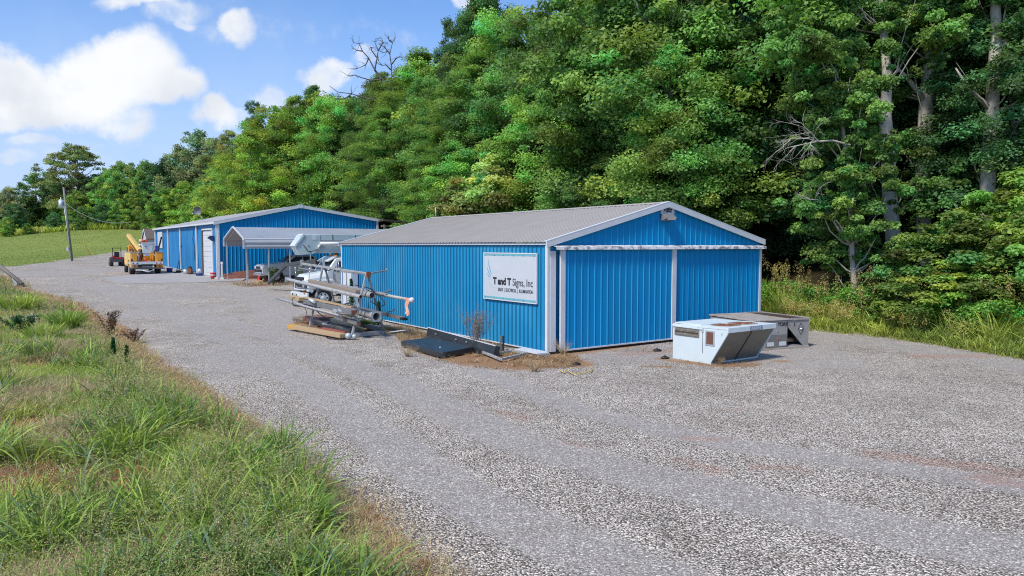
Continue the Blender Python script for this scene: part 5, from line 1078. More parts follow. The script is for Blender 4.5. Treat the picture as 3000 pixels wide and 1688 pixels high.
# ================================================================ SILVER PICKUP under the carport
uw, _ = onv(808, 806, 34.95); pw = W(uw, 34.95+.82); gzp = gzs(pw.x, pw.y)+.02
pk = thing('silver_pickup', 'silver crew-cab pickup parked under the carport with its nose to the left', 'pickup truck', (pw.x, pw.y, gzp), RV)
prof = [(.93, .50), (1.02, .62), (1.03, .98), (.98, 1.16), (.86, 1.25), (.2, 1.34), (-.62, 1.40), (-3.2, 1.44), (-5.0, 1.44), (-5.05, .62), (-4.9, .50), (-4.38, .50)]+[(x, z) for x, z in arch(-3.85, .53, .42, 8, 172)]+[(-4.4+1.1, .46)][:0]+[(-3.28+.0, .42), (-.60, .42)][0:0]
prof = [(.93, .50), (1.02, .62), (1.03, .98), (.98, 1.16), (.86, 1.25), (.2, 1.34), (-.62, 1.40), (-3.2, 1.44), (-5.0, 1.44), (-5.05, .62), (-4.9, .48)]+arch(-3.85, .53, .44, 180, 0)+[(-.58, .44)]+arch(0, .53, .44, 180, 0)+[(.62, .48)]
MB().prism(prof, 'y', -.99, .99).build('body', SILVER, pk, .06, 3)
cab = MB(); lo_ = [(-.60, 1.38), (-3.15, 1.40)]; up = [(-1.42, 1.93), (-2.95, 1.92)]
cab.add([(-.55, -.93, 1.38), (-.55, .93, 1.38), (-3.2, .93, 1.38), (-3.2, -.93, 1.38), (-1.40, -.70, 1.93), (-1.40, .70, 1.93), (-3.0, .70, 1.92), (-3.0, -.70, 1.92)], [(0, 3, 2, 1), (4, 5, 6, 7), (0, 1, 5, 4), (1, 2, 6, 5), (2, 3, 7, 6), (3, 0, 4, 7)]); cab.build('cab', SILVER, pk, .05, 3)
glassquad([(-.66, -.80, 1.43), (-.66, .80, 1.43), (-1.36, .63, 1.89), (-1.36, -.63, 1.89)], pk, 'windscreen', (1, 0, 1), t=.02)
for s in (1, -1):
    glassquad([(-.95, .905*s, 1.45), (-1.98, .905*s, 1.45), (-1.98, .745*s, 1.84), (-1.50, .745*s, 1.84)], pk, 'side_window', (0, s, .3), t=.022); glassquad([(-2.06, .905*s, 1.45), (-2.98, .90*s, 1.45), (-2.84, .745*s, 1.83), (-2.06, .745*s, 1.84)], pk, 'side_window', (0, s, .3), t=.022)
    MB().box(-.98, -.82, .98*s if s > 0 else -1.22, 1.22 if s > 0 else -.98, 1.42, 1.60).build('wing_mirror', BLACK, pk, .03)
    MB().box(.72, 1.035, .55*s if s > 0 else -.96, .96 if s > 0 else .55*s, 1.00, 1.12).build('headlight', LENSC, pk, .02)
    MB().box(.80, 1.04, .62*s if s > 0 else -.94, .94 if s > 0 else .62*s, .70, .92).build('lower_lamp', BLACK, pk, .02)
    for xx, sd_k in ((0, s), (-3.85, s)): wheel(xx, .86*s, .41, .27, pk, CHROME, s)
    MB().box(-1.98, -1.975+.015, .985*s-.01, .985*s+.012, .55, 1.40).build('door_seam', BLACK, pk); MB().box(-.62, -.605, .985*s-.01, .985*s+.012, .60, 1.36).build('door_seam', BLACK, pk)
    MB().box(-.98, -.78, .99*s-.015, .99*s+.02, 1.10, 1.14).box(-2.28, -2.08, .99*s-.015, .99*s+.02, 1.10, 1.14).build('door_handle', SILVER, pk)
gr_ = MB().box(.97, 1.045, -.60, .60, .72, 1.13).build('grille', BLACK, pk, .02); MB().box(1.03, 1.06, -.56, .56, .90, .96).build('grille_bar', CHROME, gr_, .01)
MB().box(.85, 1.12, -.97, .97, .46, .68).build('front_bumper', CHROME, pk, .04); MB().box(-5.15, -4.95, -.95, .95, .50, .68).build('rear_bumper', CHROME, pk, .03)
MB().box(-4.95, -3.25, -.80, .80, 1.15, 1.452).build('load_bed', BLACK, pk)
MB().box(-4.6, .7, -.75, .75, .28, .48).build('underbody', BLACK, pk)

# ================================================================ WHITE BOOM TRUCK
ct = thing('white_boom_truck', 'white boom truck with its nose sticking out behind the near workshop', 'truck', W(-.46, 19.85, gzs(*W(-.46, 19.85)[:2])+.0), RV)
# hood: lofted, narrower at the nose and crowned
secs = [(.86, .78, .92, 1.60), (.70, .86, .92, 1.72), (.2, .93, .95, 1.80), (-.25, 1.0, .98, 1.90)]
hm = MB(); vs = []
for (x, hw, zb, ztp) in secs:
    for (fy, fz_) in [(-1, 0), (-1, .72), (-.90, .90), (-.62, 1.0), (0, 1.03), (.62, 1.0), (.90, .90), (1, .72), (1, 0)]: vs.append((x, fy*hw, zb+(ztp-zb)*fz_))
n_ = 9; fs = [(j*n_+i, j*n_+i+1, (j+1)*n_+i+1, (j+1)*n_+i) for j in range(3) for i in range(n_-1)]+[tuple(range(n_)), tuple(3*n_+i for i in range(n_))[::-1]]
hm.add(vs, fs); hm.build('hood', WHITEP, ct, .02)
for s in (1, -1):
    MB().prism([(.80, .84), (.83, 1.32), (.62, 1.46), (-.60, 1.46), (-.74, 1.30), (-.74, .60)]+arch(0, .62, .52, 172, 22, 10)+[(.66, .84)], 'y', .78*s, 1.16*s).build('fender', WHITEP, ct, .05, 3)
    wheel(0, 1.02*s, .50, .27, ct, WHITEP, s)
    MB().tube([(.70, 1.02*s, 1.45), (.72, 1.12*s, 1.95)], .014, 6).tube([(.72, 1.12*s, 1.93), (.30, 1.10*s, 1.88)], .012, 6).ball((.72, 1.14*s, 2.02), .10, 10, 6, (.35, .8, 1)).build('hood_mirror', CHROME, ct)
    MB().box(-.72, -.66, 1.14*s-.02, 1.14*s+.02, 1.3, 1.5).build('side_lamp', LENSA, ct)
    MB().tube([(-.80, 1.10*s, 1.75), (-.78, 1.36*s, 1.80), (-.78, 1.38*s, 2.40), (-.85, 1.08*s, 2.42)], .014, 6).box(-.86, -.70, 1.30*s-.05, 1.30*s+.07, 1.85, 2.3).build('door_mirror', CHROME, ct)
cbm = MB(); cbm.add([(-.28, -1.08, .95), (-.28, 1.08, .95), (-2.1, 1.08, .95), (-2.1, -1.08, .95), (-.28, -1.04, 1.90), (-.28, 1.04, 1.90), (-2.1, 1.06, 1.90), (-2.1, -1.06, 1.90), (-.80, -.92, 2.58), (-.80, .92, 2.58), (-2.05, .94, 2.66), (-2.05, -.94, 2.66)],
    [(0, 3, 2, 1), (0, 1, 5, 4), (1, 2, 6, 5), (2, 3, 7, 6), (3, 0, 4, 7), (4, 5, 9, 8), (5, 6, 10, 9), (6, 7, 11, 10), (7, 4, 8, 11), (8, 9, 10, 11)]); cbm.build('cab', WHITEP, ct, .05, 3)
glassquad([(-.335, -.88, 1.96), (-.335, .88, 1.96), (-.755, .78, 2.50), (-.755, -.78, 2.50)], ct, 'windscreen', (1, 0, 1), t=.022)
for s in (1, -1):
    glassquad([(-.62, 1.045*s, 1.93), (-1.62, 1.055*s, 1.93), (-1.62, .965*s, 2.42), (-.92, .955*s, 2.42)], ct, 'side_window', (0, s, .2), t=.022)
    MB().box(-.60, -.585, 1.085*s-.01, 1.085*s+.012, 1.0, 1.9).build('door_seam', BLACK, ct); MB().box(-1.66, -1.645, 1.085*s-.01, 1.085*s+.012, 1.0, 1.9).build('door_seam', BLACK, ct)
    MB().box(-1.55, -1.35, 1.08*s-.02, 1.08*s+.04, 1.66, 1.71).build('door_handle', BLACK, ct)
    MB().box(-.90, -1.9, 1.12*s-.16, 1.12*s+.10, .42, .50).build('step', GALV, ct)
    MB().box(-1.0, -2.2, 1.0*s-.25, 1.0*s+.05, .52, .92).build('fuel_tank', DGREY, ct, .06)
MB().prism([(-.55, 2.46), (-.42, 2.40), (-.40, 2.44), (-.85, 2.68), (-.9, 2.64)], 'y', -.86, .86).build('sun_visor', WHITEP, ct)
for yy in (-.55, -.28, 0, .28, .55): MB().ball((-.98, yy, 2.70), .055, 8, 5, (1.5, .7, .8)).build('clearance_light', LENSA, ct)
MB().tube([(-1.3, -.3, 2.66), (-1.3, -.3, 2.86)], .09, 12).build('beacon', LENSA, ct)
grl = MB().box(.86, .90, -.62, .62, .96, 1.42).build('grille', BLACK, ct, .01)
for k in range(9): MB().box(.90, .915, -.58+k*.145-.012, -.58+k*.145+.012, .98, 1.40).build('grille_bar', DGREY, grl)
text('grille_lettering', 'GMC', .22, CHROME, grl, (.905, -.26, 1.19), (0, 1, 0), (0, 0, 1))
MB().box(.845, .90, -.70, .70, 1.42, 1.60).build('hood_vent', BLACK, ct, .01); MB().box(.86, .935, -.74, .74, .90, .965).box(.86, .935, -.74, -.66, .96, 1.46).box(.86, .935, .66, .74, .96, 1.46).build('grille_surround', WHITEP, ct, .01)
for s in (1, -1): MB().box(.80, .90, .76*s if s > 0 else -1.02, 1.02 if s > 0 else -.76, 1.02, 1.28).build('headlight', GLASS, ct, .02)
fb = MB().prism([(.88, -1.18), (1.06, -.95), (1.10, 0), (1.06, .95), (.88, 1.18), (.78, 1.18), (.90, 0), (.78, -1.18)], 'z', .50, .80).build('front_bumper', WHITEP, ct, .02)
for yy in (-.55, .12): MB().box(1.075, 1.10, yy-.07, yy+.07, .55, .70).build('tow_hole', BLACK, fb)
MB().box(1.095, 1.11, -.32, -.02, .56, .72).build('number_plate', GALV, fb); MB().box(.93, 1.03, .92, 1.10, .78, .84).build('marker_lamp', LENSA, fb)
MB().box(-8.2, .7, -.42, .42, .55, .85).build('chassis', DGREY, ct); MB().box(-8.3, -2.3, -1.18, 1.18, .95, 1.12).build('deck', GALV, ct)
for s in (1, -1):
    MB().box(-4.9, -2.4, .80*s if s > 0 else -1.18, 1.18 if s > 0 else -.80, 1.12, 1.75).build('tool_cabinet', WHITEP, ct, .02); wheel(-5.9, 1.0*s, .50, .5, ct, WHITEP, s)
MB().tube([(-4.6, 0, 1.12), (-4.6, 0, 2.3)], .45, 20).box(-5.1, -4.1, -.5, .5, 2.3, 3.0).build('turret', MINT, ct, .03)
bo = MB().prism([(1.32-.46, 3.84), (1.65-.46, 3.22), (1.60-.46, 3.12), (1.40-.46, 2.76), (.62-.46, 2.83), (.45-.46, 2.98), (.25-.46, 3.50), (.25-.46, 3.86)], 'y', -.42, .30)
bo = bo.build('boom_elbow', MINT, ct, .025)
MB().box(-8.5, .05, -.40, .28, 3.54, 3.87).build('upper_boom', MINT, ct, .02); MB().box(-8.4, -.0, -.34, .24, 3.50, 3.53).build('boom_shadow_strip', DGREY, ct); MB().box(-4.6, .0, -.30, .20, 2.86, 3.24).build('lower_boom', MINT, ct, .02)  # dark strip under the upper boom stands in for the shaded gap
MB().prism([(1.20-.46, 3.90), (1.70-.46, 3.26), (1.62-.46, 3.18), (1.10-.46, 3.84)], 'y', -.46, .34).build('elbow_plate', WHITEP, bo, .01)
MB().tube([(.45-.46, .36, 3.06), (-.20, .36, 3.36)], .075, 10).tube([(-.15, .36, 3.36), (-3.8, .36, 3.40)], .10, 12).build('boom_cylinder', GALV, ct)
MB().tube([(1.2-.46, .33, 3.30), (.95-.46, .36, 2.95), (.55-.46, .37, 3.0), (.1-.46, .37, 3.40)], .022, 6).build('hose', BLACK, bo)
for (xx, zz) in ((.95, 3.30), (.86, 2.98), (1.45, 3.3), (.45, 3.05), (1.2, 3.70)): MB().disc((xx-.46, .315, zz), .05, 'y', 10, .03).build('pin', GALV, bo)
MB().box(-.5, -.22, -.414, -.40, 3.56, 3.80).box(.0, .24, .301, .31, 3.58, 3.80).build('access_panel', WHITEP, bo); MB().box(-2.2, -2.18, .281, .30, 3.54, 3.87).box(-.9, -.88, .281, .30, 3.54, 3.87).build('boom_seam', DGREY, bo)

# ================================================================ YELLOW BUCKET TRUCK
O = Vector((-31.85, 60.0, 0))+UU*1.22; O.z = gzs(O.x, O.y)+.02
bt = thing('bucket_truck', 'yellow bucket truck seen from behind beside the far workshop, white bucket and orange boom', 'truck', O, RZ+math.pi/2)
# local: x forward (away from the camera), y left
MB().box(.0, 3.4, -1.22, 1.22, .86, 1.02).build('deck', GALV, bt, .01)
tp_ = MB().box(-.03, .0, -1.22, 1.22, .84, 1.08).build('tail_panel', WHITEP, bt)
for s in (1, -1):
    for k, mt in enumerate((LENSR, LENSC, LENSR)): MB().disc((-.04, s*(1.05-.16*k), .95), .055, 'x', 14, .03).build('tail_light', mt, tp_)
    MB().box(-.10, -.02, s*.95-.05, s*.95+.05, .62, .78).build('reflector', LENSR, bt)
MB().box(-.04, -.02, -.42, .42, .66, .86).build('hitch_recess', BLACK, bt); MB().box(-.06, -.04, -.40, .40, .60, .70).build('hitch_plate', GREYM, bt)
MB().box(-.35, -.05, -1.30, 1.20, .46, .58).build('rear_bumper', DGREY, bt, .01); MB().tube([(-.32, .4, .36), (-.34, 0, .22), (-.32, -.4, .36)], .04, 8).build('tow_bar', WHITEP, bt)
for s, mt in ((1, CREAMY), (-1, YELLOW)):
    y0, y1 = (.72, 1.24) if s > 0 else (-1.24, -.72)
    cb_ = MB().box(.02, .78, y0, y1, 1.02, 1.86).box(.78, 1.75, y0, y1, 1.20, 1.86).box(1.75, 3.4, y0, y1, .72, 1.86).box(.02, .62, y0, y1, .58, 1.02).build('side_cabinet', mt, bt, .015)
    for (xa, xb, za, zb) in ((.08, .55, .64, 1.78), (.86, 1.68, 1.28, 1.78), (1.82, 2.55, .8, 1.78), (2.62, 3.34, .8, 1.78)): MB().box(xa, xb, s*1.24, s*1.262, za, zb).build('cabinet_door', mt, cb_, .008); MB().box(xa+.2, xa+.3, s*1.262, s*1.28, (za+zb)/2-.03, (za+zb)/2+.03).build('door_latch', CHROME, cb_)
    MB().box(-.012, .018, y0+.05, y1-.10, 1.16, 1.74).build('cabinet_end', YELLOW, cb_, .006)
    MB().box(-.02, 3.42, y0-.02, y1+.02, 1.86, 1.90).build('cabinet_top', GALV, cb_)
    MB().box(-.02, 0, s*1.14-.05, s*1.14+.05, 1.1, 1.32).build('rear_vent', BLACK, cb_)
    wheel(1.2, .98*s, .43, .42, bt, GREYM, s); wheel(4.95, .98*s, .43, .26, bt, GREYM, s)
MB().box(0, 5.6, -.4, .4, .42, .84).build('chassis', BLACK, bt)
cbm = MB(); cbm.add([(3.7, -.98, .62), (3.7, .98, .62), (5.3, .98, .62), (5.3, -.98, .62), (3.75, -.90, 2.45), (3.75, .90, 2.45), (4.75, .86, 2.42), (4.75, -.86, 2.42), (5.3, .94, 1.6), (5.3, -.94, 1.6)], [(0, 3, 2, 1), (0, 1, 5, 4), (4, 5, 6, 7), (1, 2, 8, 6, 5), (3, 0, 4, 7, 9), (2, 3, 9, 8), (7, 6, 8, 9)]); cbm.build('cab', YELLOW, bt, .06, 3)
MB().prism([(5.3, .62), (5.3, 1.55), (6.3, 1.42), (6.42, 1.1), (6.42, .62)], 'y', -.95, .95).build('hood', YELLOW, bt, .06, 3)
glassquad([(3.715, -.62, 1.70), (3.715, .62, 1.70), (3.74, .58, 2.22), (3.74, -.58, 2.22)], bt, 'rear_window', (-1, 0, 0), t=.02)
for s in (1, -1): glassquad([(3.95, .945*s, 1.6), (4.95, .945*s, 1.6), (4.62, .895*s, 2.3), (3.98, .905*s, 2.3)], bt, 'side_window', (0, s, 0), t=.02)
tb = MB().tube([(2.6, .35, 1.0), (2.6, .35, 1.75)], .34, 18).build('turret', YELLOW, bt)
ob = MB(); ob.beam((2.6, .30, 1.75), (2.4, 1.05, 3.35), .36, .34, (1, 0, 0)); ob.build('lower_boom', YELLOW, bt, .02)
MB().beam((2.15, 1.08, 3.36), (.75, .42, 2.05), .30, .26).build('upper_boom', CREAMY, bt, .02); MB().beam((2.05, .98, 3.20), (.75, .46, 1.95), .12, .10).build('boom_rib', YELLOW, bt)
MB().tube([(2.3, .98, 3.05), (2.55, .5, 2.0)], .06, 10).build('boom_cylinder', CHROME, bt)
eng = MB(); eng.ball((1.9, .05, 2.80), .20, 12, 8, (1, 1.2, .9)).box(1.8, 2.1, -.35, .05, 2.68, 2.95); eng.build('winch', REDO, bt, .02)
MB().tube([(1.9, .28, 2.82), (1.9, .10, 2.82)], .16, 14).build('winch_drum', WHITEP, bt)
for (x0, y0, z0, r_, mt) in ((1.0, .36, 2.45, .13, GALV), (.95, .38, 2.12, .15, DGREY), (1.0, .40, 1.85, .16, GALV), (.9, .30, 1.62, .12, RUST)): MB().ball((x0, y0, z0), r_, 10, 7).build('boom_joint', mt, bt)
hs = MB(); qh = random.Random(9)
for k in range(7): hs.tube([(1.2, .35+qh.uniform(-.15, .15), 2.7), (.9+qh.uniform(-.1, .1), .3+qh.uniform(-.2, .2), 2.3+qh.uniform(-.2, .2)), (1.1, .25+qh.uniform(-.2, .2), 1.7), (1.5, .2, 1.2)], .022, 6)
hso = hs.build('hose', BLACK, bt); hso['kind'] = 'stuff'
bk = MB(); bk.add([(.42, -.42, 1.78), (1.08, -.42, 1.78), (1.08, .22, 1.78), (.42, .22, 1.78), (.38, -.62, 2.66), (1.12, -.62, 2.66), (1.12, .28, 2.66), (.38, .28, 2.66)], [(0, 3, 2, 1), (4, 5, 6, 7), (0, 1, 5, 4), (1, 2, 6, 5), (2, 3, 7, 6), (3, 0, 4, 7)]); bk.box(.34, 1.16, -.66, .32, 2.60, 2.68); bko = bk.build('bucket', WHITEP, bt, .03)
MB().box(.5, 1.0, -.34, .14, 1.54, 1.78).build('bucket_foot', WHITEP, bko, .02); MB().prism([(.10, 2.30), (.02, 2.40), (-.16, 2.30)], 'x', .36, .375).build('bucket_emblem', BLUEP, bko)
MB().box(.3, .55, -.95, -.72, 2.05, 2.42).build('control_box', BLUEP, bt, .02); MB().box(.6, .9, -.98, -.70, 1.90, 2.05).build('tool_tray', GREYM, bt)
MB().beam((.2, -.5, 1.78), (.1, -1.0, 1.05), .06, .06).build('stay', GALV, bt); MB().beam((.2, .62, 1.05), (.2, .62, 1.85), .05, .05).build('stay', GALV, bt)
rf_ = MB(); rf_.box(.2, .6, -.25, .28, 1.02, 1.22).ball((.4, .1, 1.26), .12, 8, 6); rfo = rf_.build('orange_fuel_can', REDO); rfo.location = O; rfo.rotation_euler = (0, 0, RZ+math.pi/2); tag(rfo, 'orange-red can lying on the deck of the bucket truck', 'fuel can')
MB().beam((3.45, -.8, 1.0), (3.45, -.8, 2.1), .05, .05).beam((3.45, .8, 1.0), (3.45, .8, 2.1), .05, .05).beam((3.45, -.85, 2.1), (3.45, .85, 2.1), .05, .05).build('cab_guard', DGREY, bt)
# red utility tractor beyond it
ru = gpt(346, 781); tv = thing('red_tractor', 'small red tractor with black wheels and roll bar, left of the bucket truck', 'tractor', ru+VV*1.2, RZ+math.pi/2)
for s in (1, -1): wheel(-.3, .50*s, .48, .3, tv, GREYM, s); wheel(1.5, .45*s, .32, .2, tv, RED, s)
MB().box(.3, 1.7, -.28, .28, .6, 1.1).box(-.5, .4, -.45, .45, .75, .95).build('body', RED, tv, .05); MB().box(-.5, 0, -.24, .24, .95, 1.15).box(-.5, -.4, -.24, .24, 1.1, 1.5).build('seat', BLACK, tv, .04)
MB().beam((-.5, -.38, .9), (-.5, -.38, 1.9), .06, .06).beam((-.5, .38, .9), (-.5, .38, 1.9), .06, .06).beam((-.5, -.4, 1.9), (-.5, .4, 1.9), .06, .06).build('roll_bar', BLACK, tv)
MB().box(-.85, -.55, -.5, .5, .45, .75).build('rear_hitch', DGREY, tv)
# vinyl shed
shp = at(441, 740, 92); gsh = gzs(shp.x, shp.y); sh = thing('garden_shed', 'small grey clapboard shed with brown roof behind the far workshop corner', 'shed', (at(431, 740, 92).x, 92, gsh-.2), RZ)
m = MB(); 
for k in range(14): m.prism([(0, .2*k), (-.03, .2*k), (-.005, .2*k+.2), (0, .2*k+.2)], 'y', 0, 3.2); m.prism([(0, .2*k), (-.03, .2*k), (-.005, .2*k+.2), (0, .2*k+.2)][::-1] and [(-.001, .2*k), (-.03, .2*k), (-.005, .2*k+.2)], 'x', 0, 4.2) if False else None
m.box(0, 4.2, 0, 3.2, 0, 2.8); m.prism([(0, 2.8), (3.2, 2.8), (1.6, 3.95)], 'x', 0, 4.2); m.build('wall', VINYL, sh)
m = MB(); m.prism([(-.2, 2.72), (1.6, 4.02), (3.4, 2.72), (3.4, 2.62), (1.6, 3.9), (-.2, 2.62)], 'x', -.12, 4.4); m.build('roof', SHINGLE, sh)
m = MB().box(-.05, .06, -.05, .08, 0, 2.7).box(-.05, .06, 3.12, 3.25, 0, 2.7); m.beam((-.14, -.2, 2.66), (-.14, 1.6, 3.95), .04, .14).beam((-.14, 1.6, 3.95), (-.14, 3.4, 2.66), .04, .14); m.box(1.1, 1.25, -.05, -.01, 0, 2.6); m.build('white_trim', WHITE, sh)
# ================================================================ UTILITY POLE
up0 = gpt(212, 765); Yp = up0.y; ptop = at(186, 549, Yp); upo = thing('utility_pole', 'grey wooden utility pole with a transformer can beside the meadow', 'utility pole', up0, 0)
tt = ptop-up0; MB().tube([(0, 0, -.3), tuple(tt)], [.14, .095], 12).build('pole', mat('pole_wood', (.21, .20, .185), .9, 0, .2, 3), upo)
c1 = at(189, 598, Yp)-up0; MB().tube([c1+Vector((-.42, 0, -.5)), c1+Vector((-.42, 0, .45))], .25, 18).tube([c1+Vector((-.42, 0, .45)), c1+Vector((-.42, 0, .56))], [.25, .1], 18).build('transformer', mat('transformer_grey', (.50, .56, .60), .4, .1), upo)
MB().tube([c1+Vector((-.42, 0, .5)), c1+Vector((-.42, 0, .8))], .05, 8).build('bushing', WHITE, upo); MB().box(c1.x-.30, c1.x+.05, -.06, .06, c1.z-.1, c1.z+.1).build('bracket', DGREY, upo)
MB().tube([(-.02, -.17, .2), c1*.5+Vector((0, -.15, .2)), c1+Vector((0, -.12, -.3))], .035, 8).build('conduit', GALV, upo); c2 = at(202, 730, Yp)-up0; MB().box(c2.x-.24, c2.x, -.1, .1, c2.z-.22, c2.z+.2).build('meter_box', GALV, upo)
wa = at(192, 596, Yp); wb = at(384, 650, 78.5); pts = []
for k in range(13): t = k/12; p = wa.lerp(wb, t); p.z -= 1.0*4*t*(1-t)*.9; pts.append(p-wa)
wr = MB().tube(pts, .026, 6).build('power_cable', mat('cable_grey', (.20, .20, .20), .6)); wr.location = wa; tag(wr, 'twisted service cable sagging from the pole to the far workshop', 'cable')
g0_ = gpt(268, 752); gy = thing('guy_wire', 'guy wire with a yellow plastic guard right of the pole', 'guy wire', g0_); d = (up0+tt*.72)-g0_
MB().tube([(0, 0, 0), tuple(d)], .012, 5).build('wire', GALV, gy); MB().tube([tuple(d*.02), tuple(d*.34)], .06, 8).build('guard', mat('yellow_guard', (.75, .62, .04), .5), gy)
# leaning log on a post at the left edge
lp = gpt(50, 838); lg = thing('log_rail', 'fallen wooden log rail resting on a short post at the left edge', 'log', lp); pa = at(-60, 738, lp.y+2)-lp; pb = at(66, 832, lp.y-.8)-lp
MB().tube([pa, pa.lerp(pb, .5)+Vector((0, 0, .05)), pb], [.17, .15, .12], 10).build('log', BARK, lg); 
ps = MB().box(-.16, .16, -.12, .12, -.2, .62).build('rail_post', GALV); ps.location = at(46, 838, lp.y-.3)-Vector((0, 0, .0)); ps.location.z = gzs(ps.location.x, ps.location.y); tag(ps, 'short pale post standing under the leaning log', 'post')
# ================================================================ PIPE RACK (u towards the wall, v away from the corner)
def gW(u, v): p = W(u, v); return gzs(p.x, p.y)
rk = thing('pipe_rack', 'grey A-frame steel pipe rack standing in front of the faded blue wall', 'rack', W(-2.8, 7.7), RZ)
def L(u, v, z): return (u+2.8, v-7.7, z)
STL = mat('weathered_white_steel', (.37, .37, .36), .65, .1, .12, 4, stain=(.17, .12, .09), samt=.75, sscale=6, slo=.45, shi=.7)
for (v, ztop, nm) in ((7.75, 2.40, 'near'), (12.35, 2.62, 'far')):
    g0 = gW(-2.8, v)
    MB().beam(L(-3.50, v-.15, g0), L(-2.78, v+.05, ztop), .08, .08, (0, 1, 0)).build('leg', STL, rk, .006); MB().beam(L(-2.05, v+.0, g0), L(-2.72, v+.05, ztop), .07, .07, (0, 1, 0)).build('leg', GREYM, rk, .006)
    MB().beam(L(-3.45, v-.12, g0+.10), L(-2.1, v, g0+.10), .12, .16).build('sill', STL, rk, .006)
    for (z, reach) in ((.80+g0, 1.05), (1.58+g0, 1.0), (2.40+g0*.7, 1.0)):
        f = z/ztop; hl = .70*(1-f)
        for s in (-1, 1):
            a = -2.76+s*hl
            tip = -2.76+s*(hl*.5+reach*(.98 if z < 2 else .95)); MB().beam(L(a, v+.06, z), L(tip, v+.30, z+.12), .055, .055).beam(L(tip, v+.30, z+.09), L(tip+s*.02, v+.31, z+.20), .05, .04, (0, 1, 0)).build('arm', STL, rk, .004)
MB().beam(L(-2.76, 7.70, 2.42), L(-2.76, 15.2, 2.66), .10, .09).build('top_beam', STL, rk, .006); MB().box(-.02, .14, -.08, .02, 2.30, 2.50).build('beam_end', RUST, rk)
MB().beam(L(-2.76, 15.2, 2.56), L(-2.76, 15.2, 2.84), .10, .14, (0, 1, 0)).build('end_post', STL, rk); MB().beam(L(-2.76, 12.35, 2.58), L(-2.76, 12.4, 2.95), .08, .08, (0, 1, 0)).build('end_post', STL, rk)
def rest(name, cat, label, m, mt, bev=0): o = m.build(name, mt, None, bev); tag(o, label, cat, 'stock stored on and around the pipe rack'); return o
def wpt(u, v, z): return W(u, v, z)
rest('white_pipe', 'pipe', 'long white pipe on the camera side of the rack, upper level', MB().pipe(wpt(-3.78, 6.0, 1.67), wpt(-3.78, 14.1, 1.98), .075), STL)
rest('pole_base_plate', 'base plate', 'square base plate at the far end of the upper white pipe', MB().beam(wpt(-3.78, 14.1, 1.98), wpt(-3.78, 14.16, 1.98), .27, .25), GALV, .01)
ball_p = rest('white_flagpole', 'flagpole', 'white pole with a ball finial sticking out of the rack along the blue wall', MB().tube([wpt(-1.95, 5.72, 1.50), wpt(-1.95, 10, 1.60), wpt(-1.95, 14.5, 1.74)], [.06, .072, .078], 16), STL)
fb_ = MB().ball(tuple(wpt(-1.95, 5.62, 1.50)), .105, 16, 10).build('ball_finial', WHITE); fb_.parent = ball_p
rest('wide_pipe', 'pipe', 'wide short pipe with a square plate, lying inside the A-frame at the upper level', MB().pipe(wpt(-2.72, 7.4, 1.60), wpt(-2.72, 9.9, 1.66), .11, .01, 20), STL)
rest('flanged_pipe', 'pipe', 'fat flanged pipe with an open end at the lower level of the rack', MB().pipe(wpt(-2.72, 7.05, .82), wpt(-2.72, 9.6, .92), .15, .012, 22), STL)
fl__ = [o for o in COL.objects if o.name == 'flanged_pipe'][0]
fm = MB(); a_ = wpt(-2.72, 7.05, .82); n_ = 22
for rr in (1,):
    vs = []
    for yy in (0, .03):
        for k in range(n_): q_ = 6.2832*k/n_; e = UU*math.cos(q_)+Vector((0, 0, 1))*math.sin(q_); sq = 1+.28*abs(math.sin(2*q_))**2; vs += [a_+e*.145-VV*(.0+yy), a_+e*.19*sq-VV*(.0+yy)]
    for b_ in (0, 2*n_): fm.add(vs[b_:b_+2*n_], [(2*k, 2*((k+1) % n_), 2*((k+1) % n_)+1, 2*k+1) for k in range(n_)])
fo = fm.build('flange', GALV); fo.parent = fl__
rest('timber_beam', 'timber', 'squared weathered timber lying beside the upper white pipe', MB().beam(wpt(-3.38, 7.2, 1.76), wpt(-3.38, 12.4, 1.97), .20, .15), WOODG, .01)
rest('thin_channel', 'steel channel', 'pale channel strip on top of the upper level, between timber and wall', MB().beam(wpt(-2.35, 6.9, 1.66), wpt(-2.35, 13.0, 1.86), .12, .05), STL)
rest('rusty_beam', 'steel beam', 'grey box beam with a rusty open end on the lower level, camera side', MB().beam(wpt(-3.62, 7.05, 1.03), wpt(-3.62, 13.0, 1.10), .22, .17), GREYM, .01)
rest('beam_end_cap', 'beam end', 'dark rusty square end of the lower box beam', MB().beam(wpt(-3.62, 7.02, 1.03), wpt(-3.62, 7.045, 1.03), .19, .15), RUST)
rest('lumber_plank', 'plank', 'brown plank lying on top of the lower box beam', MB().beam(wpt(-3.40, 7.6, 1.17), wpt(-3.50, 12.8, 1.24), .20, .06), WOODY, .006)
rest('timber_block', 'timber', 'short orange-brown timber block at the far end of the lower level', MB().beam(wpt(-3.80, 12.3, 1.20), wpt(-3.80, 13.5, 1.24), .22, .14), WOODY, .01)
rest('tapered_pole', 'pole', 'thin tapered white pole along the lower camera side of the rack', MB().tube([wpt(-4.02, 7.5, .90), wpt(-4.02, 11, .98), wpt(-4.02, 15.0, 1.10)], [.035, .05, .06], 12), STL)
rest('pale_beam', 'beam', 'pale flat beam lying next to the thin tapered pole', MB().beam(wpt(-3.9, 7.6, .84), wpt(-3.9, 12.6, .97), .12, .08), STL)
rest('box_beam', 'steel beam', 'grey square tube on the wall side of the rack, lower level, end sticking out', MB().beam(wpt(-1.74, 6.75, .72), wpt(-1.74, 12.4, .83), .15, .13), GREYM, .008)
rest('beam_clamp', 'clamp', 'black clamp at the near end of the wall-side square tube', MB().beam(wpt(-1.74, 6.58, .70), wpt(-1.74, 6.85, .71), .20, .09), BLACK, .01)
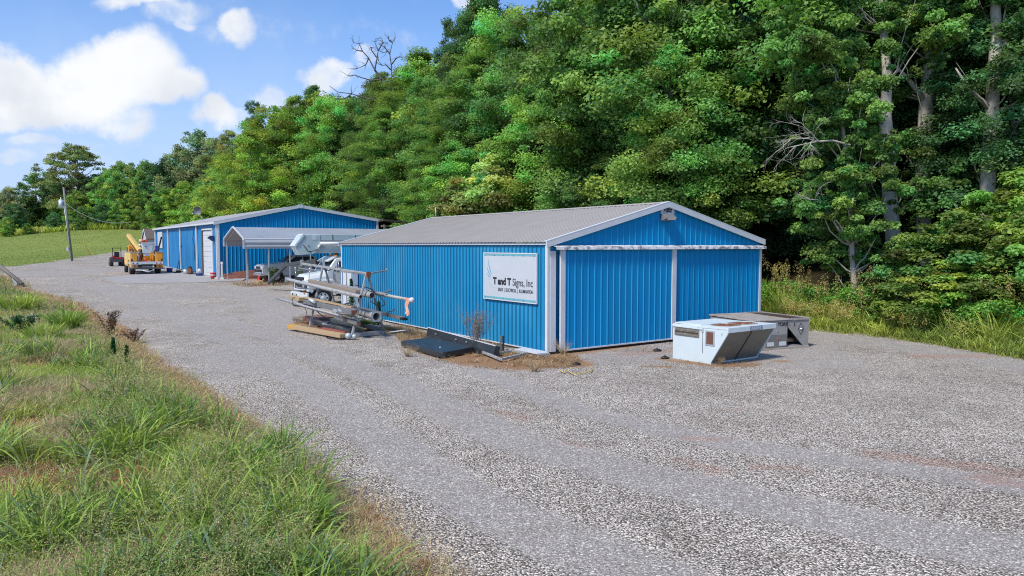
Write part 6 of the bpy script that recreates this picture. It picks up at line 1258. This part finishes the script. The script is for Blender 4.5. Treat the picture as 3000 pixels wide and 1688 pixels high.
rest('short_box_beam', 'steel beam', 'short box beam with a rusty mouth under the lower level', MB().beam(wpt(-3.42, 7.1, .60), wpt(-3.42, 9.2, .66), .16, .15), GREYM, .008)
rest('beam_end_cap', 'beam end', 'rusty mouth of the short box beam under the lower level', MB().beam(wpt(-3.42, 7.07, .60), wpt(-3.42, 7.095, .60), .13, .12), RUST)
rest('bracket', 'bracket', 'pale metal bracket lying on the lower level by the near leg', MB().beam(wpt(-3.82, 7.9, .98), wpt(-3.82, 8.3, 1.02), .20, .04).beam(wpt(-3.92, 7.9, 1.03), wpt(-3.92, 8.3, 1.05), .03, .09).beam(wpt(-3.72, 8.0, 1.03), wpt(-3.72, 8.3, 1.05), .03, .09), GALV)
rest('white_tube', 'tube', 'short white tube lying across the lower beams', MB().tube([wpt(-3.86, 10.6, 1.20), wpt(-3.7, 11.6, 1.24)], .06, 10), WHITE)
# on the ground under and beside it
rest('yellow_timber', 'timber', 'yellow-painted end timber lying on the gravel in front of the rack', MB().beam(wpt(-4.55, 11.2, .17), wpt(-3.92, 7.35, .14), .30, .15), WOODY, .012)
rest('yellow_end', 'timber end', 'yellow-orange painted tip of the long timber on the gravel', MB().beam(wpt(-4.585, 11.42, .172), wpt(-4.50, 10.9, .168), .306, .156), mat('faded_orange_paint', (.55, .30, .06), .7), .012)
rest('ground_plank', 'plank', 'dark flat plank on the gravel under the yellow timber', MB().beam(wpt(-4.35, 10.6, .035), wpt(-3.72, 7.5, .035), .34, .06), WOODG, .006)
rest('red_plank', 'plank', 'faded red board lying between the rack feet', MB().beam(wpt(-3.75, 10.1, .16), wpt(-3.45, 8.1, .16), .26, .05), mat('faded_red_board', (.30, .08, .06), .8, 0, .25, 5), .006)
rest('purple_grey_beam', 'steel beam', 'dull grey-brown steel beam on the ground inside the rack', MB().beam(wpt(-3.15, 12.6, .16), wpt(-3.05, 7.9, .13), .24, .20), mat('brown_grey_steel', (.13, .115, .11), .6, .1, .2, 3), .01)
rest('grey_ground_beam', 'steel beam', 'grey box beam on the ground at the wall-side feet of the rack', MB().beam(wpt(-2.35, 12.6, .20), wpt(-2.02, 8.2, .20), .22, .18), GREYM, .01)
rest('tan_plank', 'plank', 'light brown plank on the ground between the two lowest beams', MB().beam(wpt(-2.75, 12.3, .18), wpt(-2.5, 8.6, .17), .16, .06), WOODY, .006)
rest('brick_stack', 'pallet', 'low reddish-brown pallet behind the rack near the truck wheel', MB().box(0, 1, 0, 1, 0, .01).beam(wpt(-2.6, 13.6, .14), wpt(-2.4, 12.7, .14), .9, .22) if False else MB().beam(wpt(-2.9, 13.9, .22), wpt(-2.5, 12.8, .20), .8, .22), mat('old_brick', (.24, .13, .10), .9, 0, .3, 6), .02)
for k, (u, v, du, dv, ln) in enumerate([(-1.9, 7.7, .55, -.62, .0), (-3.6, 10.4, .25, -.4, .0)]):
    rest('white_rod', 'rod', ['white rod leaning on the dry grass beside the wall-side rack foot', 'white rod lying across the beams on the ground under the rack'][k], MB().tube([wpt(u, v, .10+k*.2), wpt(u+du, v+dv, .22+k*.05)], .022, 8), WHITE)
rest('steel_scrap', 'scrap', 'shiny round steel fitting at the near end of the yellow timber', MB().ball(tuple(wpt(-3.78, 7.2, .14)), .13, 10, 7).ball(tuple(wpt(-3.58, 7.12, .11)), .10, 10, 7), GALV)
def cable(nm, label, pts, r, mt, cat='cable'): o = MB().tube(pts, r, 6).build(nm, mt); tag(o, label, cat); return o
def smooth_pts(P, n=6):
    out = []
    for i in range(len(P)-1):
        p0 = P[max(i-1, 0)]; p1 = P[i]; p2 = P[i+1]; p3 = P[min(i+2, len(P)-1)]
        for k in range(n): t = k/n; out.append(0.5*((2*p1)+(p2-p0)*t+(2*p0-5*p1+4*p2-p3)*t*t+(3*p1-p0-3*p2+p3)*t**3))
    return out+[P[-1]]
cable('black_cable', 'black cable looped over the wide pipe at the near end of the rack', smooth_pts([wpt(-2.9, 8.6, 1.95), wpt(-2.6, 7.6, 1.80), wpt(-2.9, 7.2, 1.45), wpt(-2.6, 7.0, 1.22), wpt(-2.3, 7.2, 1.3), wpt(-2.4, 7.6, 1.6), wpt(-2.6, 8.2, 1.78)]), .018, BLACK)
cable('black_cable', 'black cable hanging from the lower level to the gravel inside the rack', smooth_pts([wpt(-3.5, 12.2, .95), wpt(-3.3, 11.4, .6), wpt(-3.2, 10.6, .35), wpt(-3.4, 10.3, .3), wpt(-3.1, 9.6, .28), wpt(-2.9, 8.8, .25)]), .02, BLACK)
cable('black_cable', 'black cable trailing on the gravel in front of the rack foot', smooth_pts([wpt(-3.5, 7.9, .05), wpt(-3.9, 7.2, .03), wpt(-4.2, 7.4, .03), wpt(-4.3, 8.0, .03), wpt(-4.1, 8.6, .03)]), .018, BLACK)
cable('black_cable', 'black cable tied round the thin poles at the far end of the rack', smooth_pts([wpt(-3.9, 12.9, 1.25), wpt(-4.1, 12.6, 1.2), wpt(-4.12, 12.4, .95), wpt(-3.8, 12.3, .9), wpt(-3.6, 12.3, .7), wpt(-3.7, 12.2, .3)]), .015, BLACK)
# faded orange rag hanging on the flagpole
rg_ = MB(); nx_r, nz_r = 8, 14; vs = []
for s in (0, 1):
    for j in range(nz_r+1):
        for i in range(nx_r+1):
            t = j/nz_r; wv = .035*math.sin(i*1.9+t*2)*t+.02*math.sin(i*4+t*9); wid = .26*(1-.35*t+.12*math.sin(t*7)); p = wpt(-1.99+wv-.05*t+s*.012-(.04), 5.80+(i/nx_r-.5)*wid+.03*math.sin(t*4), 1.58-.62*t-(.05*math.sin(i*1.3) if j == nz_r else 0)); vs.append(p)
n1 = (nx_r+1)*(nz_r+1)
rg_.add(vs, [(s*n1+j*(nx_r+1)+i, s*n1+j*(nx_r+1)+i+1, s*n1+(j+1)*(nx_r+1)+i+1, s*n1+(j+1)*(nx_r+1)+i) for s in (0, 1) for j in range(nz_r) for i in range(nx_r)], True)
tag(rg_.build('orange_rag', mat('faded_orange_cloth', (.66, .36, .27), .9, 0, .2, 6, stain=(.72, .13, .04), samt=.8, sscale=7, slo=.5, shi=.6), recalc=False), 'faded orange rag tied to the end of the white flagpole', 'rag')
# tall white cabinet against the wall at the far end
wc = thing('tall_white_cabinet', 'tall white metal cabinet halves standing against the far end of the faded blue wall', 'cabinet', W(-.27, 15.0), RZ)
MB().box(-.15, .2, 0, .50, .35, 2.20).build('cabinet_half', WHITE, wc, .01); MB().box(-.15, .2, .54, 1.06, .35, 2.20).build('cabinet_half', WHITE, wc, .01)
MB().box(-.12, .15, .50, .54, .35, 2.18).build('gap_strip', BLACK, wc); MB().box(-.12, .15, .05, 1.0, 0, .35).build('stand', DGREY, wc)
MB().box(-.156, -.15, .56, .62, .35, 2.2).build('edge_strip', DGREY, wc)
# ================================================================ BLACK SIGN CABINETS BY THE WALL
def rounded(poly, r, idx, n=7):
    out = []
    for i, p in enumerate(poly):
        if i not in idx: out.append(p); continue
        a = Vector(poly[i-1]); b = Vector(p); c = Vector(poly[(i+1) % len(poly)]); d1 = (a-b).normalized(); d2 = (c-b).normalized(); p1 = b+d1*r; p2 = b+d2*r
        for k in range(n+1): t = k/n; out.append(tuple((1-t)**2*p1+2*t*(1-t)*b+t*t*p2))
    return out
def gplane(px, py, z): a = at(px, py, 1.0); t = (z-CZ)/(a.z-CZ); return Vector((a.x*t, t, z))
bp = thing('black_sign_cabinet', 'flat black sign cabinet with a rounded corner lying on the ground by the wall', 'sign cabinet', W(-3.4, .75, .04), RZ)
pp_ = [((gplane(a, b, .22)-bp.location).dot(UU), (gplane(a, b, .22)-bp.location).dot(VV)) for a, b in [(1293, 1033), (1388, 1016), (1262, 988), (1175, 999)]]
MB().prism(rounded(pp_, .40, (0,)), 'z', 0, .18).build('cabinet', BLACKP, bp, .02)
rb = MB(); 
for yy in (.9, 1.6, 2.3): rb.box(-.012, .0, yy, yy+.12, .12, .16) if False else None
MB().ball((.62, 1.3, .19), .03, 8, 5).build('knob', GALV, bp)
bq = thing('leaning_black_panel', 'long black sign cabinet with a white top edge leaning behind the flat one', 'sign cabinet', W(-1.75, .85), RZ)
m = MB(); m.add([(-.07, -.40, .0), (.39, 4.85, .0), (.47, 4.80, .43), (.02, -.42, .37), (.13, -.42, .0), (.59, 4.83, .0), (.66, 4.78, .41), (.21, -.44, .35)], [(0, 1, 2, 3), (7, 6, 5, 4), (0, 4, 5, 1), (3, 2, 6, 7), (1, 5, 6, 2), (0, 3, 7, 4)]); m.build('panel', BLACKP, bq, .012)
MB().beam((.48, 4.80, .445), (.03, -.42, .385), .04, .025).build('white_edge', WHITE, bq)
for yy in (3.9, 2.2, 1.4): MB().box(-.03+yy*.088, .0+yy*.088, yy, yy+.08, .28, .31).build('rivet_plate', GALV, bq)
# square steel frame with two upright stubs
fr = thing('square_steel_frame', 'low square steel frame with two short upright posts lying in the dry grass', 'frame', W(-2.09, -.42), RZ)
FP = [(0, 0), (1.30, .50), (1.28, 1.80), (.37, 1.58)]
for i in range(4): a, b = FP[i], FP[(i+1) % 4]; MB().beam((a[0], a[1], .10), (b[0], b[1], .10), .07, .07).build('rail', STL, fr, .005)
MB().beam((.2, 1.0, .10), (1.3, 1.25, .10), .05, .05).build('rail', STL, fr)
pst = gpt(1466, 1038)
for k, px in enumerate((1466, 1474)):
    p = gpt(px, 1038); MB().box(0, .05, 0, .05, 0, .60).build('upright_post', [GREYM, BLACKP][k], fr, .004, loc=((p-W(-2.09, -.42)).dot(UU), (p-W(-2.09, -.42)).dot(VV), .0))
# white-topped block under the workshop corner
wb_ = thing('corner_block', 'pale plank on a concrete block under the near corner of the workshop', 'block', W(-.62, -.28), RZ)
MB().box(.05, .50, -.02, 1.15, -.03, .10).build('block', CONC, wb_, .01); MB().box(0, .46, 0, 1.25, .10, .135).build('plank', WHITE, wb_, .004)
# dead shrub in front of the wall
sh0 = gpt(1395, 1029); ds_ = thing('dead_shrub', 'dead leafless brown shrub in front of the faded blue wall near the sign', 'shrub', sh0)
q = random.Random(21); m = MB(); lf = []
def twig(p, d, L_, r, k):
    pts = [p]; dd = d
    for i in range(4): dd = (dd+Vector((q.gauss(0, .12), q.gauss(0, .12), q.gauss(.05, .08)))).normalized(); pts.append(pts[-1]+dd*L_/4)
    m.tube(pts, [r*(1-.2*i) for i in range(5)], 4, caps=False)
    for pp in pts[1:]:
        for _ in range(2): lf.append(pp+Vector((q.gauss(0, .035), q.gauss(0, .035), q.gauss(0, .05))))
    if k < 3:
        for i in range(3): rec = pts[q.choice([1, 2, 3, 4])]; twig(rec, (dd+Vector((q.gauss(0, .34), q.gauss(0, .34), q.gauss(.25, .2)))).normalized(), L_*.62, r*.55, k+1)
for i in range(10): a = q.uniform(0, 6.28); sp = q.uniform(.05, .55); twig(Vector((math.cos(a)*.08, math.sin(a)*.08, 0)), Vector((math.cos(a)*sp, math.sin(a)*sp, 1)).normalized(), q.uniform(.65, .9), .013, 0)
m.build('branch', mat('dead_twig', (.26, .21, .17), .9, 0, .25, 8), ds_, recalc=False); P = np.array([tuple(x) for x in lf]); V, F_, co = leaf_quads(P, unit(len(P)), .03, .018, np.clip(1+.3*rng.normal(size=(len(P), 1)), .4, 1.8)*np.array([[.25, .20, .16]]))
np_obj('dead_leaves', V, F_, BLADE, smooth=False, fcolors=co, parent=ds_)
# small dry bush at the corner trim
for (px, py, h_, r_, lb) in [(1650, 1042, .42, .28, 'small dry grey weed in front of the corner trim of the near workshop'), (1565, 1090, .3, .2, 'small dry weed tuft in the straw near the corner block'), (1195, 1045, .34, .3, 'dry weed clump at the near end of the black cabinets'), (2105, 1068, .18, .12, 'tiny dry weed under the white air-conditioning unit')]:
    p = gpt(px, py); tu = MB(); n_t = 90; P = np.zeros((n_t, 3)); a = rng.random(n_t)*6.28; P[:, 0] = np.cos(a)*.06; P[:, 1] = np.sin(a)*.06; V, F_, C = blades(P, h_*(.5+.6*rng.random(n_t)), np.full(n_t, .009), np.stack([np.cos(a), np.sin(a)], 1)*r_/h_*(.4+.8*rng.random(n_t))[:, None], cmix(BRN*1.1, TANC, rng.random(n_t)), 3, .3)
    V2, F2, C2 = panicles(V.reshape(n_t, -1, 3)[:, -1], np.tile(BRN*1.2, (n_t, 1)), 8, .10, .05, .022); Va, Fa, Ca = merge([(V, F_, C), (V2, F2, C2)])
    o = np_obj('dry_weed', Va, Fa, BLADE, smooth=False, colors=Ca); o.location = p; tag(o, lb, 'weed')
# yellow rope
rp = [gpt(*a) for a in [(1640, 1090), (1652, 1096), (1662, 1091), (1672, 1098), (1685, 1104), (1700, 1100), (1720, 1097), (1735, 1088), (1728, 1078)]]
cable('yellow_rope', 'yellow rope lying on the gravel in front of the workshop corner', smooth_pts([p+Vector((0, 0, .05)) for p in rp]), .012, mat('yellow_rope', (.62, .42, .08), .7), 'rope')
for i, (px, py, r_, lb) in enumerate([(1688, 1071, .09, 'black lump of debris on the gravel right of the straw patch'), (1925, 1030, .12, 'black crumpled hose piece in the red dirt beside the white unit'), (1948, 1052, .10, 'dark flat scrap on the gravel near the white unit corner')]):
    p = gpt(px, py); o = MB().ball((p.x, p.y, p.z+.03), r_, 9, 6, (1.3, .7, .5)).tube([(p.x-.12, p.y, p.z+.03), (p.x, p.y+.05, p.z+.09), (p.x+.14, p.y-.02, p.z+.03)], .02, 6).build('debris', BLACK); tag(o, lb, 'debris')
# ================================================================ ROOFTOP AIR-CONDITIONING UNITS ON THE GRAVEL
ACW = mat('pale_blue_white_metal', (.58, .655, .67), .5, 0, .05, 1.5, stain=(.33, .30, .25), samt=.5, sscale=1.8, slo=.55, shi=.8)
ac = thing('white_ac_unit', 'pale blue-white rooftop air-conditioning unit with slanted dark coils, nearest the camera', 'air conditioner', W(2.80, -2.75), RZ)
side = [(0, 0), (-1.45, 0), (-2.09, .98), (-2.09, 1.13), (0, 1.08)]
MB().prism(side, 'x', 0, .05).prism(side, 'x', 2.20, 2.25).build('side_panel', ACW, ac, .006)
m = MB(); m.box(.05, 2.20, -1.40, -.01, .02, 1.0); m.build('housing', ACW, ac)
MB().prism([(-2.10, .985), (-2.10, 1.135), (.02, 1.085), (.02, 1.03), (-2.04, 1.07), (-2.04, .985)], 'x', -.01, 2.26).build('top_frame', ACW, ac, .008)
cs = Vector((0, -.64, .98)).normalized(); cn = Vector((0, -.98, -.64)).normalized()
for x0, x1 in ((.09, 1.12), (1.15, 2.16)):
    m = MB(); b0 = Vector((x0, -1.47, .04)); t0 = Vector((x0, -2.08, .975)); off = cn*(-.02)
    A_ = [b0+off, Vector((x1, 0, 0))+Vector((0, b0.y, b0.z))+off, Vector((x1, t0.y, t0.z))+off, t0+off]; m.add(A_+[p-cn*.06 for p in A_], [(0, 1, 2, 3), (7, 6, 5, 4), (0, 4, 5, 1), (1, 5, 6, 2), (2, 6, 7, 3), (3, 7, 4, 0)]); m.build('coil_panel', COIL, ac)
MB().beam((1.135, -1.46, .03), (1.135, -2.07, .98), .02, .03).build('coil_divider', DGREY, ac); MB().beam((0, -1.46, .02), (2.25, -1.46, .02), .04, .05).build('bottom_rail', ACW, ac)
for (cx, cy) in ((.72, -1.45), (1.55, -1.42)):
    m = MB()
    for r_ in np.linspace(.08, .44, 9): m.tube([(cx+r_*math.cos(a), cy+r_*.98*math.sin(a), 1.135-.024*(cy+r_*math.sin(a)+2.1)) for a in np.linspace(0, 6.2832, 25)], .006, 4, caps=False)
    for k in range(8): a = 6.2832*k/8; m.tube([(cx+.05*math.cos(a), cy+.05*math.sin(a), 1.135-.024*(cy+2.1)+.006), (cx+.44*math.cos(a), cy+.44*math.sin(a), 1.135-.024*(cy+.44*math.sin(a)+2.1)+.006)], .006, 4)
    fg = m.build('fan_grille', RUST, ac); MB().tube([(cx, cy, 1.02), (cx, cy, 1.112-.0*cy)], .45, 28, smooth=False).build('fan_ring', COILR, fg)
MB().box(.05, 1.95, -1.06, -.04, 1.10, 1.135).build('top_lid', ACW, ac, .006)
lou = MB().box(-.018, .0, -1.04, -.08, .745, .99).build('louvre_frame', mat('stained_metal', (.15, .13, .10), .6, 0, .15, 4, stain=(.55, .58, .57), samt=.5, sscale=5), ac)
for k in range(3): MB().prism([(-.022, .775+k*.07), (-.045, .79+k*.07), (-.045, .80+k*.07), (-.02, .825+k*.07)], 'y', -1.01, -.11) if False else MB().box(-.024, -.018, -1.01, -.11, .775+k*.07, .815+k*.07).build('slat', [COIL, COILB, COIL][k], lou)
MB().box(-.03, .0, -1.16, -.0, 1.0, 1.045).build('drip_edge', ACW, ac, .004)
wf = MB().box(-.014, 0, -1.62, -1.27, .55, 1.0).build('side_window_frame', GALV, ac, .003); MB().box(-.020, -.014, -1.57, -1.32, .60, .955).build('rusty_filter', COILR, wf)
MB().box(-.006, 0, -1.18, -1.165, .30, .97).build('panel_seam', DGREY, ac); MB().box(-.025, 0, -1.20, -1.14, .93, 1.04).build('latch', GALV, ac)
text('unit_number', '1', .14, INK, ac, (-.004, -1.84, .88), (0, -1, 0), (0, 0, 1))
bd = MB().box(.98, 1.56, -2.112, -2.100, .995, 1.12).build('badge', mat('badge_grey_blue', (.20, .24, .33), .5), ac); text('badge_lettering', 'AAON', .125, SIGNW, bd, (1.03, -2.1125, 1.013), (1, 0, 0), (0, 0, 1), bold=.003, sx=1.25, ext=.001)
# grey unit behind
gu = thing('grey_ac_unit', 'aged beige-grey rooftop air-conditioning unit on skids, behind the white one', 'air conditioner', W(6.05, -3.34), RZ-R(11))
MB().box(0, 1.46, 0, 2.2, .07, .98).build('housing', ACGREY, gu, .008); MB().box(1.46, 2.42, .75, 2.2, .07, .98).build('coil_block', COILB, gu)
MB().prism([(1.475, .99), (2.42, .99), (2.42, .07), (2.18, .07), (1.475, .74)], 'y', .0, .025).build('corner_panel', ACGREY, gu)
MB().box(2.39, 2.42, .03, 2.2, .07, .99).build('corner_panel', ACGREY, gu)
MB().add([(-.03, -.04, 1.02), (1.62, -.04, 1.02), (1.62, 2.24, 1.05), (-.03, 2.24, 1.05), (-.03, -.04, .985), (1.62, -.04, .985), (1.62, 2.24, 1.0), (-.03, 2.24, 1.0)], [(0, 1, 2, 3), (7, 6, 5, 4), (0, 4, 5, 1), (1, 5, 6, 2), (2, 6, 7, 3), (3, 7, 4, 0)]).build('top_panel', ACTOP, gu, .006)
MB().box(1.62, 2.45, -.03, .02, .97, 1.04).box(1.62, 2.45, 2.18, 2.24, .97, 1.06).box(2.40, 2.45, .02, 2.18, .97, 1.05).build('top_frame', ACTOP, gu); MB().box(1.62, 2.40, .02, 2.18, .96, 1.02).build('top_coil', COILB, gu)
MB().box(.50, 1.44, -.012, 0, .50, .965).build('access_panel', ACGREY, gu, .004); MB().box(.50, 1.44, -.014, 0, .10, .485).build('vent_panel', coil_mat('vent_fins', (.20, .195, .185), (.28, .27, .25), 90), gu, .004)
for x0 in (.55, 1.08): MB().box(x0, x0+.30, -.018, -.0142, .13, .27).build('white_label', SIGNW, gu)
MB().ball((1.0, -.02, .63), .035, 10, 6, (1.3, .5, .8)).build('handle', CHROME, gu); MB().ball((1.02, -.016, .36), .03, 8, 5).build('logo_stud', RED, gu)
text('maker_lettering', 'YORK', .17, INK, gu, (1.0, -.016, .80), (1, 0, 0), (0, 0, 1), bold=.006, ext=.002, shear=.1); text('unit_number', '3', .16, INK, gu, (1.72, -.006, .78), (1, 0, 0), (0, 0, 1))
dm_ = MB(); 
for a, b in [((1.93, .66), (2.06, .86)), ((2.06, .86), (2.19, .66)), ((2.19, .66), (2.06, .46)), ((2.06, .46), (1.93, .66))]: dm_.beam((a[0], -.004, a[1]), (b[0], -.004, b[1]), .008, .012)
dm_.build('diamond_outline', INK, gu); MB().ball((2.08, -.012, .66), .035, 8, 5).build('bolt', CHROME, gu)
MB().box(-.02, 2.44, -.02, .10, -.02, .07).box(-.02, 2.44, 2.05, 2.2, -.02, .07).box(-.02, .1, .10, 2.05, -.02, .07).box(2.34, 2.44, .10, 2.05, -.02, .07).build('skid', ACTOP, gu, .006)
MB().box(1.5, 2.36, .05, .70, .07, .10).build('base_pan', ACGREY, gu); MB().tube([(1.7, .4, .25), (2.05, .35, .25)], .09, 12).build('compressor_pipe', mat('copper_tan', (.35, .26, .18), .5, .3), gu)
# ================================================================ THINGS BY THE FAR WORKSHOP
def bucket(name, label, px, py, r, h, mt, cat='bucket', lid=None, dy=0.0):
    p = gpt(px, py); e = thing(name, label, cat, p); MB().tube([(0, 0, 0), (0, 0, h)], [r*.86, r], 18).build('pail', mt, e); MB().tube([(0, 0, h-.04), (0, 0, h+.01)], [r*1.06, r*1.06], 18).build('rim', lid or mt, e)
    MB().tube([(r*math.cos(a), 0, h*.9-.1*math.sin(a)) for a in np.linspace(0, math.pi, 7)], .01, 5).build('handle', GALV, e); return e
bucket('red_bucket', 'red bucket standing by the garage door corner', 625, 818, .22, .50, RED); MB_b = [o for o in COL.objects if o.name == 'red_bucket'][0]; MB().tube([(0, 0, .28), (0, 0, .36)], [.222, .225], 18, caps=False).build('label_band', SIGNW, MB_b)
bucket('blue_bucket', 'dark blue bucket by the wall, beside the bucket truck', 497, 797, .26, .34, BLUEP); bucket('grey_bucket', 'grey bucket of scraps in front of the blue wall', 546, 805, .26, .46, GALV)
p = gpt(551, 806); sc_ = thing('scrap_heap', 'small heap of rusty scrap and a black motor beside the grey bucket', 'scrap', p); MB().ball((.25, 0, .12), .22, 9, 6).ball((.05, .25, .55), .2, 8, 6).build('motor', BLACK, sc_); MB().box(.1, .35, -.2, .1, .2, .55).build('bracket', RUST, sc_); MB().box(.35, .8, -.1, .2, 0, .18).build('box', DGREY, sc_)
bucket('blue_jug', 'round dark blue tub with a white bottle, left of the garage door', 585, 810, .32, .26, mat('navy_plastic', (.02, .05, .18), .4)); jb = gpt(584, 808); o = MB().tube([(0, 0, .24), (0, 0, .48), (0, 0, .58)], [.13, .13, .05], 12).build('white_bottle', WHITE); o.location = jb; tag(o, 'white bottle standing in the dark blue tub', 'bottle')
p = gpt(510, 800); o = MB().tube([(0, 0, .05), (.5, .2, .12), (1.1, .1, .05), (1.6, .3, .1), (2.2, .2, .03)], .05, 7).box(.2, .5, -.1, .2, 0, .22).ball((1.3, .1, .1), .14, 8, 5).build('hose_pile', BLACK); o.location = p; tag(o, 'black hose and junk strewn along the foot of the far wall', 'hose')
p = gpt(518, 792); o = MB().beam((0, 0, .02), (.18, .1, .9), .12, .05).beam((0, 0, .02), (.45, 0, .05), .2, .06).build('black_tool', BLACK); o.location = p; tag(o, 'black tool leaning on the blue wall under the cable', 'tool')
p = gpt(645, 819); o = MB().box(-.4, -.1, -.1, .15, 0, .16).box(.0, .35, -.12, .1, 0, .14).build('cinder_block', mat('block_pale', (.5, .5, .42), .8), bevel=.02); o.location = p; tag(o, 'pale concrete block lying at the corner of the far workshop', 'block')
p = gpt(651, 816); o = MB().box(-.05, .05, -.03, .03, 0, 1.25).box(-.08, .08, -.05, .05, 1.1, 1.3).build('white_post', WHITE); o.location = p; tag(o, 'short white post standing by the corner of the far workshop', 'post')
a = gpt(659, 806); b = at(671, 782, a.y+.3); o = MB().beam(a, b, .07, .07).build('white_board', GALV); tag(o, 'thin pale board leaning on the clay bank', 'board')
p = gpt(760, 823); o = MB().tube([(0, 0, .02), (.10, 0, .32), (.22, 0, .62)], [.19, .17, .15], 14).build('red_canister', RED, bevel=.01); o.location = p; tag(o, 'red canister tilted in the straw under the carport edge', 'canister')
# orange bag and scraps
p = gpt(806, 826); q = random.Random(8); m = MB(); vs = []
for k in range(26):
    c = Vector((q.gauss(0, .45), q.gauss(0, .3), q.uniform(.02, .40))); d = Vector((q.gauss(0, .3), q.gauss(0, .2), q.gauss(0, .16))); e_ = Vector((q.gauss(0, .2), q.gauss(0, .2), q.gauss(0, .2))); m.add([c, c+d, c+d+e_, c+e_, c+Vector((.02, .02, .03)), c+d+Vector((.02, .02, .03)), c+d+e_+Vector((.02, .02, .03)), c+e_+Vector((.02, .02, .03))], [(0, 1, 2, 3), (7, 6, 5, 4), (0, 4, 5, 1), (1, 5, 6, 2), (2, 6, 7, 3), (3, 7, 4, 0)])
o = m.build('orange_tarp', mat('orange_tarp', (.72, .24, .12), .7, 0, .3, 5)); o.location = p; tag(o, 'crumpled orange tarp on the ground by the end of the grey steel arm', 'tarp'); o['kind'] = 'stuff' if False else 'thing'; del o['kind']
p = gpt(778, 828); o = MB().tube([(-.5, 0, .08), (.1, .1, .10)], .08, 9).tube([(.1, -.1, .07), (.9, .0, .10)], .07, 9).box(-.7, -.4, -.1, .1, 0, .16).build('short_logs', WOODY); o.location = p; tag(o, 'short cut pieces of wood on the gravel left of the orange tarp', 'wood')
# grey steel arm lying between pickup and boom truck
ya = 45.5; ga = thing('bent_steel_arm', 'dark grey steel arm bent upwards, resting between the pickup and the white truck', 'steel arm', gpt(786, 832)); o0 = ga.location
P1, P2, P3 = at(786, 830, 47.5)-o0, at(838, 777, 45.5)-o0, at(890, 767, 44)-o0
MB().beam(P1, P2, .16, .20).build('arm', DGREY, ga, .015); MB().beam(P2, P3, .16, .20).build('arm', DGREY, ga, .015)
m = MB(); c = at(918, 766, 43.4)-o0; m.add([c+Vector(v) for v in [(-.6, -.3, -.10), (.25, -.3, -.22), (.42, .4, -.20), (-.45, .4, -.08), (-.3, -.3, .08), (.22, -.3, .16), (.34, .4, .15), (-.25, .4, .10)]], [(0, 3, 2, 1), (4, 5, 6, 7), (0, 1, 5, 4), (1, 2, 6, 5), (2, 3, 7, 6), (3, 0, 4, 7)]); m.build('hood', DGREY, ga, .02)
gz_c = gzs(c.x+o0.x, c.y+o0.y); MB().beam(c+Vector((0, 0, -.2)), Vector((c.x, c.y, gz_c-o0.z)), .16, .16, (0, 1, 0)).build('stand', DGREY, ga)
